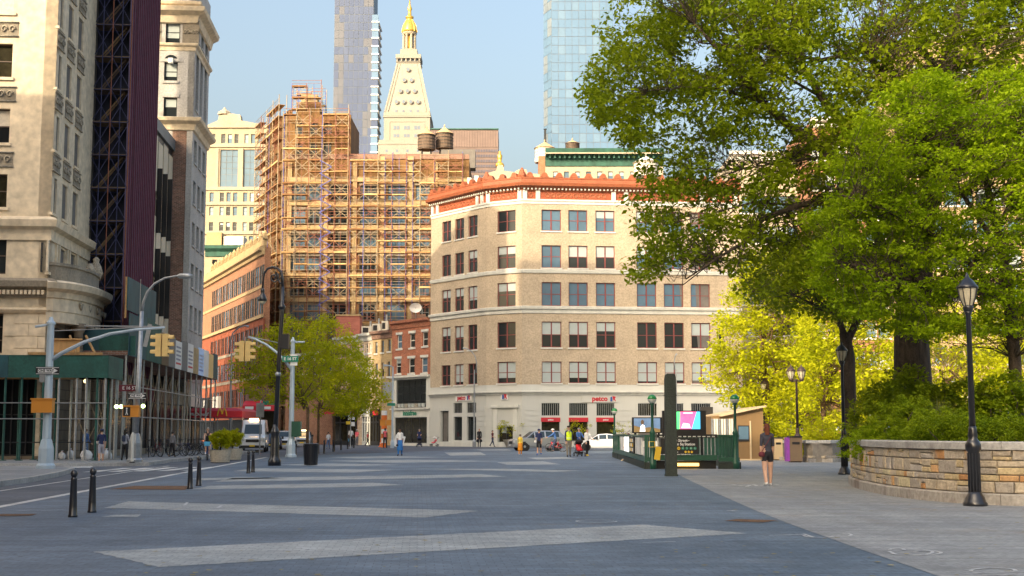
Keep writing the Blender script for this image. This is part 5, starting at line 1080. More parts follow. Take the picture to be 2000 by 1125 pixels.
# ================================================================ sidewalk sheds in front of the west side
def shed_post(r, F, x, y, h, m, mesh={}):
    k = (round(h, 2), m)
    if k not in mesh: mesh[k] = MB().tube((0, 0, .14), (0, 0, h), .06, n=6).box(-.14, -.14, .13, .14, .14, .17).mesh('post', m)
    link('post', mesh[k], r, F.M @ T(x, y, 0))
A0 = P(-70, 800, 66.5).xy; A1 = P(203, 800, 66.5).xy; FA_ = Fac(A0, SD); LA_ = (A1 - A0).length; FR_ = Fac(FA_.at(LA_), EL.d)
za = FA_.px(200, 738)[1], FA_.px(200, 694)[1]; LR_ = FR_.px(240, 720)[0]
sa = E('sidewalk_shed', 'green plywood sidewalk shed on pipe posts before the beige limestone tower', 'sidewalk shed', (*FA_.at(LA_ / 2), .13))
bw = 2.44; x = LA_; k = 0
while x > 0:
    part('plywood_panel', MB().box(max(0, x - bw + .01), -.04, za[0], x - .0, 0, za[1]), 'shed_teal' if k > 1 else 'shed_green', sa, FA_.M); x -= bw; k += 1
part('plywood_panel', MB().box(.005, -.02, za[0], LR_, .02, za[1]), 'shed_green', sa, FR_.M)
part('deck', MB().box(0, .01, za[0] + .05, LA_ - .03, 3.6, za[0] + .2), 'plywood', sa, FA_.M); part('deck', MB().box(.1, .03, za[0] + .05, LR_, 2.0, za[0] + .19), 'plywood', sa, FR_.M)
for p_, m in ((7, 'shed_green'), (39, 'shed_green'), (81, 'shed_green'), (112, 'galvanised'), (147, 'galvanised'), (166, 'galvanised'), (187, 'shed_green'), (203, 'galvanised')):
    x = FA_.px(p_, 820)[0]
    for y in (.1, 2.6): shed_post(sa, FA_, x, y, za[0], m)
for s_ in (1.4, 2.8, 4.2): shed_post(sa, FR_, s_, .1, za[0], 'galvanised')
rl = MB(); z1, z2, z3_ = (FA_.px(150, y)[1] for y in (787, 818, 864))
part('rail', MB().tube((0, -.02, z1), (LA_, -.02, z1), .03), 'galvanised', sa, FA_.M); part('rail', MB().tube((0, -.02, z2), (LA_, -.02, z2), .03), 'galvanised', sa, FA_.M); part('rail', MB().tube((0, .2, z3_), (LA_ * .9, .2, z3_), .03), 'dark_metal', sa, FA_.M)
br = MB()
for a, b in ((147, 187), (187, 166), (112, 147)):
    xa, xb = FA_.px(a, 820)[0], FA_.px(b, 820)[0]; br.tube((xa, 2.6, 1), (xb, 2.6, 3.2), .025, n=4).tube((xb, 2.6, 1), (xa, 2.6, 3.2), .025, n=4)
part('cross_braces', br, 'scaffold_grey', sa, FA_.M, kind='stuff')
part('hoarding', MB().box(FA_.px(86, 700)[0], 1.5, za[1] - .6, FA_.px(140, 700)[0], 1.56, FA_.px(110, 660)[1]).box(FA_.px(82, 700)[0], 1.4, FA_.px(110, 660)[1], FA_.px(145, 700)[0], 1.6, FA_.px(110, 657)[1]), 'plywood', sa, FA_.M)
for a, b in ((118, 140), (150, 180)): part('raking_brace', MB().tube((FA_.px(a, 650)[0], 1.9, FA_.px(a, 650)[1]), (FA_.px(b, 700)[0], 1.2, za[1] - .1), .06, n=4), 'plank', sa, FA_.M)
part('beam', MB().box(FA_.px(55, 700)[0], -.1, za[1] + .01, FA_.px(200, 700)[0], .1, za[1] + .14), 'plank', sa, FA_.M)
for p_, y_, m in ((164.5, 744, 'lamp_glow'), (225, 794, 'signal_glow'), (234, 794, 'signal_glow'), (277, 793, 'signal_glow')):
    x, z = FA_.px(p_, y_); b_ = E('shed_lamp', 'warm bulb hanging under the green shed roof edge' if m == 'lamp_glow' else {225: 'green lit bulb between shed posts', 234: 'green lit bulb beside another green one on the shed', 277: 'single green lit bulb next to the light pole'}[p_], 'lamp', (*FA_.at(x, .3), z)); part('bulb', MB().lathe([(.02, -.1), (.1, -.05), (.11, .03), (.04, .1)], 10), m, b_, smooth=True); part('holder', MB().tube((0, 0, .1), (0, 0, .35), .03), 'dark_metal', b_)
# avenue shed, taller and receding
FV = Fac(EL.at(2.5, -3.6), EL.d); v0 = FV.px(250, 700)[0]; v1 = FV.px(424, 740)[0]; LV = v1 - v0; FV = Fac(FV.at(v0), EL.d)
zv0 = FV.px(330, 716)[1]; zv1 = zv0 + 2.35; sb = E('sidewalk_shed', 'long dark sidewalk shed with posters along the avenue, above the parked bikes', 'sidewalk shed', (*FV.at(LV / 2), .13))
n = 14; w = LV / n; pm = ['shed_teal', 'shed_teal', 'shed_green', 'shed_green', 'black_frame', 'window_bluegrey', 'white', 'window_bluegrey', 'white', 'tan_row', 'screen_sky', 'white', 'signal_yellow', 'shed_teal']
for i in range(n): part('plywood_panel' if i not in (6, 8, 10, 11) else 'poster', MB().box(w * i + .01, -.03, zv0, w * i + w - .01, .02, zv1 - (.5 if i > 3 else 0) + (.15 if i % 3 else 0)), pm[i], sb, FV.M)
for i, (t_, m) in enumerate((('', 'red'), ('', 'red'), ('', 'blue'))):
    for q in range(5): part('print_block', MB().box(w * (6 + 2 * i) + .3, -.04, zv0 + .3 + q * .27, w * (7 + 2 * i) - .3 - .2 * (q % 2), -.031, zv0 + .42 + q * .27), 'lav' if q else m, sb, FV.M)
part('deck', MB().box(0, .03, zv0, LV, 3.4, zv0 + .25), 'brown_brick', sb, FV.M)
for i in range(n + 1):
    for y in (.12, 2.9): shed_post(sb, FV, min(LV - .05, w * i + .05), y, zv0, 'galvanised')
for i in range(n):
    x = w * i + .05; bx = MB()
    for y in (.12, 2.9):
        if (i + (y > 1)) % 2 == 0 or i < 6: bx.tube((x, y, 2.4), (x + w, y, zv0 - .3), .028, n=4).tube((x + w, y, 2.4), (x, y, zv0 - .3), .028, n=4)
    part('cross_brace', bx, 'scaffold_grey', sb, FV.M, kind='stuff')
for z in (2.4, 4.1): part('rail', MB().tube((0, .05, z), (LV, .05, z), .035), 'galvanised', sb, FV.M)
for z in (1.2,): part('rail', MB().tube((LV * .2, 2.85, z), (LV, 2.85, z), .03), 'galvanised', sb, FV.M)
# plywood end wall of the upper shed, facing the plaza
FE = Fac(FV.at(0, 7.5), SD); xa, xb = FE.px(160, 660)[0], FE.px(362, 660)[0]
part('end_wall', MB().box(xa, .4, zv0, min(xb, 7.4), .46, FE.px(300, 641)[1]), 'shed_teal', sb, FE.M); part('end_panel', MB().box(FE.px(190, 690)[0], .3, zv0 + .01, FE.px(262, 690)[0], .38, FE.px(230, 655)[1]), 'shed_green', sb, FE.M)
hr = E('hoarding_sheet', 'dark teal plywood sheet standing high on the avenue shed below the cream panelled building', 'hoarding', (*FV.at(3, .3), zv1))
part('sheet', MB().box(0, .1, zv1 + .16, 8.2, .16, zv1 + 2.0), 'shed_teal', hr, FV.M); part('frame', MB().box(0, .17, zv1 - .3, .1, .27, zv1 + 2).box(8.1, .17, zv1 - .3, 8.2, .27, zv1 + 2), 'plank', hr, FV.M)
# shop interiors behind the shed
for i in range(5):
    a = 1.5 + i * 7; f = E('shop', ['dim shop behind the first shed posts', 'shop with warm window beside the netted scaffold', 'shop under the cream panelled building', 'shop next to the hotel entrance', 'glazed shop at the far end of the shed'][i], 'shop', (*EL.at(2.5 + a + 3, -1.5), .13)); Fx = Fac(EL.at(2.5 + a + 4.0, -1.5), EL.d)
    part('fascia', MB().box(0, -.2, 3.6, 6.6, 0, 4.6), ['brown_brick', 'maroon', 'black_frame', 'limestone_dark', 'white_trim'][i], f, Fx.M)
    for k in range(3): part('pane', MB().box(.1 + k * 2.2, -.1, .5, 2.1 + k * 2.2, -.03, 3.5), 'glass_dim', f, Fx.M); part('mullion', MB().box(2.1 + k * 2.2, -.16, .13, 2.3 + k * 2.2, 0, 3.6), 'black_frame' if i != 3 else 'limestone', f, Fx.M)
    part('stall_riser', MB().box(0, -.12, .1, 6.6, 0, .5), 'limestone_dark', f, Fx.M)

# ================================================================ poles, lamps and signals
def ppath(pp, Y): return [P(a, b, Y) for a, b in pp]
def three_light(par, M, mat='signal_yellow'):
    """two signal heads back to back: housings, visors and lenses"""
    for sx in (-1, 1):
        h = part('signal_head', MB().box(sx * .03, -.17, -.55, sx * .3, .17, .55), mat, par, M)
        for k in (-1, 0, 1):
            vz = MB()
            for j in range(7):
                a0, a1 = R(-20 + j * 31.4), R(-20 + (j + 1) * 31.4); r = .145
                vz.quad((sx * .3, r * math.cos(a0), k * .36 + r * math.sin(a0)), (sx * .3, r * math.cos(a1), k * .36 + r * math.sin(a1)), (sx * .56, r * math.cos(a1) * .95, k * .36 + r * math.sin(a1) * .95), (sx * .56, r * math.cos(a0) * .95, k * .36 + r * math.sin(a0) * .95))
            part('visor', vz, mat, h, M); ln = MB().lathe([(.12, 0), (.08, .03)], 10); ln.v = [(sx * (.3 + z), x, y + k * .36) for x, y, z in ln.v]; part('lens', ln, 'black', h, M)
def oneway(par, M, w=.92, h=.3, arrow=True):
    s_ = part('one_way_sign', MB().box(-w / 2, -.012, -h / 2, w / 2, .012, h / 2), 'black', par, M); part('sign_border', MB().box(-w / 2 + .02, -.016, -h / 2 + .02, w / 2 - .02, -.0125, -h / 2 + .04).box(-w / 2 + .02, -.016, h / 2 - .04, w / 2 - .02, -.0125, h / 2 - .02), 'white', s_, M)
    part('arrow', MB().sprism([(-w * .4, -.07), (w * .2, -.07), (w * .2, -.115), (w * .44, 0), (w * .2, .115), (w * .2, .07), (-w * .4, .07)], -.022, -.017), 'white', s_, M); text('ONE WAY', .15, s_, M @ T(-.05, -.024, 0), 'black', ext=.001, bold=.005, sx=.85)
def pole_base(p, r=.3, h=.9): p.lathe([(r, 0), (r, .12), (r * .8, .2), (r * .78, h * .7), (r * .55, h), (r * .4, h + .05)], 8)
def sig(label, base, top, Y, arm, head, armr=.07):
    b = Vector(base); t = E('traffic_signal', label, 'traffic signal', tuple(b)); zt = P(base[0], top, Y).z if False else top
    m = MB(); pole_base(m, .36, 1.1); part('pole_base', m, 'pole_blue', t); part('pole', MB().lathe([(.17, 1.1), (.13, zt - b.z)], 10).lathe([(.17, zt - b.z), (.17, zt - b.z + .08), (.1, zt - b.z + .16), (.06, zt - b.z + .3)], 10), 'pole_blue', t, smooth=False)
    I = Matrix(); a = [P(x, y, Y) for x, y in arm]; part('mast_arm', MB().path(a, [armr * (1.2 - .5 * i / (len(a) - 1)) for i in range(len(a))], 8), 'pole_blue', t, I, smooth=True)
    part('guy_rod', MB().tube((b.x, b.y, zt - .25), a[-1] + Vector((0, 0, .05)), .022, n=5), 'galvanised', t, I)
    hp_ = P(head[0], head[1], Y); part('hanger', MB().tube(hp_ + Vector((0, 0, .5)), (hp_.x, hp_.y, a[-1].z), .04), 'galvanised', t, I); three_light(t, T(*hp_) @ Matrix.Scale(head[2], 4)); return t
b1_ = G(89, 915, .13); Y1 = b1_.y; s1_ = sig('pale blue traffic signal pole with long curved arm on the near kerb', b1_, P(92, 634, Y1).z, Y1, [(95, 706), (120, 690), (165, 668), (215, 652), (265, 644), (322, 640)], (317, 674, .8))
part('bracket_arm', MB().tube(P(69, 638, Y1), P(108, 632, Y1), .05, n=6), 'pole_blue', s1_, Matrix()); oneway(s1_, T(*P(93, 724, Y1 - .2)))
part('small_sign', MB().box(-.1, -.01, -.15, .1, .01, .15), 'galvanised', s1_, T(*P(82, 739, Y1 - .2)))
def ped(par, p, w=.8, h=.52, face=None):
    o = part('pedestrian_signal', MB().box(-w / 2, -.16, -h / 2, w / 2, .16, h / 2).box(-w / 2 - .03, -.2, h / 2 - .02, w / 2 + .03, .18, h / 2 + .04), 'ped_orange', par, T(*p))
    if face: part('screen', MB().box(-w * .46, -.175, -h * .4, -w * .02, -.161, h * .4), 'black', o, T(*p)); part('walking_figure', MB().box(-w * .27, -.19, -h * .02, -w * .2, -.176, h * .2).lathe([(.02, 0), (.05, .03), (.02, .07)], 8, c=(-w * .235, -.18, h * .22)).path([(-w * .235, -.185, 0), (-w * .3, -.185, -h * .3)], .02, 4).path([(-w * .235, -.185, 0), (-w * .17, -.185, -h * .3)], .02, 4), 'white', o, T(*p))
ped(s1_, P(84, 793, Y1 - .25))
b2_ = G(263, 903, .13); Y2 = b2_.y; L2_ = E('street_light', 'tall grey street light with long curved arm leaning by the crosswalk', 'street light', tuple(b2_)); I4 = Matrix()
m = MB(); pole_base(m, .38, 1.3); part('pole_base', m, 'galvanised', L2_); part('pole', MB().path([b2_ + Vector((0, 0, 1.2)), P(270, 760, Y2), P(277, 608, Y2)], [.15, .12, .09], 10), 'galvanised', L2_, I4, smooth=True)
part('arm', MB().path(ppath([(277, 612), (280, 590), (288, 570), (302, 554), (322, 543), (345, 539), (358, 538.5)], Y2), [.07, .065, .06, .055, .05, .045, .045], 8), 'galvanised', L2_, I4, smooth=True)
hd = P(363, 539, Y2); part('luminaire', MB().lathe([(.03, -.45), (.13, -.3), (.14, .1), (.08, .32)], 10, sq=.5), 'galvanised', L2_, T(*hd) @ Matrix.Rotation(math.pi / 2, 4, 'Y'), smooth=True)
part('cross_arm', MB().tube(P(165, 636.5, Y2), P(300, 638, Y2), .035, n=6), 'galvanised', L2_, I4); part('whip', MB().tube(P(273, 612, Y2), P(275, 545, Y2), .015, n=4), 'galvanised', L2_, I4)
oneway(L2_, T(*P(268, 773, Y2 - .25)), .85); ped(L2_, P(257, 804, Y2 - .3), .75, .5, True)
part('hanging_sign', MB().box(-.1, -.01, -.55, .1, .01, .55), 'galvanised', L2_, T(*P(288, 655, Y2)) @ Matrix.Rotation(.2, 4, 'Y')); part('street_name_sign', MB().box(-.5, -.01, -.15, .5, .01, .15), 'maroon', L2_, T(*P(253, 758, Y2 + .3)))
text('E 16 ST', .22, L2_, T(*P(253, 758, Y2 + .28)), 'white'); sb_ = E('delineator_post', 'short cream delineator post beside the foot of the grey street light', 'post', tuple(G(258, 904, .13))); part('post', MB().lathe([(.07, 0), (.06, 1.35), (.03, 1.4)], 8), 'white_trim', sb_); part('foot', MB().lathe([(.14, 0), (.1, .06)], 8), 'rubber', sb_)
b3_ = G(568, 893); Y3 = b3_.y; s3_ = sig('pale blue signal pole with arm reaching over the avenue before the round tree', b3_, P(571, 668, Y3).z, Y3, [(570, 722), (558, 706), (540, 688), (520, 673), (500, 663), (484, 658)], (479, 686, 1.15), .09)
part('camera_arm', MB().tube(P(572, 668, Y3), P(595, 668, Y3), .06, n=6), 'pole_blue', s3_, I4); part('street_name_sign', MB().box(-.5, -.012, -.18, .5, .012, .18), 'sign_green', s3_, T(*P(567, 701, Y3 - .2))); text('E 16 ST', .26, s3_, T(*P(567, 701, Y3 - .22)), 'white', bold=.006); part('small_sign', MB().box(-.22, -.01, -.35, .22, .01, .35), 'white', s3_, T(*P(574, 703, Y3 - .15)))
part('control_cabinet', MB().box(-.28, -.25, 0, .28, .25, .95), 'subway_green', s3_, T(*P(579, 853, Y3 - .2)))
# curled lamp post
bc = G(536, 909.5); Yc = bc.y; cl = E('lamp_post', 'tall black cast iron lamp post with curled crook and bell lamp', 'lamp post', tuple(bc))
part('pedestal', MB().lathe([(.30, 0), (.30, .22), (.26, .3), (.22, .38), (.2, .5), (.2, 1.25), (.17, 1.4), (.22, 1.5), (.2, 1.6), (.13, 1.75), (.11, 1.9)], 12), 'black_iron', cl, smooth=True)
part('shaft', MB().path([P(537, 862, Yc), P(545, 700, Yc), P(551, 610, Yc), P(552, 560, Yc)], [.11, .1, .09, .075], 10), 'black_iron', cl, I4, smooth=True)
part('collar', MB().lathe([(.08, 0), (.17, .08), (.17, .16), (.09, .3), (.1, .4)], 10, c=tuple(P(550.5, 605, Yc))), 'black_iron', cl, I4, smooth=True); part('collar', MB().lathe([(.1, 0), (.15, .1), (.1, .2)], 10, c=tuple(P(543, 735, Yc))), 'galvanised', cl, I4, smooth=True)
part('crook', MB().path(ppath([(552, 562), (552, 545), (549, 532), (542, 524), (532, 521), (522, 525), (516, 534), (514, 548), (513, 562)], Yc), [.07, .065, .06, .06, .055, .055, .05, .05, .05], 8), 'black_iron', cl, I4, smooth=True)
sp = [(535 + 10 * (1 - i / 22) * math.cos(i * .5 - 1.2), 542 - 11 * (1 - i / 22) * math.sin(i * .5 - 1.2) * -1) for i in range(19)]; part('scroll', MB().path(ppath([(552, 556), (546, 552)] + sp, Yc), .035, 6), 'black_iron', cl, I4, smooth=True); part('scroll', MB().path(ppath([(550, 540), (545, 546), (541, 545), (543, 541)], Yc), .03, 6), 'black_iron', cl, I4, smooth=True)
lt_ = P(512.5, 590, Yc); part('lamp_shade', MB().lathe([(.2, .05), (.22, .12), (.15, .3), (.08, .42), (.1, .5), (.09, .6), (.04, .68)], 12, c=tuple(lt_)), 'black_iron', cl, I4, smooth=True); part('lamp_bowl', MB().lathe([(.02, -.12), (.11, -.08), (.165, .02), (.17, .06)], 12, c=tuple(lt_)), 'lamp_glass', cl, I4, smooth=True)
part('mounted_box', MB().box(-.18, -.2, -.33, .18, .2, .33).box(-.28, -.05, -.1, -.18, .05, .1), 'black', cl, T(*P(557, 667, Yc)))
# park lamps
def park_lamp(label, px, py, ytop, heads=1, mat='black_iron'):
    b = G(px, py); t = E('park_lamp', label, 'park lamp', tuple(b), 0, 'park lamps along the stone planters'); h = P(px, ytop, b.y).z; k = h / 4.82
    mtx = WM[t.name] @ Matrix.Scale(k, 4)
    part('base', MB().lathe([(.25, 0), (.25, .06), (.22, .1), (.2, .17), (.15, .25), (.13, .3)], 12), mat, t, mtx, smooth=True); part('pedestal', MB().lathe([(.122, .28), (.118, 1.12), (.16, 1.17), (.165, 1.27), (.13, 1.34), (.09, 1.4), (.1, 1.46), (.085, 1.6), (.07, 1.66)], 16), mat, t, mtx, smooth=True)
    fl = MB()
    for i in range(12): w = i * math.pi / 6; fl.tube((.12 * math.cos(w), .12 * math.sin(w), .3), (.117 * math.cos(w), .117 * math.sin(w), 1.1), .014, n=4)
    part('fluting', fl, mat, t, mtx); part('shaft', MB().lathe([(.066, 1.64), (.05, 4.0), (.075, 4.03), (.075, 4.08)], 12), mat, t, mtx, smooth=True)
    spots = [(0, 0)] if heads == 1 else [(-.26, -.1), (.26, -.1)]
    if heads == 2: part('cross_arm', MB().path([(-.26, 0, 4.12), (-.2, 0, 3.95), (0, 0, 4.02), (.2, 0, 3.95), (.26, 0, 4.12)], .04, 6), mat, t, mtx)
    for dx, dz in spots:
        M2 = mtx @ T(dx, 0, dz); la = part('lantern', MB().lathe([(.07, 4.06), (.1, 4.1), (.11, 4.16), (.1, 4.2)], 12).lathe([(.225, 4.56), (.225, 4.6), (.18, 4.65), (.12, 4.74), (.05, 4.79), (.03, 4.86), (.0, 4.92)], 12), mat, t, M2, smooth=True)
        part('lamp_glass', MB().lathe([(.098, 4.2), (.16, 4.36), (.2, 4.56)], 12, caps=False), 'lamp_glass', la, M2, smooth=True); cg = MB()
        for i in range(8): w = i * math.pi / 4; cg.path([(.105 * math.cos(w), .105 * math.sin(w), 4.19), (.168 * math.cos(w), .168 * math.sin(w), 4.36), (.21 * math.cos(w), .21 * math.sin(w), 4.57)], .012, 4)
        part('cage', cg, mat, la, M2)
    return t
mk('lamp_brown', (.07, .045, .04), .5, .2, var=.2)
park_lamp('black park lamp with fluted foot in front of the stone planter wall', 1905, 988.5, 540); park_lamp('black park lamp at the end of the stone planter, before a tree trunk', 1650, 927, 672); park_lamp('brown park lamp with twin lanterns beside the recycling bins', 1559, 902, 711, 2, 'lamp_brown'); park_lamp('slim brown park lamp behind the bronze kiosk', 1494, 889, 742, 1, 'lamp_brown')
# bollards
bm = None
def bollard(px, py, label, s=1.0):
    global bm
    p = G(px, py)
    if bm is None:
        bm = E('bollard', label, 'bollard', tuple(p), 0, 'black bollards along the plaza edge')
        part('post', MB().lathe([(.085, 0), (.085, .03), (.074, .05), (.07, .2), (.055, .66), (.062, .68), (.05, .7), (.035, .72)], 14), 'black_iron', bm, smooth=True); part('ball', MB().lathe([(.03, .7), (.055, .73), (.066, .77), (.055, .81), (.03, .835), (.0, .845)], 14), 'black_iron', bm, smooth=True)
    else: dup(bm, p, random.random(), label, s)
for px, py, l in ((142, 1010, 'black ball topped bollard nearest the camera, by the white lane line'), (179.5, 1001, 'black ball topped bollard just behind the closest one'), (371, 955, 'black bollard at the end of the rusty tree pit'), (388, 949, 'black bollard on the pale band past the rusty pit'), (485, 924.5, 'black bollard just before the curled lamp post, on its street side'), (494, 922.5, 'black bollard of the pair closer to the curled lamp post'),
                  (577, 889, 'small far bollard by the pale blue signal pole'), (633, 886, 'far bollard under the round tree next to the bin'), (651, 882, 'far bollard under the tree, second from the bin'), (666, 879, 'far bollard under the tree, third from the bin'), (679, 877, 'far bollard beside the man with the blue bag'), (691, 875, 'last far bollard of the row under the trees')): bollard(px, py, l, 1.15 if py < 900 else 1)
# litter bin of wire slats
tb = G(607, 909); bn = E('litter_bin', 'round black slatted litter bin on the plaza by the lamp post', 'litter bin', tuple(tb)); part('liner', MB().lathe([(.24, .02), (.29, .98), (.27, 1.0)], 16), 'black', bn, smooth=True)
sl = MB().box(-.035, -.012, .03, .035, .012, .93).mesh('slat', 'black_iron')
for i in range(22): w = i * math.pi / 11; link('slat', sl, bn, WM[bn.name] @ RZ(w) @ T(0, .30, .0) @ Matrix.Rotation(-.06, 4, 'X'))
part('rim', MB().ring((0, 0, .98), .335, .035, 'z', 20, 6), 'black_iron', bn, smooth=True); part('hoop', MB().ring((0, 0, .5), .31, .015, 'z', 20, 4), 'black_iron', bn, smooth=True)
tb2 = G(731, 869); bn2 = dup(bn, tb2, 0, 'dark litter bin in front of the white shop front far up the plaza', 1.3)
# dark slab marker
tt = G(1311, 930); to = E('totem', 'tall dark green weathered slab marker before the subway entrance', 'marker', tuple(tt)); zt = P(1311, 730, tt.y).z; w = .2
part('slab', MB().sprism([(-w, 0), (w, 0), (w * .97, zt - .15), (w * .8, zt - .02), (w * .5, zt), (-w * .55, zt), (-w * .85, zt - .04), (-w * .98, zt - .2)], -.14, .14), 'totem', to); part('collar', MB().box(-w - .012, -.155, .38, w + .012, .155, .43).box(-w - .01, -.15, zt - .78, w + .01, .15, zt - .74).box(-w - .02, -.16, 0, w + .02, .16, .07), 'totem', to)
for k in range(5): part('plate', MB().box(-.09, -.152, zt - .35 - .09 * k, .09, -.141, zt - .3 - .09 * k), 'totem', to)

# ================================================================ subway entrance
NL, NR, BL_ = G(1262, 916), G(1443, 916), G(1199, 892.5); se = E('subway_entrance', 'green iron subway stair entrance with globe lamps and black station sign', 'subway entrance', (NL.x, NL.y, 0)); FN_ = Fac(NL.xy, (NR - NL).xy); LN = (NR - NL).xy.length; D2 = (BL_ - NL).xy; FL_ = Fac(BL_.xy, -D2); LL = D2.length; FB_ = Fac(NR.xy, Vector((.0, 1))); hgt = 1.42
def picket_run(F, a, b, y=0, base=.28, h=hgt, m='subway_green', step=.14):
    part('kerb_base', MB().box(a, y - .1, 0, b, y + .1, base), 'totem', se, F.M); part('bottom_rail', MB().box(a, y - .05, base + .03, b, y + .05, base + .2), m, se, F.M); part('top_rail', MB().box(a, y - .05, h - .1, b, y + .05, h), m, se, F.M); n = max(1, int((b - a) / step)); pk_ = MB().box(-.035, -.03, base + .2, .035, .03, h - .1).mesh('picket', m)
    for i in range(n): link('picket', pk_, se, F.M @ T(a + (i + .5) * (b - a) / n, y, 0))
picket_run(FN_, .0, .42); picket_run(FN_, LN - .85, LN); picket_run(FL_, 0, LL * .22); picket_run(FB_, 0, 25, step=.3)
xs0, xs1 = .46, LN - .9
part('base_panel', MB().box(xs0, -.06, .36, xs1, .06, .58), 'subway_green', se, FN_.M); part('top_rail', MB().box(xs0, -.08, hgt - .12, xs1, .08, hgt + .02), 'black', se, FN_.M); part('stair_light', MB().box(FN_.px(1320, 910)[0], .1, .12, FN_.px(1366, 910)[0], .25, .24), 'stair_glow', se, FN_.M); part('stair_void', MB().box(xs0, .3, .0, xs1, .4, .34), 'black', se, FN_.M)
for i in range(12): part('top_finial', MB().box(xs0 + .1 + i * .2, -.1, hgt - .09, xs0 + .22 + i * .2, -.081, hgt - .05), 'white_trim', se, FN_.M)
pk2 = MB().box(-.02, -.02, .58, .02, .02, hgt - .12).mesh('picket', 'galvanised')
for i in range(16): link('picket', pk2, se, FN_.M @ T(xs0 + (i + .5) * (xs1 - xs0) / 16, .03, 0))
sx0, sx1 = FN_.px(1289, 870)[0], FN_.px(1364, 870)[0]; sz0, sz1 = .62, hgt - .13
ss = part('station_sign', MB().box(sx0, -.12, sz0, sx1, -.08, sz1), 'black', se, FN_.M); cxs = (sx0 + sx1) / 2
text('14 Street–', .155, ss, FN_.M @ T(cxs + .08, -.13, sz1 - .11), 'white', bold=.004); text('Union Sq Station', .155, ss, FN_.M @ T(cxs + .12, -.13, sz1 - .26), 'white', bold=.004)
for i in range(8): x = sx0 + .26 + i * .17; mb_ = MB().sprism([(x + .068 * math.cos(R(a)), sz1 - .43 + .068 * math.sin(R(a))) for a in range(0, 360, 30)], -.128, -.121); part('route_bullet', mb_, 'yellow' if i < 4 else 'sign_green', ss, FN_.M); text('NQRW456L'[i], .09, ss, FN_.M @ T(x, -.131, sz1 - .43), 'black' if i < 4 else 'white', ext=.001)
for i in range(3): x = cxs + .25 + i * .13; part('route_bullet', MB().sprism([(x + .05 * math.cos(R(a)), sz1 - .58 + .05 * math.sin(R(a))) for a in range(0, 360, 30)], -.128, -.121), 'yellow', ss, FN_.M)
text('enter by', .085, ss, FN_.M @ T(cxs - .2, -.13, sz1 - .58), 'white'); text('or cross 16 St & 4 Av', .085, ss, FN_.M @ T(cxs + .1, -.13, sz1 - .68), 'white')
# panels on the long side
for i, (m, a, b) in enumerate((('white', .30, .42), ('screen_white', .45, .58), ('black', .62, .74), ('white', .78, .92))):
    p_ = part('side_panel', MB().box(LL * a, -.05, .55, LL * b, .05, 1.3), m, se, FL_.M)
    if m == 'black':
        for k in range(9): part('route_bullet', MB().box(LL * a + .3 + (k % 3) * .9, -.07, .62 + (k // 3) * .22, LL * a + 1.0 + (k % 3) * .9, -.051, .78 + (k // 3) * .22), 'yellow' if k % 2 else 'white', p_, FL_.M)
part('side_rail', MB().box(LL * .22, -.05, 1.33, LL, .05, 1.42), 'subway_green', se, FL_.M); part('side_base', MB().box(LL * .22, -.08, .0, LL, .08, .28), 'totem', se, FL_.M); part('side_rail', MB().box(LL * .22, -.06, .3, LL, .06, .52), 'subway_green', se, FL_.M)
for i in range(9): part('side_post', MB().box(LL * (.22 + .78 * i / 8) - .04, -.06, .28, LL * (.22 + .78 * i / 8) + .04, .06, 1.36), 'subway_green', se, FL_.M)
for nm, p, yt in (('a', NL, 778), ('b', NR, 778), ('c', BL_, 802)):
    M = T(p.x + (.28 if nm == 'a' else -.12 if nm == 'b' else .05), p.y, 0); zt = P(1300, yt, p.y).z; gp_ = part('globe_post', MB().lathe([(.16, 0), (.16, .3), (.12, .34), (.11, 1.45), (.13, 1.5), (.09, 1.6), (.06, 1.7), (.05, zt - .3), (.09, zt - .26), (.1, zt - .2)], 12), 'subway_green', se, M, smooth=True)
    g = MB().lathe([(.19 * math.sin(R(a)), zt - .03 - .19 * math.cos(R(a))) for a in range(10, 181, 10)], 16); part('globe', MB().lathe([(.19 * math.sin(R(a)), zt - .03 - .19 * math.cos(R(a))) for a in range(10, 91, 10)], 16), 'globe_white', gp_, M, smooth=True); part('globe_cap', MB().lathe([(.195 * math.sin(R(a)), zt - .03 - .195 * math.cos(R(a))) for a in range(88, 181, 10)], 16), 'globe_green', gp_, M, smooth=True)
yt_ = part('caution_gate', MB().box(-.12, -.02, 0, .12, .02, .55), 'yellow', se, T(*P(1283, 898, NL.y - .3)) @ Matrix.Rotation(.15, 4, 'Y')); part('gate_frame', MB().path([(-.12, 0, 0), (-.12, 0, .22), (.12, 0, .22), (.12, 0, 0), (-.12, 0, 0)], .02, 4), 'yellow', se, T(*P(1273, 873, NL.y - .3)))
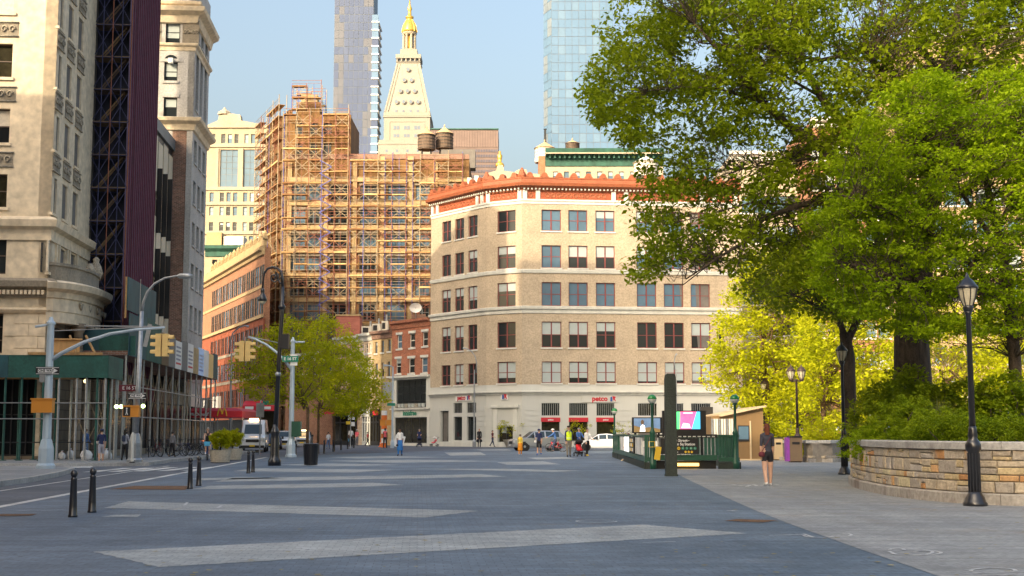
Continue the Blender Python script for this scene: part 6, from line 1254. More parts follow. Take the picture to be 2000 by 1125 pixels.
# video boards on the railings
def board(label, px0, px1, py0, py1, Y, bezel, scr):
    F, L_ = slabfac(px0, px1, Y); z1, z0 = F.px(px0, py0)[1], F.px(px0, py1)[1]; r = E('video_board', label, 'video board', (*F.at(L_ / 2), 0)); part('cabinet', MB().box(0, 0, z0, L_, .3, z1), bezel, r, F.M)
    for x in (.15, L_ - .15): part('support', MB().tube((x, .2, 0), (x, .2, z0), .06), 'dark_metal', r, F.M)
    fx = lambda p: F.px(p, py0)[0]; fz = lambda y: F.px(px0, y)[1]
    for m, poly_ in scr: part('screen', MB().sprism([(fx(a), fz(b)) for a, b in poly_], -.02 - .004 * len(r.children), 0), m, r, F.M)
    return r, F
board('wide video board showing a person against blue sky', 1234, 1292, 815, 846, 64, 'black', [('screen_sky', [(1238, 844), (1289, 844), (1289, 817), (1238, 817)]), ('screen_field', [(1238, 844), (1289, 844), (1289, 838), (1270, 834), (1255, 836), (1238, 831)]), ('screen_white', [(1249, 843), (1260, 843), (1259, 832), (1255, 829), (1251, 832)]), ('bin_brown', [(1252, 829), (1257, 829), (1258, 823), (1254.5, 819), (1251, 823)])])
board('large video board with pink advert above the station sign', 1293, 1377, 802, 849, 57, 'black', [('screen_pink', [(1322, 838), (1366, 838), (1366, 804), (1322, 804)]), ('screen_green', [(1320, 838), (1327, 838), (1328, 804), (1320, 804)]), ('screen_cyan', [(1350, 838), (1367, 838), (1367, 804), (1360, 804)]), ('screen_white', [(1330, 836), (1348, 836), (1346, 828), (1334, 826)]), ('screen_white', [(1334, 808), (1352, 808), (1352, 805), (1336, 805)])])
# bronze kiosk
FK, LK = slabfac(1388, 1488, 74); kk = E('kiosk', 'bronze clad kiosk with sloping roof beside the subway entrance', 'kiosk', (*FK.at(LK / 2), 0)); kx = lambda p: FK.px(p, 850)[0]; kz = lambda y: FK.px(1440, y)[1]
part('body', MB().sprism([(0, 0), (LK, 0), (LK, kz(793)), (kx(1408), kz(811)), (0, kz(813))], .0, 7), 'kiosk', kk, FK.M); part('roof_edge', MB().sprism([(kx(1404), kz(813)), (kx(1408), kz(813.5)), (LK + .15, kz(795)), (LK + .15, kz(792)), (kx(1405), kz(809))], -.25, 7.2), 'kiosk_trim', kk, FK.M)
for i in range(9): part('wall_slat', MB().box(kx(1389 + i * 4.9), -.1, .7, kx(1392.5 + i * 4.9), -.004, kz(818)), 'white_trim' if i % 3 else 'galvanised', kk, FK.M)
wf = part('window', MB().box(kx(1441), -.06, kz(862), kx(1463), -.004, kz(831)), 'black_frame', kk, FK.M); part('pane', MB().box(kx(1442.5), -.07, kz(858), kx(1461.5), -.061, kz(833)), 'glass_sky', wf, FK.M); part('trim', MB().box(kx(1464), -.08, 0, kx(1467), -.004, kz(822)), 'kiosk_trim', kk, FK.M); part('plinth', MB().box(kx(1430), -.05, 0, LK, -.003, .08), 'kiosk_trim', kk, FK.M); part('dark_recess', MB().box(kx(1404), 6.9, kz(812), kx(1430), 7.4, kz(790)), 'black_frame', kk, FK.M)
# bins
def binbox(label, px, py, w, h, m, side=None):
    p = G(px, py); u_ = p.y / FPX; r = E('recycling_bin', label, 'bin', tuple(p)); W_, H_ = w * u_, h * u_; part('body', MB().box(-W_ / 2, -.3, .06, W_ / 2, .35, H_), m, r); part('hood', MB().box(-W_ / 2 - .02, -.33, H_ + .001, W_ / 2 + .02, .38, H_ + .07), 'dark_metal' if m != 'teal' else 'teal', r); part('slot', MB().box(-W_ * .3, -.31, H_ * .72, W_ * .3, -.301, H_ * .82), 'black', r); part('foot', MB().box(-W_ / 2 + .05, -.25, 0, W_ / 2 - .05, .3, .059), 'black', r)
    if side: part('side_poster', MB().box(-W_ / 2 - .16, -.3, .06, -W_ / 2 - .005, .3, H_), side, r)
binbox('brown steel bin with a purple poster side beside the twin lamp', 1553, 903, 24, 48, 'bin_brown', 'purple'); binbox('teal bin between the twin lamp and the low stone wall', 1578, 899, 13, 38, 'teal'); binbox('low grey bin behind the walking woman', 1519, 899, 16, 42, 'kiosk_trim')
# planters and bags on the street side
def planter(label, px, py, r, h, shrub, lm='leaf_hedge', seed=0):
    p = G(px, py); t = E('planter', label, 'planter', tuple(p)); pr = MB(); n = 6; prof = [(r * .82, 0)]
    for i in range(n): z = h * i / n; q = r * (.84 + .16 * i / n); prof += [(q, z + .01), (q + .03, z + h / n * .4), (q, z + h / n * .95)]
    part('tub', MB().lathe(prof + [(r * 1.04, h), (r * .9, h + .01), (r * .85, h - .06)], 20), 'planter', t, smooth=True); part('soil', MB().lathe([(r * .86, h - .06), (.01, h - .04)], 16, caps=False), 'soil', t)
    if shrub:
        sh = E('shrub', 'round clipped ' + ('shrub' if seed else 'bright green shrub') + ' growing in the ' + ('front' if seed == 0 else 'rear') + ' ribbed planter tub', 'shrub', (p.x, p.y, h)); part('stem', MB().tube((0, 0, -.05), (0, 0, .5), .04), 'bark', sh); cl_ = blob_clumps((0, 0, shrub * .46), shrub * .44, shrub * .44, shrub * .46, 150, .6, -.8); link('foliage', leaves_mesh('foliage', cl_, .11, 80, .06, lm, .9), sh)
    return t
planter('ribbed round concrete planter nearest the lane, full of clipped shrub', 430, 903, .56, .62, 1.15, 'leaf_street'); planter('ribbed round concrete planter just behind the other one', 454, 898, .56, .62, 1.2, 'leaf_street', 1)
bag_n = 0
for px, py, s_, l in ((121, 897, .5, 'small slumped white rubbish bag at the shed post'), (137, 896, .62, 'white rubbish bag standing beside the slumped one'), (168, 899, .72, 'white bag at the feet of the person in blue jacket'), (207, 898, .65, 'white bag right behind the man in navy shirt')):
    p = G(px, py, .13); b = MB(); b.lathe([(.3 * s_, 0), (.4 * s_, .12 * s_), (.42 * s_, .4 * s_), (.3 * s_, .62 * s_), (.12 * s_, .72 * s_), (.06 * s_, .78 * s_), (.14 * s_, .9 * s_)], 12); b.v = [(x * (1 + .15 * math.sin(5 * z + px)) + .03 * math.sin(9 * y), y + .03 * math.sin(13 * x + z * 7), z) for x, y, z in b.v]; q = E('rubbish_bag', l, 'bag', tuple(p), px, 'white bags by the shed'); part('sack', b, 'bag_white', q, smooth=True); part('tie', MB().lathe([(.075 * s_, .75 * s_), (.08 * s_, .79 * s_)], 8), 'red', q)
# smaller street furniture up the avenue
def sign_post(label, px, py, ztop, panels, Y=None, z0=0):
    p = G(px, py, z0); r = E('sign_post', label, 'sign post', tuple(p)); u_ = p.y / FPX; H_ = P(px, ztop, p.y).z; part('pole', MB().tube((0, 0, 0), (0, 0, H_ - z0), .05), 'galvanised', r)
    for x0, y0, x1, y1, m, t_ in panels:
        a = P(x0, y1, p.y - .1); b = P(x1, y0, p.y - .1); s_ = part('sign_panel', MB().box(0, -.02, 0, b.x - a.x, .02, b.z - a.z), m, r, T(*a))
        if t_: text(t_, (b.z - a.z) * .7, s_, T((a.x + b.x) / 2, a.y - .03, (a.z + b.z) / 2), 'white')
sign_post('sign post with blue panel near the chamfered entrance', 1014, 871, 800, [(1003, 815, 1027.5, 822, 'sign_blue', None), (1011, 838, 1018, 853, 'sign_blue', None)])
sign_post('grey backed sign beside the white van roof', 507, 888, 780, [(500, 787, 516, 815, 'galvanised', None)]); sign_post('pole with green name sign behind the curled lamp', 540, 880, 770, [(513, 783, 541, 791, 'sign_green', None)]); sign_post('post with two white signs and a yellow one beside the far trees', 684, 876, 800, [(680, 808, 686, 820, 'white', None), (688, 808, 693, 820, 'white', None), (676, 823, 684, 829, 'yellow', None), (686, 824, 693, 832, 'white', None)])
def pole_light(label, px, py, ytop, arm, m='galvanised'):
    p = G(px, py); r = E('street_light', label, 'street light', tuple(p)); zt = P(px, ytop, p.y).z; part('pole', MB().lathe([(.2, 0), (.2, .6), (.11, .8), (.07, zt)], 10), m, r); part('arm', MB().path(ppath(arm, p.y), [.06] * (len(arm) - 1) + [.12], 6), m, r, I4, smooth=True); return r, p
pole_light('slim street light with arm against the narrow side of the corner building', 926, 873, 722, [(930, 728), (931, 710), (928, 696), (921, 686), (912, 681), (904, 680)]); pole_light('street light whose arm rises behind the dark slab marker', 1322, 874, 720, [(1317, 722), (1317, 705), (1319, 694), (1322, 691)])
r_, p_ = pole_light('grey street light beside the orange block', 447, 880, 560, [(447, 565), (452, 545), (462, 534), (476, 531), (488, 532)]) if False else pole_light('thin grey pole in front of the orange brick block', 448, 880, 690, [(448, 692), (449, 670), (455, 650), (466, 640), (478, 636), (486, 638)])
sp_, pp_ = pole_light('pale blue signal pole at the corner of the red brick house', 766, 875, 716, [(766, 716), (760, 714), (750, 714)], 'pole_blue'); ped(sp_, P(748, 826, pp_.y - .2), .55, .55); ped(sp_, P(759, 826, pp_.y - .25), .5, .5); part('street_name_sign', MB().box(-.4, -.01, -.14, .4, .01, .14), 'sign_green', sp_, T(*P(764, 790, pp_.y - .2))); part('sign_back', MB().box(-.5, -.01, -.8, .5, .01, .8), 'galvanised', sp_, T(*P(758, 762, pp_.y + .3)))
stp = G(750, 874); st = E('steam_stack', 'orange and white striped steam stack by the row house corner', 'steam stack', tuple(stp)); zt = P(750, 802, stp.y).z
for i in range(8): part('stripe', MB().lathe([(.3, zt * i / 8), (.29, zt * (i + 1) / 8)], 12), 'orange' if i % 2 == 0 else 'white', st)
cn = G(744, 873); c_ = E('traffic_cone', 'orange traffic cone at the foot of the striped stack', 'cone', tuple(cn)); part('cone', MB().lathe([(.3, 0), (.3, .05), (.2, .06), (.04, .95)], 12), 'orange', c_); part('cone_band', MB().lathe([(.14, .4), (.1, .6)], 12, caps=False), 'white', c_)
bk = sign('name_plate', 'small brown name plate at first floor corner of the pet shop', FC, .1, zst(809), .75, zst(803), 'maroon', None, cat='sign') if False else None
pr_ = E('poster_stand', 'white barricade boards leaning by the row house corner', 'barricade', tuple(G(776, 875))); part('board', MB().box(-.5, -.05, .1, .5, .05, 1.3), 'white', pr_, WM[pr_.name] @ Matrix.Rotation(-.2, 4, 'X') @ Matrix.Rotation(.25, 4, 'Y')); part('leg', MB().tube((.3, 0, 0), (-.1, .2, 1.2), .05), 'white', pr_)
ct = E('entrance_planter', 'bowl planter with a small leafy tree by the chamfered entrance', 'planter', tuple(G(1000, 873.5))); part('bowl', MB().lathe([(.6, 0), (.95, .75), (1.0, .8), (.8, .78)], 16), 'planter', ct, smooth=True)
for (px, py, h, w, lab, lm) in ((993, 873, 2.6, 1.5, 'thin young tree growing in the bowl planter', 'leaf_street'), (1060, 872, 3.0, .8, 'bare wispy sapling by the first red awning', 'leaf_grass'), (1130, 873, 2.7, 1.6, 'small bushy tree before the middle red awning', 'leaf_yellow'), (1218, 874, 2.3, 1.4, 'small shrubby tree beyond the subway railing', 'leaf_street')):
    b = G(px, py); n = 26 if h != 3.0 else 5; tree('young_tree', lab, (b.x, b.y, .6), [([b + Vector((0, 0, .6)), b + Vector((.05, 0, 1.4)), b + Vector((0, .1, h * .7))], [.05, .04, .02]), ([b + Vector((.05, 0, 1.3)), b + Vector((-.5, 0, h * .8))], [.03, .01]), ([b + Vector((.05, 0, 1.3)), b + Vector((.6, .1, h * .75))], [.03, .01])], blob_clumps((b.x, b.y, h * .75), w, w, h * .45, n, .2, -.9), .25, 22, .14, lm, twig=.006)
# ================================================================ stone planter walls of the park
def arcpts(pts, step):
    pts = [Vector((p[0], p[1])) for p in pts]; out = [pts[0]]; acc = 0; cr = []
    for i in range(len(pts) - 1):          # catmull-rom
        p0, p1, p2, p3 = pts[max(i - 1, 0)], pts[i], pts[i + 1], pts[min(i + 2, len(pts) - 1)]
        for k in range(24): t = k / 24; cr.append(.5 * ((2 * p1) + (p2 - p0) * t + (2 * p0 - 5 * p1 + 4 * p2 - p3) * t * t + (3 * p1 - p0 - 3 * p2 + p3) * t ** 3))
    cr.append(pts[-1]); L = [0]
    for i in range(1, len(cr)): L.append(L[-1] + (cr[i] - cr[i - 1]).length)
    def at(s):
        s = max(0, min(L[-1], s)); lo = 0; hi = len(L) - 1
        while hi - lo > 1:
            m = (lo + hi) // 2
            if L[m] <= s: lo = m
            else: hi = m
        t = (s - L[lo]) / max(1e-9, L[hi] - L[lo]); return cr[lo].lerp(cr[hi], t), (cr[hi] - cr[lo]).normalized()
    return at, L[-1]
def stone_wall(label, pts, h, base, cope, limit, seed, avg=.42, vis=(0, 1e9), thick=.45):
    rr = random.Random(seed); at, L_ = arcpts(pts, .1); p0, _ = at(L_ / 2); r = E('stone_wall', label, 'wall', (*p0, 0)); line = [at(L_ * i / 60)[0] for i in range(61)]; I = Matrix()
    part('core', MB().sweep(line, [(-thick, 0), (-thick, h - cope), (-.03, h - cope), (-.03, 0)]), 'mortar', r, I)
    def blockrun(name, z0, z1, ln, out, inn, mat, gap=.006, z1b=None):
        s = 0
        while s < L_ - .05:
            e = min(L_, s + ln * rr.uniform(.85, 1.15)); a, ta = at(s + gap); b, tb = at(e - gap); m_, tm = at((s + e) / 2); nn = [Vector((t.y, -t.x)) for t in (ta, tm, tb)]; j = rr.uniform(-.006, .006); vs = []
            for q, n_ in zip((a, m_, b), nn):
                for o, z in ((out + j, z0), (out + j, z1 - .03), (out + j - .03, z1), (inn, z1b or z1), (inn, z0)): vs.append((q.x + n_.x * o, q.y + n_.y * o, z))
            fs = [(i * 5 + k, (i + 1) * 5 + k, (i + 1) * 5 + (k + 1) % 5, i * 5 + (k + 1) % 5) for i in range(2) for k in range(5)] + [(0, 1, 2, 3, 4), (14, 13, 12, 11, 10)]
            part(name, MB().add(vs, fs), mat, r, I); s = e
    blockrun('base_block', 0, base, 1.25, .09, -.1, 'base_stone'); blockrun('coping_stone', h - cope, h, 1.3, .07, -thick, 'coping')
    z = base + .005; cnt = 0
    while z < h - cope - .06:
        ch = rr.choice((.14, .2, .24, .3)); ch = min(ch, h - cope - .005 - z)
        if h - cope - (z + ch) < .08: ch = h - cope - .005 - z
        s = max(0, vis[0]) + rr.uniform(0, .2)
        while s < min(L_, vis[1]) - .08:
            ln = avg * rr.choice((.5, .7, .9, 1.1, 1.4)); e = min(L_, s + ln); sub = [(z, z + ch)]
            if ch > .2 and rr.random() < .35: m = z + ch * rr.uniform(.4, .6); sub = [(z, m), (m, z + ch)]
            for a0, a1 in sub:
                if cnt >= limit: break
                g = .009; a, ta = at(s + g); b, tb = at(e - g); na, nb_ = Vector((ta.y, -ta.x)), Vector((tb.y, -tb.x)); vs = []; c_ = .02
                for q, n_, t, dx in ((a, na, ta, 0), (b, nb_, tb, 0)):
                    sg = 1 if q is a else -1; o = rr.uniform(.008, .035)
                    for zz, oo, ss in ((a0 + g, -.04, 0), (a0 + g, o - .015, 0), (a0 + g + c_, o, c_), (a1 - g - c_, o, c_), (a1 - g, o - .015, 0), (a1 - g, -.04, 0)): vs.append((q.x + n_.x * oo + t.x * sg * ss, q.y + n_.y * oo + t.y * sg * ss, zz + (rr.uniform(-.006, .006) if oo > 0 else 0)))
                fs = [(k, 6 + k, 7 + k, k + 1) for k in range(5)] + [(0, 1, 2, 3, 4, 5), (11, 10, 9, 8, 7, 6)]
                part('stone', MB().add(vs, fs), 'stone_%d' % rr.choice((0, 0, 1, 1, 2, 2, 4, 4, 5, 7, 7, 3, 6, 1, 0)), r, I); cnt += 1
            s = e
        z += ch
    return r, line
wp = [(17, 45), (13.5, 44.2), (11.4, 42.7), (10.2, 40.5), (9.45, 36.5), (9.15, 33.2), (9.2, 31), (9.5, 29.4), (10.15, 28.15), (11.2, 27.7), (13, 27.75), (16, 28.4)]
sw, wline = stone_wall('curved planter wall of tan and orange stones with grey coping', wp, 1.32, .24, .17, 300, 5, .46, vis=(6.5, 26))
bed = MB().add([(p.x, p.y, 1.05) for p in [q + Vector((.4, 0)) for q in wline]], [tuple(range(61))]); struct('planting_bed', bed, 'soil')
w2 = [G(1700, 893), G(1640, 902), G(1600, 903), G(1572, 902.5), G(1568, 896), G(1580, 888)]; w2 = w2[::-1]
stone_wall('low stone wall beyond the bins, ending in a rounded corner', w2, 1.12, .2, .15, 120, 8, .5); stone_wall('short stretch of low stone wall behind the walking woman', [G(1500, 886), G(1504, 896), G(1520, 899), G(1548, 899)], 1.1, .2, .15, 40, 9, .5)

# ================================================================ trees
def poly_clumps(poly, Y, dY, n, jit=0, gap=None):
    out = []; xs = [p[0] for p in poly]; ys_ = [p[1] for p in poly]
    while len(out) < n:
        x = random.uniform(min(xs), max(xs)); y = random.uniform(min(ys_), max(ys_))
        if not inside(poly, x, y): continue
        if gap and random.random() < gap(x, y): continue
        out.append(tuple(P(x, y, Y + random.uniform(-dY, dY))))
    return out
def L(pp, r0, r1): k = len(pp); return ([P(*p) for p in pp], [r0 + (r1 - r0) * (i / (k - 1)) ** .8 for i in range(k)])
# the spreading elm
base = P(1784, 800, 46); base.z = .95
elm_limbs = [([base, P(1782, 722, 46), P(1780, 660, 46), P(1790, 560, 46), P(1800, 450, 46)], [.8, .62, .58, .52, .45]),
    L([(1786, 590, 46), (1735, 430, 45.5), (1690, 350, 45), (1625, 305, 44.5), (1580, 268, 44), (1540, 245, 43.5), (1490, 200, 43), (1440, 140, 42.5), (1400, 95, 42), (1355, 45, 41.5)], .30, .04),
    L([(1795, 500, 46), (1740, 360, 46.5), (1668, 270, 47), (1605, 190, 47), (1560, 115, 47.5), (1525, 82, 47.5), (1480, 20, 48), (1440, -40, 48)], .26, .05),
    L([(1785, 600, 46), (1700, 430, 44.5), (1622, 390, 43.5), (1560, 400, 43), (1490, 428, 42.5), (1458, 470, 42), (1400, 505, 42), (1340, 545, 41.5)], .2, .02),
    L([(1800, 470, 46), (1825, 320, 46.5), (1838, 170, 47), (1865, 60, 47), (1900, -70, 47.5)], .42, .2), L([(1840, 150, 47), (1800, 95, 46), (1720, 92, 45), (1600, 118, 44), (1500, 95, 43), (1370, 84, 42)], .16, .025),
    L([(1828, 290, 46.5), (1890, 200, 47), (1945, 120, 48), (2010, 50, 49)], .24, .08), L([(1838, 180, 47), (1900, 90, 46), (1930, 0, 45)], .18, .08), L([(1490, 200, 43), (1400, 172, 42.5), (1330, 170, 42), (1265, 178, 41.5)], .05, .012), L([(1560, 400, 43), (1470, 395, 42.5), (1380, 420, 42), (1300, 440, 41.5)], .05, .012),
    L([(1625, 305, 44.5), (1540, 315, 43.5), (1450, 330, 43), (1350, 330, 42)], .06, .012), L([(1605, 190, 47), (1500, 130, 46.5), (1420, 40, 46), (1330, 20, 45)], .06, .015), L([(1458, 470, 42), (1440, 520, 41.5), (1470, 570, 41)], .035, .01), L([(1735, 430, 45.5), (1760, 300, 44), (1740, 200, 43), (1700, 120, 42)], .12, .03)]
poly = [(1228, -90), (1205, 20), (1178, 60), (1188, 105), (1142, 140), (1136, 190), (1170, 240), (1205, 268), (1245, 300), (1265, 345), (1222, 405), (1255, 440), (1218, 505), (1262, 560), (1300, 520), (1360, 500), (1420, 540), (1480, 600), (1530, 570), (1620, 500), (1700, 420), (1800, 350), (2080, 300), (2080, -90)]
def gp_elm(x, y):
    g = .0
    if x < 1600 and y > 270: g = .38
    if 1480 < x < 1640 and 150 < y < 320: g = .35
    if 1850 < x and 60 < y < 160: g = .2
    v = math.sin(x * .021 + 1.3 * math.sin(y * .017)) * math.sin(y * .027 + x * .006); return max(g, .75 if v > .55 else g)
tree('elm_tree', 'huge spreading elm with dark limbs reaching out over the corner building', base, elm_limbs, poly_clumps(poly, 44.5, 4.2, 2300, gap=gp_elm), .5, 40, .18, 'leaf_elm', twig=.006, flat=.6, droop=.35)
# dense bright green tree in front of it
lb = P(1984, 812, 40); lb.z = .95
tree('locust_tree', 'dense bright green tree with layered sprays over the stone planter', lb, [([lb, P(1982, 700, 40), P(1972, 600, 40), P(1955, 480, 40.5), P(1925, 350, 41)], [.22, .18, .17, .14, .09]), L([(1975, 610, 40), (1900, 520, 39.5), (1800, 440, 39), (1700, 400, 38.5), (1640, 380, 38)], .11, .03), L([(1960, 500, 40.5), (1880, 380, 40), (1800, 280, 39.5), (1760, 200, 39)], .1, .02), L([(1970, 580, 40), (1860, 560, 39), (1740, 540, 38.5), (1640, 510, 38)], .09, .02), L([(1950, 450, 40.5), (2000, 330, 41), (2030, 230, 42)], .08, .03)],
     poly_clumps([(1652, 262), (1700, 205), (1765, 150), (1800, 128), (1870, 158), (1960, 135), (2080, 150), (2080, 640), (1940, 655), (1880, 650), (1800, 672), (1730, 650), (1640, 610), (1580, 545), (1592, 470), (1570, 420), (1640, 370), (1610, 320)], 39.5, 2.6, 1350, gap=lambda x, y: .65 if math.sin(x * .03 + 2 * math.sin(y * .014)) * math.sin(y * .045 + x * .01) > .6 else (.08 if y > 600 else 0)), .42, 58, .125, 'leaf_locust', twig=.006, flat=.42, droop=.15)
tb_ = P(1660, 868, 52); tb_.z = .8
tree('park_tree', 'forked mid sized tree right behind the end of the stone planter', tb_, [([tb_, P(1659, 780, 52), P(1657, 700, 52), P(1650, 650, 52)], [.3, .26, .25, .22]), L([(1652, 665, 52), (1638, 620, 52), (1610, 560, 51), (1580, 500, 50)], .15, .03), L([(1655, 665, 52), (1678, 620, 52), (1690, 560, 53), (1700, 470, 54)], .17, .05), L([(1640, 620, 52), (1560, 580, 51), (1500, 560, 50)], .06, .015)],
     poly_clumps([(1470, 560), (1520, 490), (1600, 440), (1720, 440), (1800, 520), (1800, 640), (1740, 650), (1700, 625), (1620, 625), (1560, 600), (1500, 600)], 52, 3, 330, gap=lambda x, y: .3), .55, 40, .17, 'leaf_shrub', twig=.006, flat=.6)
def simple_tree(name, label, px, py, Y, poly, n, dY, crad, per, ls, lm, tr=.16, z0=0, group=None, gap=None, top=None, bark='bark_far'):
    b = P(px, py, Y); b.z = z0; cl_ = poly_clumps(poly, Y, dY, n, gap=gap); cx = sum(p[0] for p in poly) / len(poly); y0, y1 = min(p[1] for p in poly), max(p[1] for p in poly); zc = P(cx, (y0 + y1) / 2, Y); k = zc - b
    limbs = [([b, b + Vector((0, 0, k.z * .5)), b + Vector((k.x * .3, 0, k.z * .75)), b + k * 1.05], [tr, tr * .85, tr * .7, tr * .3])]
    for p in random.sample(cl_, 6): limbs.append((wob(b + Vector((k.x * .15, 0, k.z * random.uniform(.5, .8))), p, 4, .05), [tr * .45, tr * .35, tr * .25, tr * .15, tr * .06]))
    return tree(name, label, b, limbs, cl_, crad, per, ls, lm, bark, group, .006, .7)
g_ = lambda a, b, c: (lambda x, y: c if math.sin(x * a + 1.7 * math.sin(y * .03)) * math.sin(y * b) > .4 else 0)
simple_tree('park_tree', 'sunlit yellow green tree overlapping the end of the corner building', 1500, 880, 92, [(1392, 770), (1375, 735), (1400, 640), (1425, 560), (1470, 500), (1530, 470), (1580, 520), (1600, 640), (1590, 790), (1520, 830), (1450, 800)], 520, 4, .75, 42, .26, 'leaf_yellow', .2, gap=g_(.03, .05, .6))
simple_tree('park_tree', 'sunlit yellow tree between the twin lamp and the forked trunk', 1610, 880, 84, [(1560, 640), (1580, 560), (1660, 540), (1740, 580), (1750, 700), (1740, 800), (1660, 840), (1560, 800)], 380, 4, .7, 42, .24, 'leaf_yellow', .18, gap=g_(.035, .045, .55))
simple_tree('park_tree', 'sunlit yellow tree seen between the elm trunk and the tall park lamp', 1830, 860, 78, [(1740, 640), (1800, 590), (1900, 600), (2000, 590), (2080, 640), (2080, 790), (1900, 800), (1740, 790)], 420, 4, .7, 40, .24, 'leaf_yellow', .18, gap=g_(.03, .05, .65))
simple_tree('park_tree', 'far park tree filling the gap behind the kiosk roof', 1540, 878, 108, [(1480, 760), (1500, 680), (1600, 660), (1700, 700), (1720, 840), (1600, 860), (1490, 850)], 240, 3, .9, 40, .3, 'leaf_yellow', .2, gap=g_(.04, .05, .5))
simple_tree('street_tree', 'round yellow green street tree behind the curled lamp post', 600, 887, 87, [(452, 740), (458, 700), (500, 650), (560, 618), (620, 625), (650, 690), (650, 770), (600, 800), (540, 790), (490, 775)], 250, 2.6, .5, 50, .17, 'leaf_street', .11, gap=g_(.05, .06, .45)); simple_tree('street_tree', 'second street tree of the row, its crown touching the first', 621, 884, 98, [(560, 700), (590, 640), (640, 612), (680, 640), (715, 700), (730, 780), (680, 810), (600, 805)], 230, 2.8, .55, 46, .19, 'leaf_street', .1, gap=g_(.05, .06, .45))
simple_tree('street_tree', 'third street tree, the one reaching toward the tan row houses', 652, 880, 110, [(640, 740), (660, 680), (700, 690), (735, 720), (758, 770), (745, 800), (690, 812), (640, 800)], 190, 2.6, .6, 44, .21, 'leaf_street', .1, gap=g_(.06, .06, .45))
# planter shrubs
def shrub(name, label, c, cl_, crad, per, ls, lm, flat=.8, droop=.2, stems=6):
    r = E(name, label, 'shrub', c); cl_ = np.array(cl_) - np.array(c); m = MB()
    for q in random.sample(list(map(tuple, cl_)), min(len(cl_), stems)): m.path(wob((0, 0, 0), q, 3, .08), [.03, .022, .016, .008], 4)
    part('stems', m, 'bark', r, smooth=True); link('foliage', leaves_mesh('foliage', cl_, crad, per, ls, lm, flat, droop), r); return r
def mound(px, Y, z0, w, d, h, n, box=2): b = P(px, 850, Y); return (b.x, b.y, z0), blob_clumps((b.x, b.y, z0), w, d, h, n, .55, -.1, box)
for lab, px, Y, w, d, h, n, lm in (('low bright shrub spilling over the rounded end of the stone wall', 1722, 36.5, .85, 1.7, .75, 130, 'leaf_locust'), ('dome shaped clipped shrub above the spilling one', 1765, 35.5, 1.1, 1.6, 1.35, 190, 'leaf_hedge'), ('clipped dark hedge shrub left of the tall lamp, touching the coping', 1850, 33.0, 1.1, 1.4, .95, 190, 'leaf_hedge'),
        ('clipped hedge shrub behind the tall park lamp foot', 1925, 32.2, 1.0, 1.4, .92, 170, 'leaf_hedge'), ('clipped hedge shrub at the picture edge beyond the tall lamp', 2010, 31.6, 1.2, 1.4, .95, 170, 'leaf_hedge')):
    c, cl_ = mound(px, Y, .95, w, d, h, n, 5 if 'hedge' in lab else 2.5); shrub('clipped_shrub', lab, c, cl_, .13, 80, .06, lm, .8)
for lab, px, Y, w, d, h, n, lm in (('loose feathery shrub right of the forked tree trunk', 1730, 43, 1.2, 1.4, 2.3, 190, 'leaf_shrub'), ('broad loose shrub in front of the elm trunk', 1800, 41, 1.5, 1.4, 2.7, 260, 'leaf_shrub'), ('tall loose shrub behind the spiky grass', 1885, 40, 1.4, 1.4, 2.2, 210, 'leaf_shrub'), ('dark loose shrub next to the thin brown trunk', 1962, 39, 1.4, 1.4, 1.9, 200, 'leaf_hedge')):
    c, cl_ = mound(px, Y, .95, w, d, h, n); shrub('loose_shrub', lab, c, cl_, .26, 48, .12, lm, .55, .1)
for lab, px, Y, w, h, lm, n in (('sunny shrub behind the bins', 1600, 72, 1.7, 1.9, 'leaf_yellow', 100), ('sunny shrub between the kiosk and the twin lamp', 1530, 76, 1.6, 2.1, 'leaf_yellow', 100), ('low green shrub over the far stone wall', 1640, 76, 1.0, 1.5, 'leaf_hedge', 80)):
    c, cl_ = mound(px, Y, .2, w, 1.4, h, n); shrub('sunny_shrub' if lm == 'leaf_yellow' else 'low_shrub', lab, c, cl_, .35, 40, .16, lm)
# spiky ornamental grass
sg = P(1836, 808, 37.2); sg.z = 1.0; gr = E('ornamental_grass', 'spiky fountain of long grass blades above the clipped hedge', 'plant', tuple(sg)); vs = []
for i in range(170):
    w = random.uniform(0, 6.28); ln = random.uniform(.6, 1.15); lean = random.uniform(.15, .75); d = Vector((math.cos(w), math.sin(w), 0)); s_ = Vector((-d.y, d.x, 0)) * .014; p = [Vector((0, 0, .2)) + d * (lean * ln * t * t) + Vector((0, 0, ln * (t - .25 * lean * t * t * 2.2) + .35 * t)) for t in (0, .45, .8, 1)]
    for k in range(3): a, b = p[k], p[k + 1]; ka, kb = 1 - k * .3, 1 - (k + 1) * .32; vs += [a - s_ * ka, b - s_ * kb, b + s_ * kb, a + s_ * ka]
link('blades', quads_mesh('blades', np.array([tuple(v) for v in vs]), 'leaf_grass'), gr)
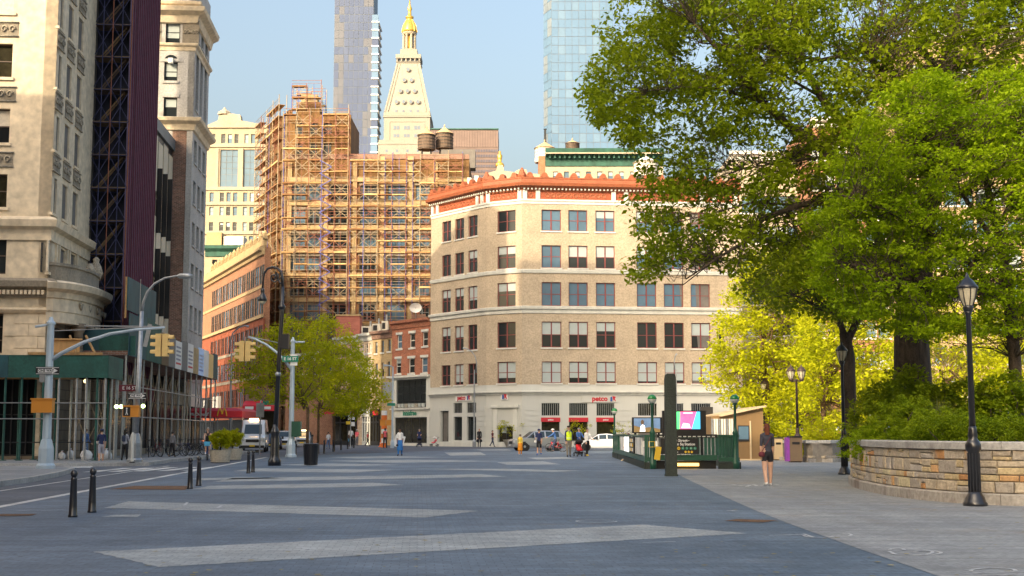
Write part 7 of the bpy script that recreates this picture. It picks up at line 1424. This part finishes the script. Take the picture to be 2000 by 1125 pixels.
# ================================================================ people
PEOPLE = []
def person(label, px, py, hpx, face=0, legs=(15, -15), knees=(5, 20), arms=(10, -10), elbows=(15, 15), top='black_cloth', bottom='denim', shoes='black', skin='skin', hair='hair_dark', sleeve=.55, leg=1.0, long_hair=False, female=False, hat=None, z0=0, lean=0, extra=None, pelvis=None, bald=False, spread=.12):
    PEOPLE.append(dict(locals()))
def build_people():
    tmp = bpy.data.scenes.new('build'); obs = []
    for q in PEOPLE:
        f = .9 if q['female'] else 1.0; V, Ed, Rd, seg = [], [], [], []
        def v(p, r): V.append(Vector(p)); Rd.append(r); return len(V) - 1
        def e(a, b, t): Ed.append((a, b)); seg.append((a, b, t)); return b
        pz = .52; ln = R(q['lean']); sp = lambda h, y=0: (0, -math.sin(ln) * (h - pz) + y, pz + math.cos(ln) * (h - pz))
        pel = v(sp(pz), (.082, .064)); wa = e(pel, v(sp(.61), (.070 * f, .052)), 'torso'); ch = e(wa, v(sp(.72), (.082 * f, .060)), 'torso'); nb = e(ch, v(sp(.815), (.055, .045)), 'torso'); nk = e(nb, v(sp(.85), (.027, .028)), 'neck')
        h1 = e(nk, v(sp(.885, -.006), (.036, .042)), 'head'); h2 = e(h1, v(sp(.93, -.008), (.044, .054)), 'head'); h3 = e(h2, v(sp(.978, .002), (.028, .034)), 'head')
        hands, feet = [], []
        for i, sx in enumerate((-1, 1)):
            a = R(q['arms'][i]); b = a + R(q['elbows'][i]); s0 = Vector(sp(.797)) + Vector((sx * .092 * f, 0, 0)); sh = e(nb, v(s0, (.036, .036)), 'torso'); d1_ = Vector((sx * q['spread'], -math.sin(a), -math.cos(a))).normalized(); el = e(sh, v(s0 + d1_ * .17, (.026 * f, .026 * f)), 'uarm'); d2_ = Vector((-sx * .06, -math.sin(b), -math.cos(b))).normalized(); w0 = s0 + d1_ * .17 + d2_ * .145; wr = e(el, v(w0, (.017, .017)), 'farm'); e(wr, v(w0 + d2_ * .045, (.02, .013)), 'hand'); hands.append((w0 + d2_ * .05, d2_, sx))
            t = R(q['legs'][i]); k = t - R(q['knees'][i]); hp = Vector((sx * .048, 0, pz - .025)); hi = e(pel, v(hp, (.056, .06)), 'hip'); dt = Vector((sx * .02, -math.sin(t), -math.cos(t))).normalized(); kn = e(hi, v(hp + dt * .235, (.037, .04)), 'thigh'); dk = Vector((0, -math.sin(k), -math.cos(k))); an = e(kn, v(hp + dt * .235 + dk * .225, (.022, .024)), 'shin'); ap = hp + dt * .235 + dk * .225
            pit = R(q['knees'][i]) * .5 if q['legs'][i] < 0 else 0; fd = Vector((sx * .01, -math.cos(pit) * .09, -.028 - math.sin(pit) * .05)); e(an, v(ap + fd, (.022, .016)), 'foot'); e(an, v(ap + Vector((0, .018, -.026)), (.02, .018)), 'foot'); feet.append(ap.z - .045)
        me = bpy.data.meshes.new('person'); me.from_pydata([tuple(x) for x in V], Ed, []); ob = bpy.data.objects.new('tmp_person', me); tmp.collection.objects.link(ob)
        mo = ob.modifiers.new('s', 'SKIN'); mo.use_smooth_shade = True
        for i, sv in enumerate(me.skin_vertices[0].data): sv.radius = Rd[i]; sv.use_root = i == 0
        su = ob.modifiers.new('u', 'SUBSURF'); su.levels = 2; obs.append((q, ob, V, seg, hands, min(feet)))
    tmp.view_layers[0].update(); dg = tmp.view_layers[0].depsgraph; dg.update()
    for q, ob, V, seg, hands, fz in obs:
        me = bpy.data.meshes.new_from_object(ob.evaluated_get(dg)); me.name = 'body'
        p = G(q['px'], q['py'], q['z0']); H_ = q['hpx'] * p.y / FPX; r = E('person', q['label'], 'person', tuple(p)); M0 = WM[r.name] @ RZ(R(q['face'])) @ Matrix.Scale(H_, 4) @ T(0, 0, -fz if q['pelvis'] is None else q['pelvis'] / H_ - .52)
        mats = [q['skin'], q['top'], q['bottom'], q['shoes'], 'black', 'maroon']
        fc = [Vector(f.center) for f in me.polygons]; A = [V[a] for a, b, t in seg]; B = [V[b] for a, b, t in seg]; idx = []
        for c in fc:
            best = (9, 0, 0)
            for k in range(len(seg)):
                d = B[k] - A[k]; t = max(0, min(1, (c - A[k]).dot(d) / d.length_squared)); dd = (c - (A[k] + d * t)).length
                if dd < best[0]: best = (dd, k, t)
            t_ = seg[best[1]][2]; t = best[2]
            if t_ == 'torso': m = 1 if c.z > .545 else 2
            elif t_ == 'hip': m = 2
            elif t_ == 'uarm': m = 1 if t < q['sleeve'] * 2 - .1 or q['sleeve'] > .6 else 0
            elif t_ == 'farm': m = 1 if q['sleeve'] > .6 else 0
            elif t_ == 'thigh': m = 2 if t < q['leg'] * 2 else 0
            elif t_ == 'shin': m = 2 if q['leg'] > .5 and t < (q['leg'] - .5) * 2 - .08 else 0
            elif t_ == 'foot': m = 3
            else: m = 0
            idx.append(m)
        mb = MB(); mb.v = [tuple(x.co) for x in me.vertices]; mb.f = [tuple(f.vertices) for f in me.polygons]; mb.m = idx; bpy.data.meshes.remove(me)
        for w, d, sx in hands:      # four fingers of different length and a thumb, slightly curled
            sd = Vector((0, -1, 0)) if abs(d.y) < .8 else Vector((0, 0, 1)); sd = (sd - d * sd.dot(d)).normalized(); pn = d.cross(sd).normalized() * -sx
            for j, fl in enumerate((.036, .042, .04, .032)): o = w + sd * (.012 - .008 * j); mb.path([o, o + d * fl * .5 + pn * .004, o + d * fl * .85 + pn * .014], [.0048, .0043, .003], 5)
            o = w - d * .024 + sd * .016; mb.path([o, o + sd * .012 + d * .012, o + sd * .014 + d * .03 + pn * .006], [.0055, .005, .0035], 5)
        hd_ = V[6]; mb.add([hd_ + Vector((-.008, -.05, -.012)), hd_ + Vector((.008, -.05, -.012)), hd_ + Vector((0, -.05, .012)), hd_ + Vector((0, -.066, -.01))], [(0, 1, 3), (1, 2, 3), (2, 0, 3)])
        for sx in (-1, 1): mb.lathe([(.001, -.016), (.01, -.008), (.011, .006), (.001, .016)], 6, 0, tuple(hd_ + Vector((sx * .047, .004, -.004)))); mb.add([hd_ + Vector((sx * .018 + dx, -.051 + abs(dx) * .3, .008 + dz)) for dx, dz in ((-.007, 0), (0, -.004), (.007, 0), (0, .004))], [(0, 1, 2, 3)], 4)
        mb.add([hd_ + Vector((dx, -.0485 + abs(dx) * .3, -.028 + dz)) for dx, dz in ((-.012, 0), (0, -.004), (.012, 0), (0, .003))], [(0, 1, 2, 3)], 5)
        part('body', mb, mats, r, M0, smooth=True)
        hm = MB(); n = 14; rows_ = []
        if not q['bald']:
            for i in range(8):
                ph = R(90 - i * 17)
                for j in range(n):
                    th = 2 * math.pi * j / n; front = max(0, -math.sin(th)); low = ph - (0 if i < 3 else R(0)); zz = math.sin(ph) * .056; rr = math.cos(ph)
                    if zz < .022 * front + .0: zz = max(zz, .026 * front - .002 * (1 - front) * 0) if front > .35 else zz
                    if q['long_hair'] and i >= 5 and math.sin(th) > -.25: zz -= (i - 4) * .034; rr = .85 + .12 * math.sin(th)
                    elif i >= 6: rr *= 1.2 if front < .3 else .9
                    hm.v.append((hd_.x + .052 * rr * math.cos(th), hd_.y + .008 + .061 * rr * math.sin(th), hd_.z + .004 + zz))
            for i in range(7):
                for j in range(n): hm.f.append((i * n + j, (i + 1) * n + j, (i + 1) * n + (j + 1) % n, i * n + (j + 1) % n))
            hm.m = [0] * len(hm.f); part('hair', hm, q['hair'], r, M0, smooth=True)
        if q['hat']: part('cap', MB().lathe([(.057, .015), (.058, .03), (.046, .052), (.02, .06), (.0, .061)], 14, c=(hd_.x, hd_.y + .006, hd_.z), sq=1.15).box(-.036, hd_.y - .1, hd_.z + .014, .036, hd_.y - .05, hd_.z + .021), q['hat'], r, M0, smooth=True)
        if q['extra']: q['extra'](r, M0, V, hands)
        ob.modifiers.clear()
    for q, ob, *_ in obs: bpy.data.objects.remove(ob)
    bpy.data.scenes.remove(tmp)
def skirt(mat, z0, z1, r0=.12, r1=.088):
    def f(r, M, V, h): part('skirt', MB().lathe([(r0, z0), (r0 * .98, z0 + .02), ((r0 + r1) / 2, (z0 + z1) / 2), (r1, z1)], 16, sq=.8), mat, r, M, smooth=True)
    return f
def bag(name, mat, hand=0, w=.05, d=.035, h=.1, drop=.02):
    def f(r, M, V, hs):
        p = hs[hand][0]; part(name, MB().lathe([(w * .8, p.z - drop - h), (w, p.z - drop - h * .8), (w * .95, p.z - drop - h * .2), (w * .3, p.z - drop), (w * .15, p.z - drop + .02)], 10, c=(p.x, p.y, 0), sq=d / w), mat, r, M, smooth=True)
    return f
def pack(mat):
    def f(r, M, V, hs): part('backpack', MB().lathe([(.04, .62), (.06, .64), (.062, .76), (.045, .8), (.02, .81)], 12, c=(0, .075, 0), sq=.6), mat, r, M, smooth=True); part('strap', MB().path([(-.055, .05, .8), (-.056, -.04, .81), (-.05, -.068, .72), (-.055, 0, .65)], .01, 5).path([(.055, .05, .8), (.056, -.04, .81), (.05, -.068, .72), (.055, 0, .65)], .01, 5), mat, r, M)
    return f
def both(*fs):
    def f(*a):
        for g in fs: g(*a)
    return f
def vestf(r, M, V, hs):
    part('safety_vest', MB().lathe([(.098, .53), (.1, .56), (.094, .64), (.1, .72), (.093, .78), (.055, .825)], 18, sq=.78, caps=False), 'vest', r, M, smooth=True); part('reflective_band', MB().lathe([(.1, .59), (.1, .605)], 18, sq=.79, caps=False), 'white_cloth', r, M); part('vest_opening', MB().add([(-.02, -.074, .82), (.02, -.074, .82), (.0, -.081, .7)], [(0, 2, 1)]), 'navy', r, M)
def waistbag(r, M, V, hs): part('shoulder_bag', MB().lathe([(.03, .46), (.05, .47), (.052, .52), (.03, .54)], 10, c=(.1, .045, 0), sq=.6), 'maroon', r, M, smooth=True); part('strap', MB().path([(.1, .05, .54), (.03, .075, .66), (-.06, .06, .8), (-.06, -.04, .8)], .006, 4), 'maroon', r, M)
person('woman with auburn hair walking away in grey tee and black shorts', 1500, 950, 122, 182, (9, -9), (4, 16), (8, -8), (12, 20), 'tee_grey', 'black_cloth', 'white_cloth', hair='hair_red', leg=.22, long_hair=True, female=True, extra=waistbag)
person('woman in jeans and dark sleeveless top striding beside the green subway railing', 1228, 900.5, 56, -80, (24, -24), (2, 22), (-14, 16), (10, 30), 'navy', 'denim', 'kiosk_trim', hair='hair_red', sleeve=.1, female=True)
person('man in yellow high visibility vest and grey trousers walking on the pale band', 1111, 893, 61, 8, (6, -6), (2, 10), (6, -6), (8, 8), 'navy', 'khaki', 'black', hat='hair_dark', sleeve=1, extra=vestf)
person('man in blue jacket pushing the red stroller', 1131, 889, 53, 20, (8, -8), (2, 14), (40, 40), (35, 35), 'blue_jacket', 'denim_dark', hat='grey_cloth', sleeve=1)
person('woman in white top and yellow shoes with dark trousers next to the red stroller', 1147, 891, 54, 30, (7, -7), (2, 10), (5, 35), (10, 30), 'white_cloth', 'black_cloth', 'yellow_cloth', sleeve=1, female=True, long_hair=True, extra=bag('handbag', 'black_cloth', 0, .04, .03, .07))
person('man in dark tee and shorts carrying things before the silver car', 1053, 889, 51, -10, (10, -12), (4, 16), (30, -8), (40, 15), 'navy', 'black_cloth', 'blue', hat='navy', leg=.48, extra=bag('carrier_bag', 'white_cloth', 0, .05, .04, .1))
person('person in yellow jacket and orange skirt on the plaza', 1016, 889, 41, 180, (6, -6), (2, 10), (5, -5), (10, 10), 'yellow_cloth', 'orange_cloth', 'white_cloth', hat='hair_grey', sleeve=1, female=True, extra=skirt('orange_cloth', .22, .56, .13, .1))
person('man in black clothes carrying dark bags past the narrow facade', 936, 874, 37, 0, (8, -8), (3, 12), (3, -3), (6, 6), 'black_cloth', 'black_cloth', bald=True, sleeve=1, extra=both(bag('dark_bag', 'black_cloth', 0, .06, .05, .14), bag('dark_bag', 'black_cloth', 1, .06, .05, .14)))
person('woman in dark red top and jeans walking by the chamfered entrance', 962, 873, 33, 60, (20, -20), (2, 20), (20, -10), (50, 20), 'maroon', 'denim_dark', female=True, hair='hair_dark')
person('man in bright green tee with dark shorts by the shop door', 873, 869, 33, -20, (6, -6), (2, 8), (6, -6), (10, 10), 'green_cloth', 'navy', 'black', leg=.45, hat='hair_dark')
person('person in dark jacket beside the man in green', 862, 868, 31, 15, (6, -6), (2, 8), (10, 30), (10, 40), 'totem', 'denim_dark', sleeve=1)
person('woman in dark dress behind a black stroller', 819, 871, 33, 0, (5, -5), (2, 8), (38, 38), (30, 30), 'navy', 'navy', hair='hair_grey', female=True)
person('woman in white tee and long blue skirt walking over the white lines', 781, 891, 54, -5, (7, -8), (2, 12), (5, -5), (12, 8), 'white_cloth', 'royal', 'black', skin='skin_dark', female=True, extra=both(skirt('royal', .2, .57, .12, .09), bag('shoulder_bag', 'black_cloth', 0, .04, .03, .08)))
person('woman in pink top and black leggings by the striped steam stack', 752, 875.5, 39, 170, (9, -9), (3, 14), (5, -5), (20, 10), 'pink', 'black_cloth', 'black', skin='skin_dark', sleeve=.1, female=True)
person('man in white shirt with pale blue bag under the far trees', 685, 873, 37, 175, (7, -7), (2, 10), (4, -4), (8, 8), 'white_cloth', 'black_cloth', 'black', skin='skin_dark', extra=bag('blue_bag', 'blue_bag', 1, .07, .05, .13))
person('person in pale pink and red top near the white shop front', 697, 871, 32, 10, (4, -4), (2, 6), (15, 15), (30, 30), 'pink', 'grey_cloth', female=True, hair='hair_grey', hat='white_cloth')
person('person in blue denim jacket with dark red hair at the shed posts', 166, 899, 61, 150, (5, -5), (2, 6), (10, -5), (40, 15), 'blue_jacket', 'denim', 'black', hair='hair_red', sleeve=1, z0=.13, female=True)
person('man in navy tee and grey shorts carrying a white bundle past the shed', 197, 905, 67, -160, (10, -10), (3, 14), (-6, 25), (12, 60), 'navy', 'lav', 'white_cloth', hat='navy', leg=.45, z0=0, extra=bag('white_bundle', 'white_cloth', 1, .05, .045, .09, -.02))
person('woman in grey top and long black trousers beside the street light', 243, 904, 65, 160, (6, -6), (2, 8), (20, 15), (60, 40), 'lav', 'black_cloth', 'white_cloth', hair='hair_dark', long_hair=True, female=True, z0=.0, extra=pack('denim_dark'))
# riders sit on the two moving bicycles below
person('cyclist in black sleeveless dress riding the blue bike', 405, 898.5, 62, 12, (68, 52), (62, 40), (48, 50), (12, 8), 'black_cloth', 'black_cloth', 'white_cloth', sleeve=.1, leg=.25, female=True, pelvis=.98, hair='hair_grey', lean=8)
person('cyclist in blue jacket and cap riding the red bike', 1086, 882.5, 47, -90, (64, 30), (70, 30), (55, 55), (10, 10), 'blue_jacket', 'denim_dark', 'black', hat='white_cloth', sleeve=1, pelvis=.96, lean=18)
person('far pedestrian in red top walking under the trees by the sign posts', 718, 872, 29, 80, (18, -18), (3, 18), (12, -12), (15, 15), 'red_cloth', 'black_cloth', female=True)
person('far pedestrian in white top and jeans beside the litter bin up the plaza', 641, 877, 33, 170, (12, -12), (3, 14), (10, -10), (15, 15), 'white_cloth', 'denim', hair='hair_dark')
person('person in dark jacket standing behind the white saloon car', 1199, 876, 36, 90, (4, -4), (2, 6), (8, 20), (12, 40), 'navy', 'denim_dark', sleeve=1)
person('person in white shirt with red cap walking below the red restaurant awning', 417, 888, 42, 20, (12, -12), (3, 14), (10, -10), (20, 20), 'white_cloth', 'denim_dark', hat='red', z0=.13)
person('person in grey jacket walking close to the parked bikes', 336, 893, 50, 150, (10, -10), (3, 12), (8, -8), (15, 15), 'grey_cloth', 'black_cloth', sleeve=1, z0=.13)
build_people()

mk('car_glass', (.03, .05, .065), .08, var=0, spec=.5)
# ================================================================ bicycles, strollers and vehicles
def wheel_bike(par, M, r=.33):
    w = part('wheel', MB().ring((0, 0, 0), r, .022, 'x', 20, 6), 'rubber', par, M, smooth=True); part('rim', MB().ring((0, 0, 0), r - .03, .012, 'x', 20, 4).tube((-.03, 0, 0), (.03, 0, 0), .025), 'rim', w, M); s_ = MB()
    for i in range(8): a = i * math.pi / 4; s_.tube((0, 0, 0), (0, (r - .03) * math.cos(a), (r - .03) * math.sin(a)), .004, n=3)
    part('spokes', s_, 'rim', w, M)
def bicycle(label, p, rot, col, basket=None, group=None):
    """front wheel towards local -y"""
    b = E('bicycle', label, 'bicycle', tuple(p), rot, group); M = WM[b.name]; r = .33
    for y in (-.52, .52): wheel_bike(b, M @ T(0, y, r))
    part('frame', MB().path([(0, -.38, .78), (0, -.33, .62), (0, .08, .32), (0, .52, r)], [.02, .02, .022, .014], 6).path([(0, .08, .32), (0, .2, .82)], .018, 6).path([(0, -.37, .72), (0, .17, .72)], .018, 6).path([(0, .18, .72), (.035, .52, r)], .011, 5).path([(0, .18, .72), (-.035, .52, r)], .011, 5), col, b, M, smooth=True)
    part('fork', MB().path([(0, -.39, .84), (0, -.36, .7), (.045, -.42, .55), (.045, -.52, r)], .014, 5).path([(0, -.36, .7), (-.045, -.42, .55), (-.045, -.52, r)], .014, 5), col, b, M)
    part('handlebar', MB().path([(-.3, -.24, 1.0), (-.24, -.36, 1.02), (0, -.4, .98), (.24, -.36, 1.02), (.3, -.24, 1.0)], .014, 6).tube((0, -.39, .82), (0, -.4, .98), .016), 'black', b, M, smooth=True)
    part('saddle', MB().path([(0, .06, .93), (0, .16, .935), (0, .3, .94)], [.025, .05, .085], 8, flat=.45).tube((0, .2, .8), (0, .21, .92), .014), 'black', b, M, smooth=True)
    part('crank', MB().tube((-.06, .08, .32), (.06, .08, .32), .045, n=10).tube((.07, .08, .32), (.08, -.06, .24), .012).tube((-.07, .08, .32), (-.08, .22, .4), .012).box(.06, -.12, .22, .15, -.03, .25).box(-.15, .17, .39, -.06, .27, .42), 'dark_metal', b, M)
    if basket: part('basket', MB().add([(-.17, -.75, 1.02), (.17, -.75, 1.02), (.17, -.48, 1.02), (-.17, -.48, 1.02), (-.13, -.7, .78), (.13, -.7, .78), (.13, -.5, .78), (-.13, -.5, .78)], [(0, 1, 5, 4), (1, 2, 6, 5), (2, 3, 7, 6), (3, 0, 4, 7), (4, 5, 6, 7)]), basket, b, M); part('mudguard', MB().path([(0, .52 + .37 * math.cos(R(a)), r + .37 * math.sin(R(a))) for a in range(-10, 150, 20)], .035, 5), col, b, M)
    return b
bicycle('blue share bike with front basket being ridden by the woman in black', G(405, 898.5), R(10), 'blue', 'blue_bag'); bicycle('red bike with thin wheels ridden by the man in blue jacket', G(1086, 882.5), R(-90), 'red')
pb = [(28, 895, 82, 'black_cloth', 'dark parked bike leaning beside the left end of the green shed'), (290, 893, 15, 'dark_metal', 'parked bike closest to the grey street light'), (306, 892, 40, 'maroon', 'dark red parked bike among shed posts, second from the street light'), (322, 891, -20, 'dark_metal', 'parked bike in the middle of the row under the posters'), (346, 891, 62, 'grey_cloth', 'grey parked bike turned sideways under the posters'), (358, 890, 70, 'navy', 'navy parked bike turned sideways next to the grey one'), (372, 889, 50, 'dark_metal', 'parked bike just before the last sideways bikes'), (384, 888, 80, 'black_cloth', 'black parked bike nearest the cyclist in black'), (394, 887, 35, 'denim', 'blue grey parked bike at the far end of the row')]
for px, py, a, c, l in pb: bicycle(l, G(px, py, .13), R(a), c, None, 'bicycles parked by the sheds')
def stroller(label, px, py, rot, c1, c2):
    p = G(px, py); s_ = E('stroller', label, 'stroller', tuple(p), R(rot)); M = WM[s_.name]
    for x in (-.26, .26):
        for y in (-.35, .35): w = part('wheel', MB().ring((x, y, .13), .11, .025, 'x', 14, 5), 'rubber', s_, M, smooth=True); part('hub', MB().tube((x - .02, y, .13), (x + .02, y, .13), .07, n=8), 'rim', w, M)
    part('frame', MB().path([(-.24, -.35, .15), (-.24, 0, .5), (-.24, .5, 1.0), (.24, .5, 1.0), (.24, 0, .5), (.24, -.35, .15)], .018, 5).tube((-.24, .35, .15), (-.24, 0, .5), .018).tube((.24, .35, .15), (.24, 0, .5), .018), 'dark_metal', s_, M); part('seat', MB().path([(0, -.3, .42), (0, 0, .4), (0, .2, .62), (0, .25, .85)], [.16, .2, .2, .18], 8, flat=.45), c1, s_, M, smooth=True)
    part('hood', MB().path([(0, .3, .72), (0, .2, .92), (0, 0, .98), (0, -.12, .92)], [.2, .24, .24, .22], 10, flat=.5), c2, s_, M, smooth=True); part('under_basket', MB().box(-.2, -.2, .18, .2, .3, .3), c2, s_, M); return s_
stroller('black stroller in front of the woman in dark dress', 819, 873, 0, 'black_cloth', 'navy'); stroller('red and black stroller pushed by the man in blue jacket', 1132, 891.5, 15, 'red_cloth', 'black_cloth'); stroller('white stroller with pink lining near the man in green', 848, 871.5, -70, 'pink', 'white_cloth')
ck = G(848, 871.5)
def car(name, cat, label, p, rot, st, flags, W_, col, wy, wr=.33, lights=True, roof=None, glow=False, plate='yellow'):
    r = E(name, label, cat, tuple(p), rot); M = WM[r.name]; bd = MB(); wins = []; ring_ = []
    for y, zb, zt, zr_, wb, wt in st:
        ring_.append([(-wb * .9, y, zb), (-wb, y, zb + .14), (-wb * 1.01, y, (zb + zt) / 2 + .05), (-wb * .985, y, zt), (-wt, y, zr_ - .05), (-wt * .86, y, zr_), (wt * .86, y, zr_), (wt, y, zr_ - .05), (wb * .985, y, zt), (wb * 1.01, y, (zb + zt) / 2 + .05), (wb, y, zb + .14), (wb * .9, y, zb)])
    for i in range(len(st) - 1):
        a, b = ring_[i], ring_[i + 1]; fl = flags.get(i, '')
        for k in range(12):
            k2 = (k + 1) % 12; q = [a[k], b[k], b[k2], a[k2]]
            bd.quad(*q[::-1])
            if ('s' in fl and k in (3, 7)) or ('t' in fl and k == 5):
                c = sum((Vector(v_) for v_ in q), Vector()) / 4; nn = (Vector(q[1]) - Vector(q[0])).cross(Vector(q[3]) - Vector(q[0])).normalized() * -1; wins.append(('windscreen' if k == 5 else 'side_window', [c + (Vector(v_) - c) * .88 + nn * .012 for v_ in q]))
    bd.add(ring_[0], [tuple(range(12))]); bd.add(ring_[-1], [tuple(range(12))[::-1]]); body = part('body', bd, col, r, M)
    body.data.polygons.foreach_set('use_smooth', [True] * len(body.data.polygons)); body.data.set_sharp_from_angle(angle=R(28))
    for nm, q in wins: part(nm, MB().quad(*q[::-1]), 'car_glass', r, M)
    tm = MB().lathe([(wr * .62, -.1), (wr * .95, -.1), (wr, -.06), (wr, .06), (wr * .95, .1), (wr * .62, .1)], 18); rm = MB().lathe([(.05, .11), (wr * .3, .1), (wr * .62, .07), (wr * .64, .0)], 10)
    for y in wy:
        for sx in (-1, 1):
            MW = M @ T(sx * (W_ - .09), y, wr) @ Matrix.Rotation(sx * math.pi / 2, 4, 'Y'); w = part('wheel', tm, 'rubber', r, MW, smooth=True); part('rim', rm, 'rim', w, MW); part('wheel_arch', MB().lathe([(wr * 1.18, .085), (.02, .086)], 18, caps=False), 'black', r, MW)
    f = st[1]; b = st[-2]; y0 = st[0][0]; y9 = st[-1][0]
    for sx in (-1, 1): part('headlight', MB().box(sx * f[4] * .62, y0 - .03, f[2] - .24, sx * f[4] * .98, f[0] + .1, f[2] - .04), 'head_glow' if glow else 'head_lens', r, M); part('tail_light', MB().box(sx * b[4] * .72, b[0] - .1, b[2] - .26, sx * b[4] * 1.0, y9 + .02, b[2] - .06), 'tail_red', r, M); part('wing_mirror', MB().box(sx * W_ * 1.0, st[3][0] - .25, st[3][2] + .02, sx * (W_ + .2), st[3][0] - .12, st[3][2] + .24), 'black', r, M)
    part('grille', MB().box(-f[4] * .52, y0 - .025, f[2] - .34, f[4] * .52, y0 + .1, f[2] - .12), 'black', r, M); part('bumper', MB().box(-f[4] * .95, y0 - .07, f[1] + .02, f[4] * .95, y0 + .1, f[1] + .22), 'black' if name == 'van' else col, r, M); part('licence_plate', MB().box(-.2, y0 - .085, f[1] + .13, .2, y0 - .071, f[1] + .25), plate, r, M)
    if roof: part('roof_light', MB().box(-.35, -.9, st[4][3], .35, -.6, st[4][3] + .12), roof, r, M)
    return r
van_st = [(-2.95, .38, .98, 1.02, .82, .78), (-2.86, .32, 1.12, 1.17, .96, .9), (-2.25, .3, 1.28, 1.36, 1.0, .9), (-1.35, .3, 1.36, 2.2, 1.02, .84), (-.75, .3, 1.4, 2.52, 1.03, .87), (2.85, .3, 1.4, 2.58, 1.03, .88), (2.95, .4, 1.38, 2.5, 1.0, .86)]
car('van', 'van', 'white high roofed van with amber roof light coming down the avenue', G(496, 882.5), R(8), van_st, {2: 'ts', 3: 's'}, 1.03, 'car_white', (-2.0, 1.9), .36, roof='head_glow')
sed = [(-2.35, .38, .58, .62, .74, .7), (-2.22, .26, .70, .75, .85, .8), (-1.15, .22, .88, .93, .89, .8), (-.35, .22, .93, 1.38, .9, .63), (.35, .22, .95, 1.44, .9, .64), (1.05, .22, .97, 1.36, .9, .63), (1.75, .24, .99, 1.06, .88, .76), (2.28, .3, .95, 1.0, .82, .74), (2.36, .42, .8, .84, .78, .7)]
suv = [(-2.35, .42, .78, .82, .8, .76), (-2.22, .3, .92, .98, .9, .85), (-1.2, .28, 1.04, 1.1, .93, .84), (-.5, .28, 1.08, 1.62, .94, .7), (.4, .28, 1.1, 1.7, .94, .7), (1.7, .28, 1.12, 1.66, .93, .7), (2.2, .32, 1.1, 1.25, .9, .76), (2.32, .42, .9, 1.0, .86, .74)]
sf_ = {2: 'ts', 3: 's', 4: 's', 5: 't'}; uf = {2: 'ts', 3: 's', 4: 's', 5: 't'}
car('car', 'car', 'silver car parked side on before the pet shop entrance', G(1050, 880.5), R(-74), suv, uf, .94, 'car_silver', (-1.4, 1.4), .36, plate='white'); car('car', 'car', 'white saloon car side on beyond the subway railing', G(1176, 880), R(-89), sed, sf_, .9, 'car_white', (-1.42, 1.38), plate='white')
car('car', 'car', 'dark blue car partly hidden by the white van', G(530, 878), R(8), sed, sf_, .9, 'denim_dark', (-1.4, 1.4)); car('car', 'car', 'white car with lit headlamps behind the curled lamp post', G(556, 877), R(7), suv, uf, .94, 'car_white', (-1.4, 1.4), .36, glow=True); car('car', 'car', 'pale car under the round tree beyond the pale blue signal pole', G(592, 873), R(5), suv, uf, .94, 'car_silver', (-1.4, 1.4), .36, roof='head_glow')
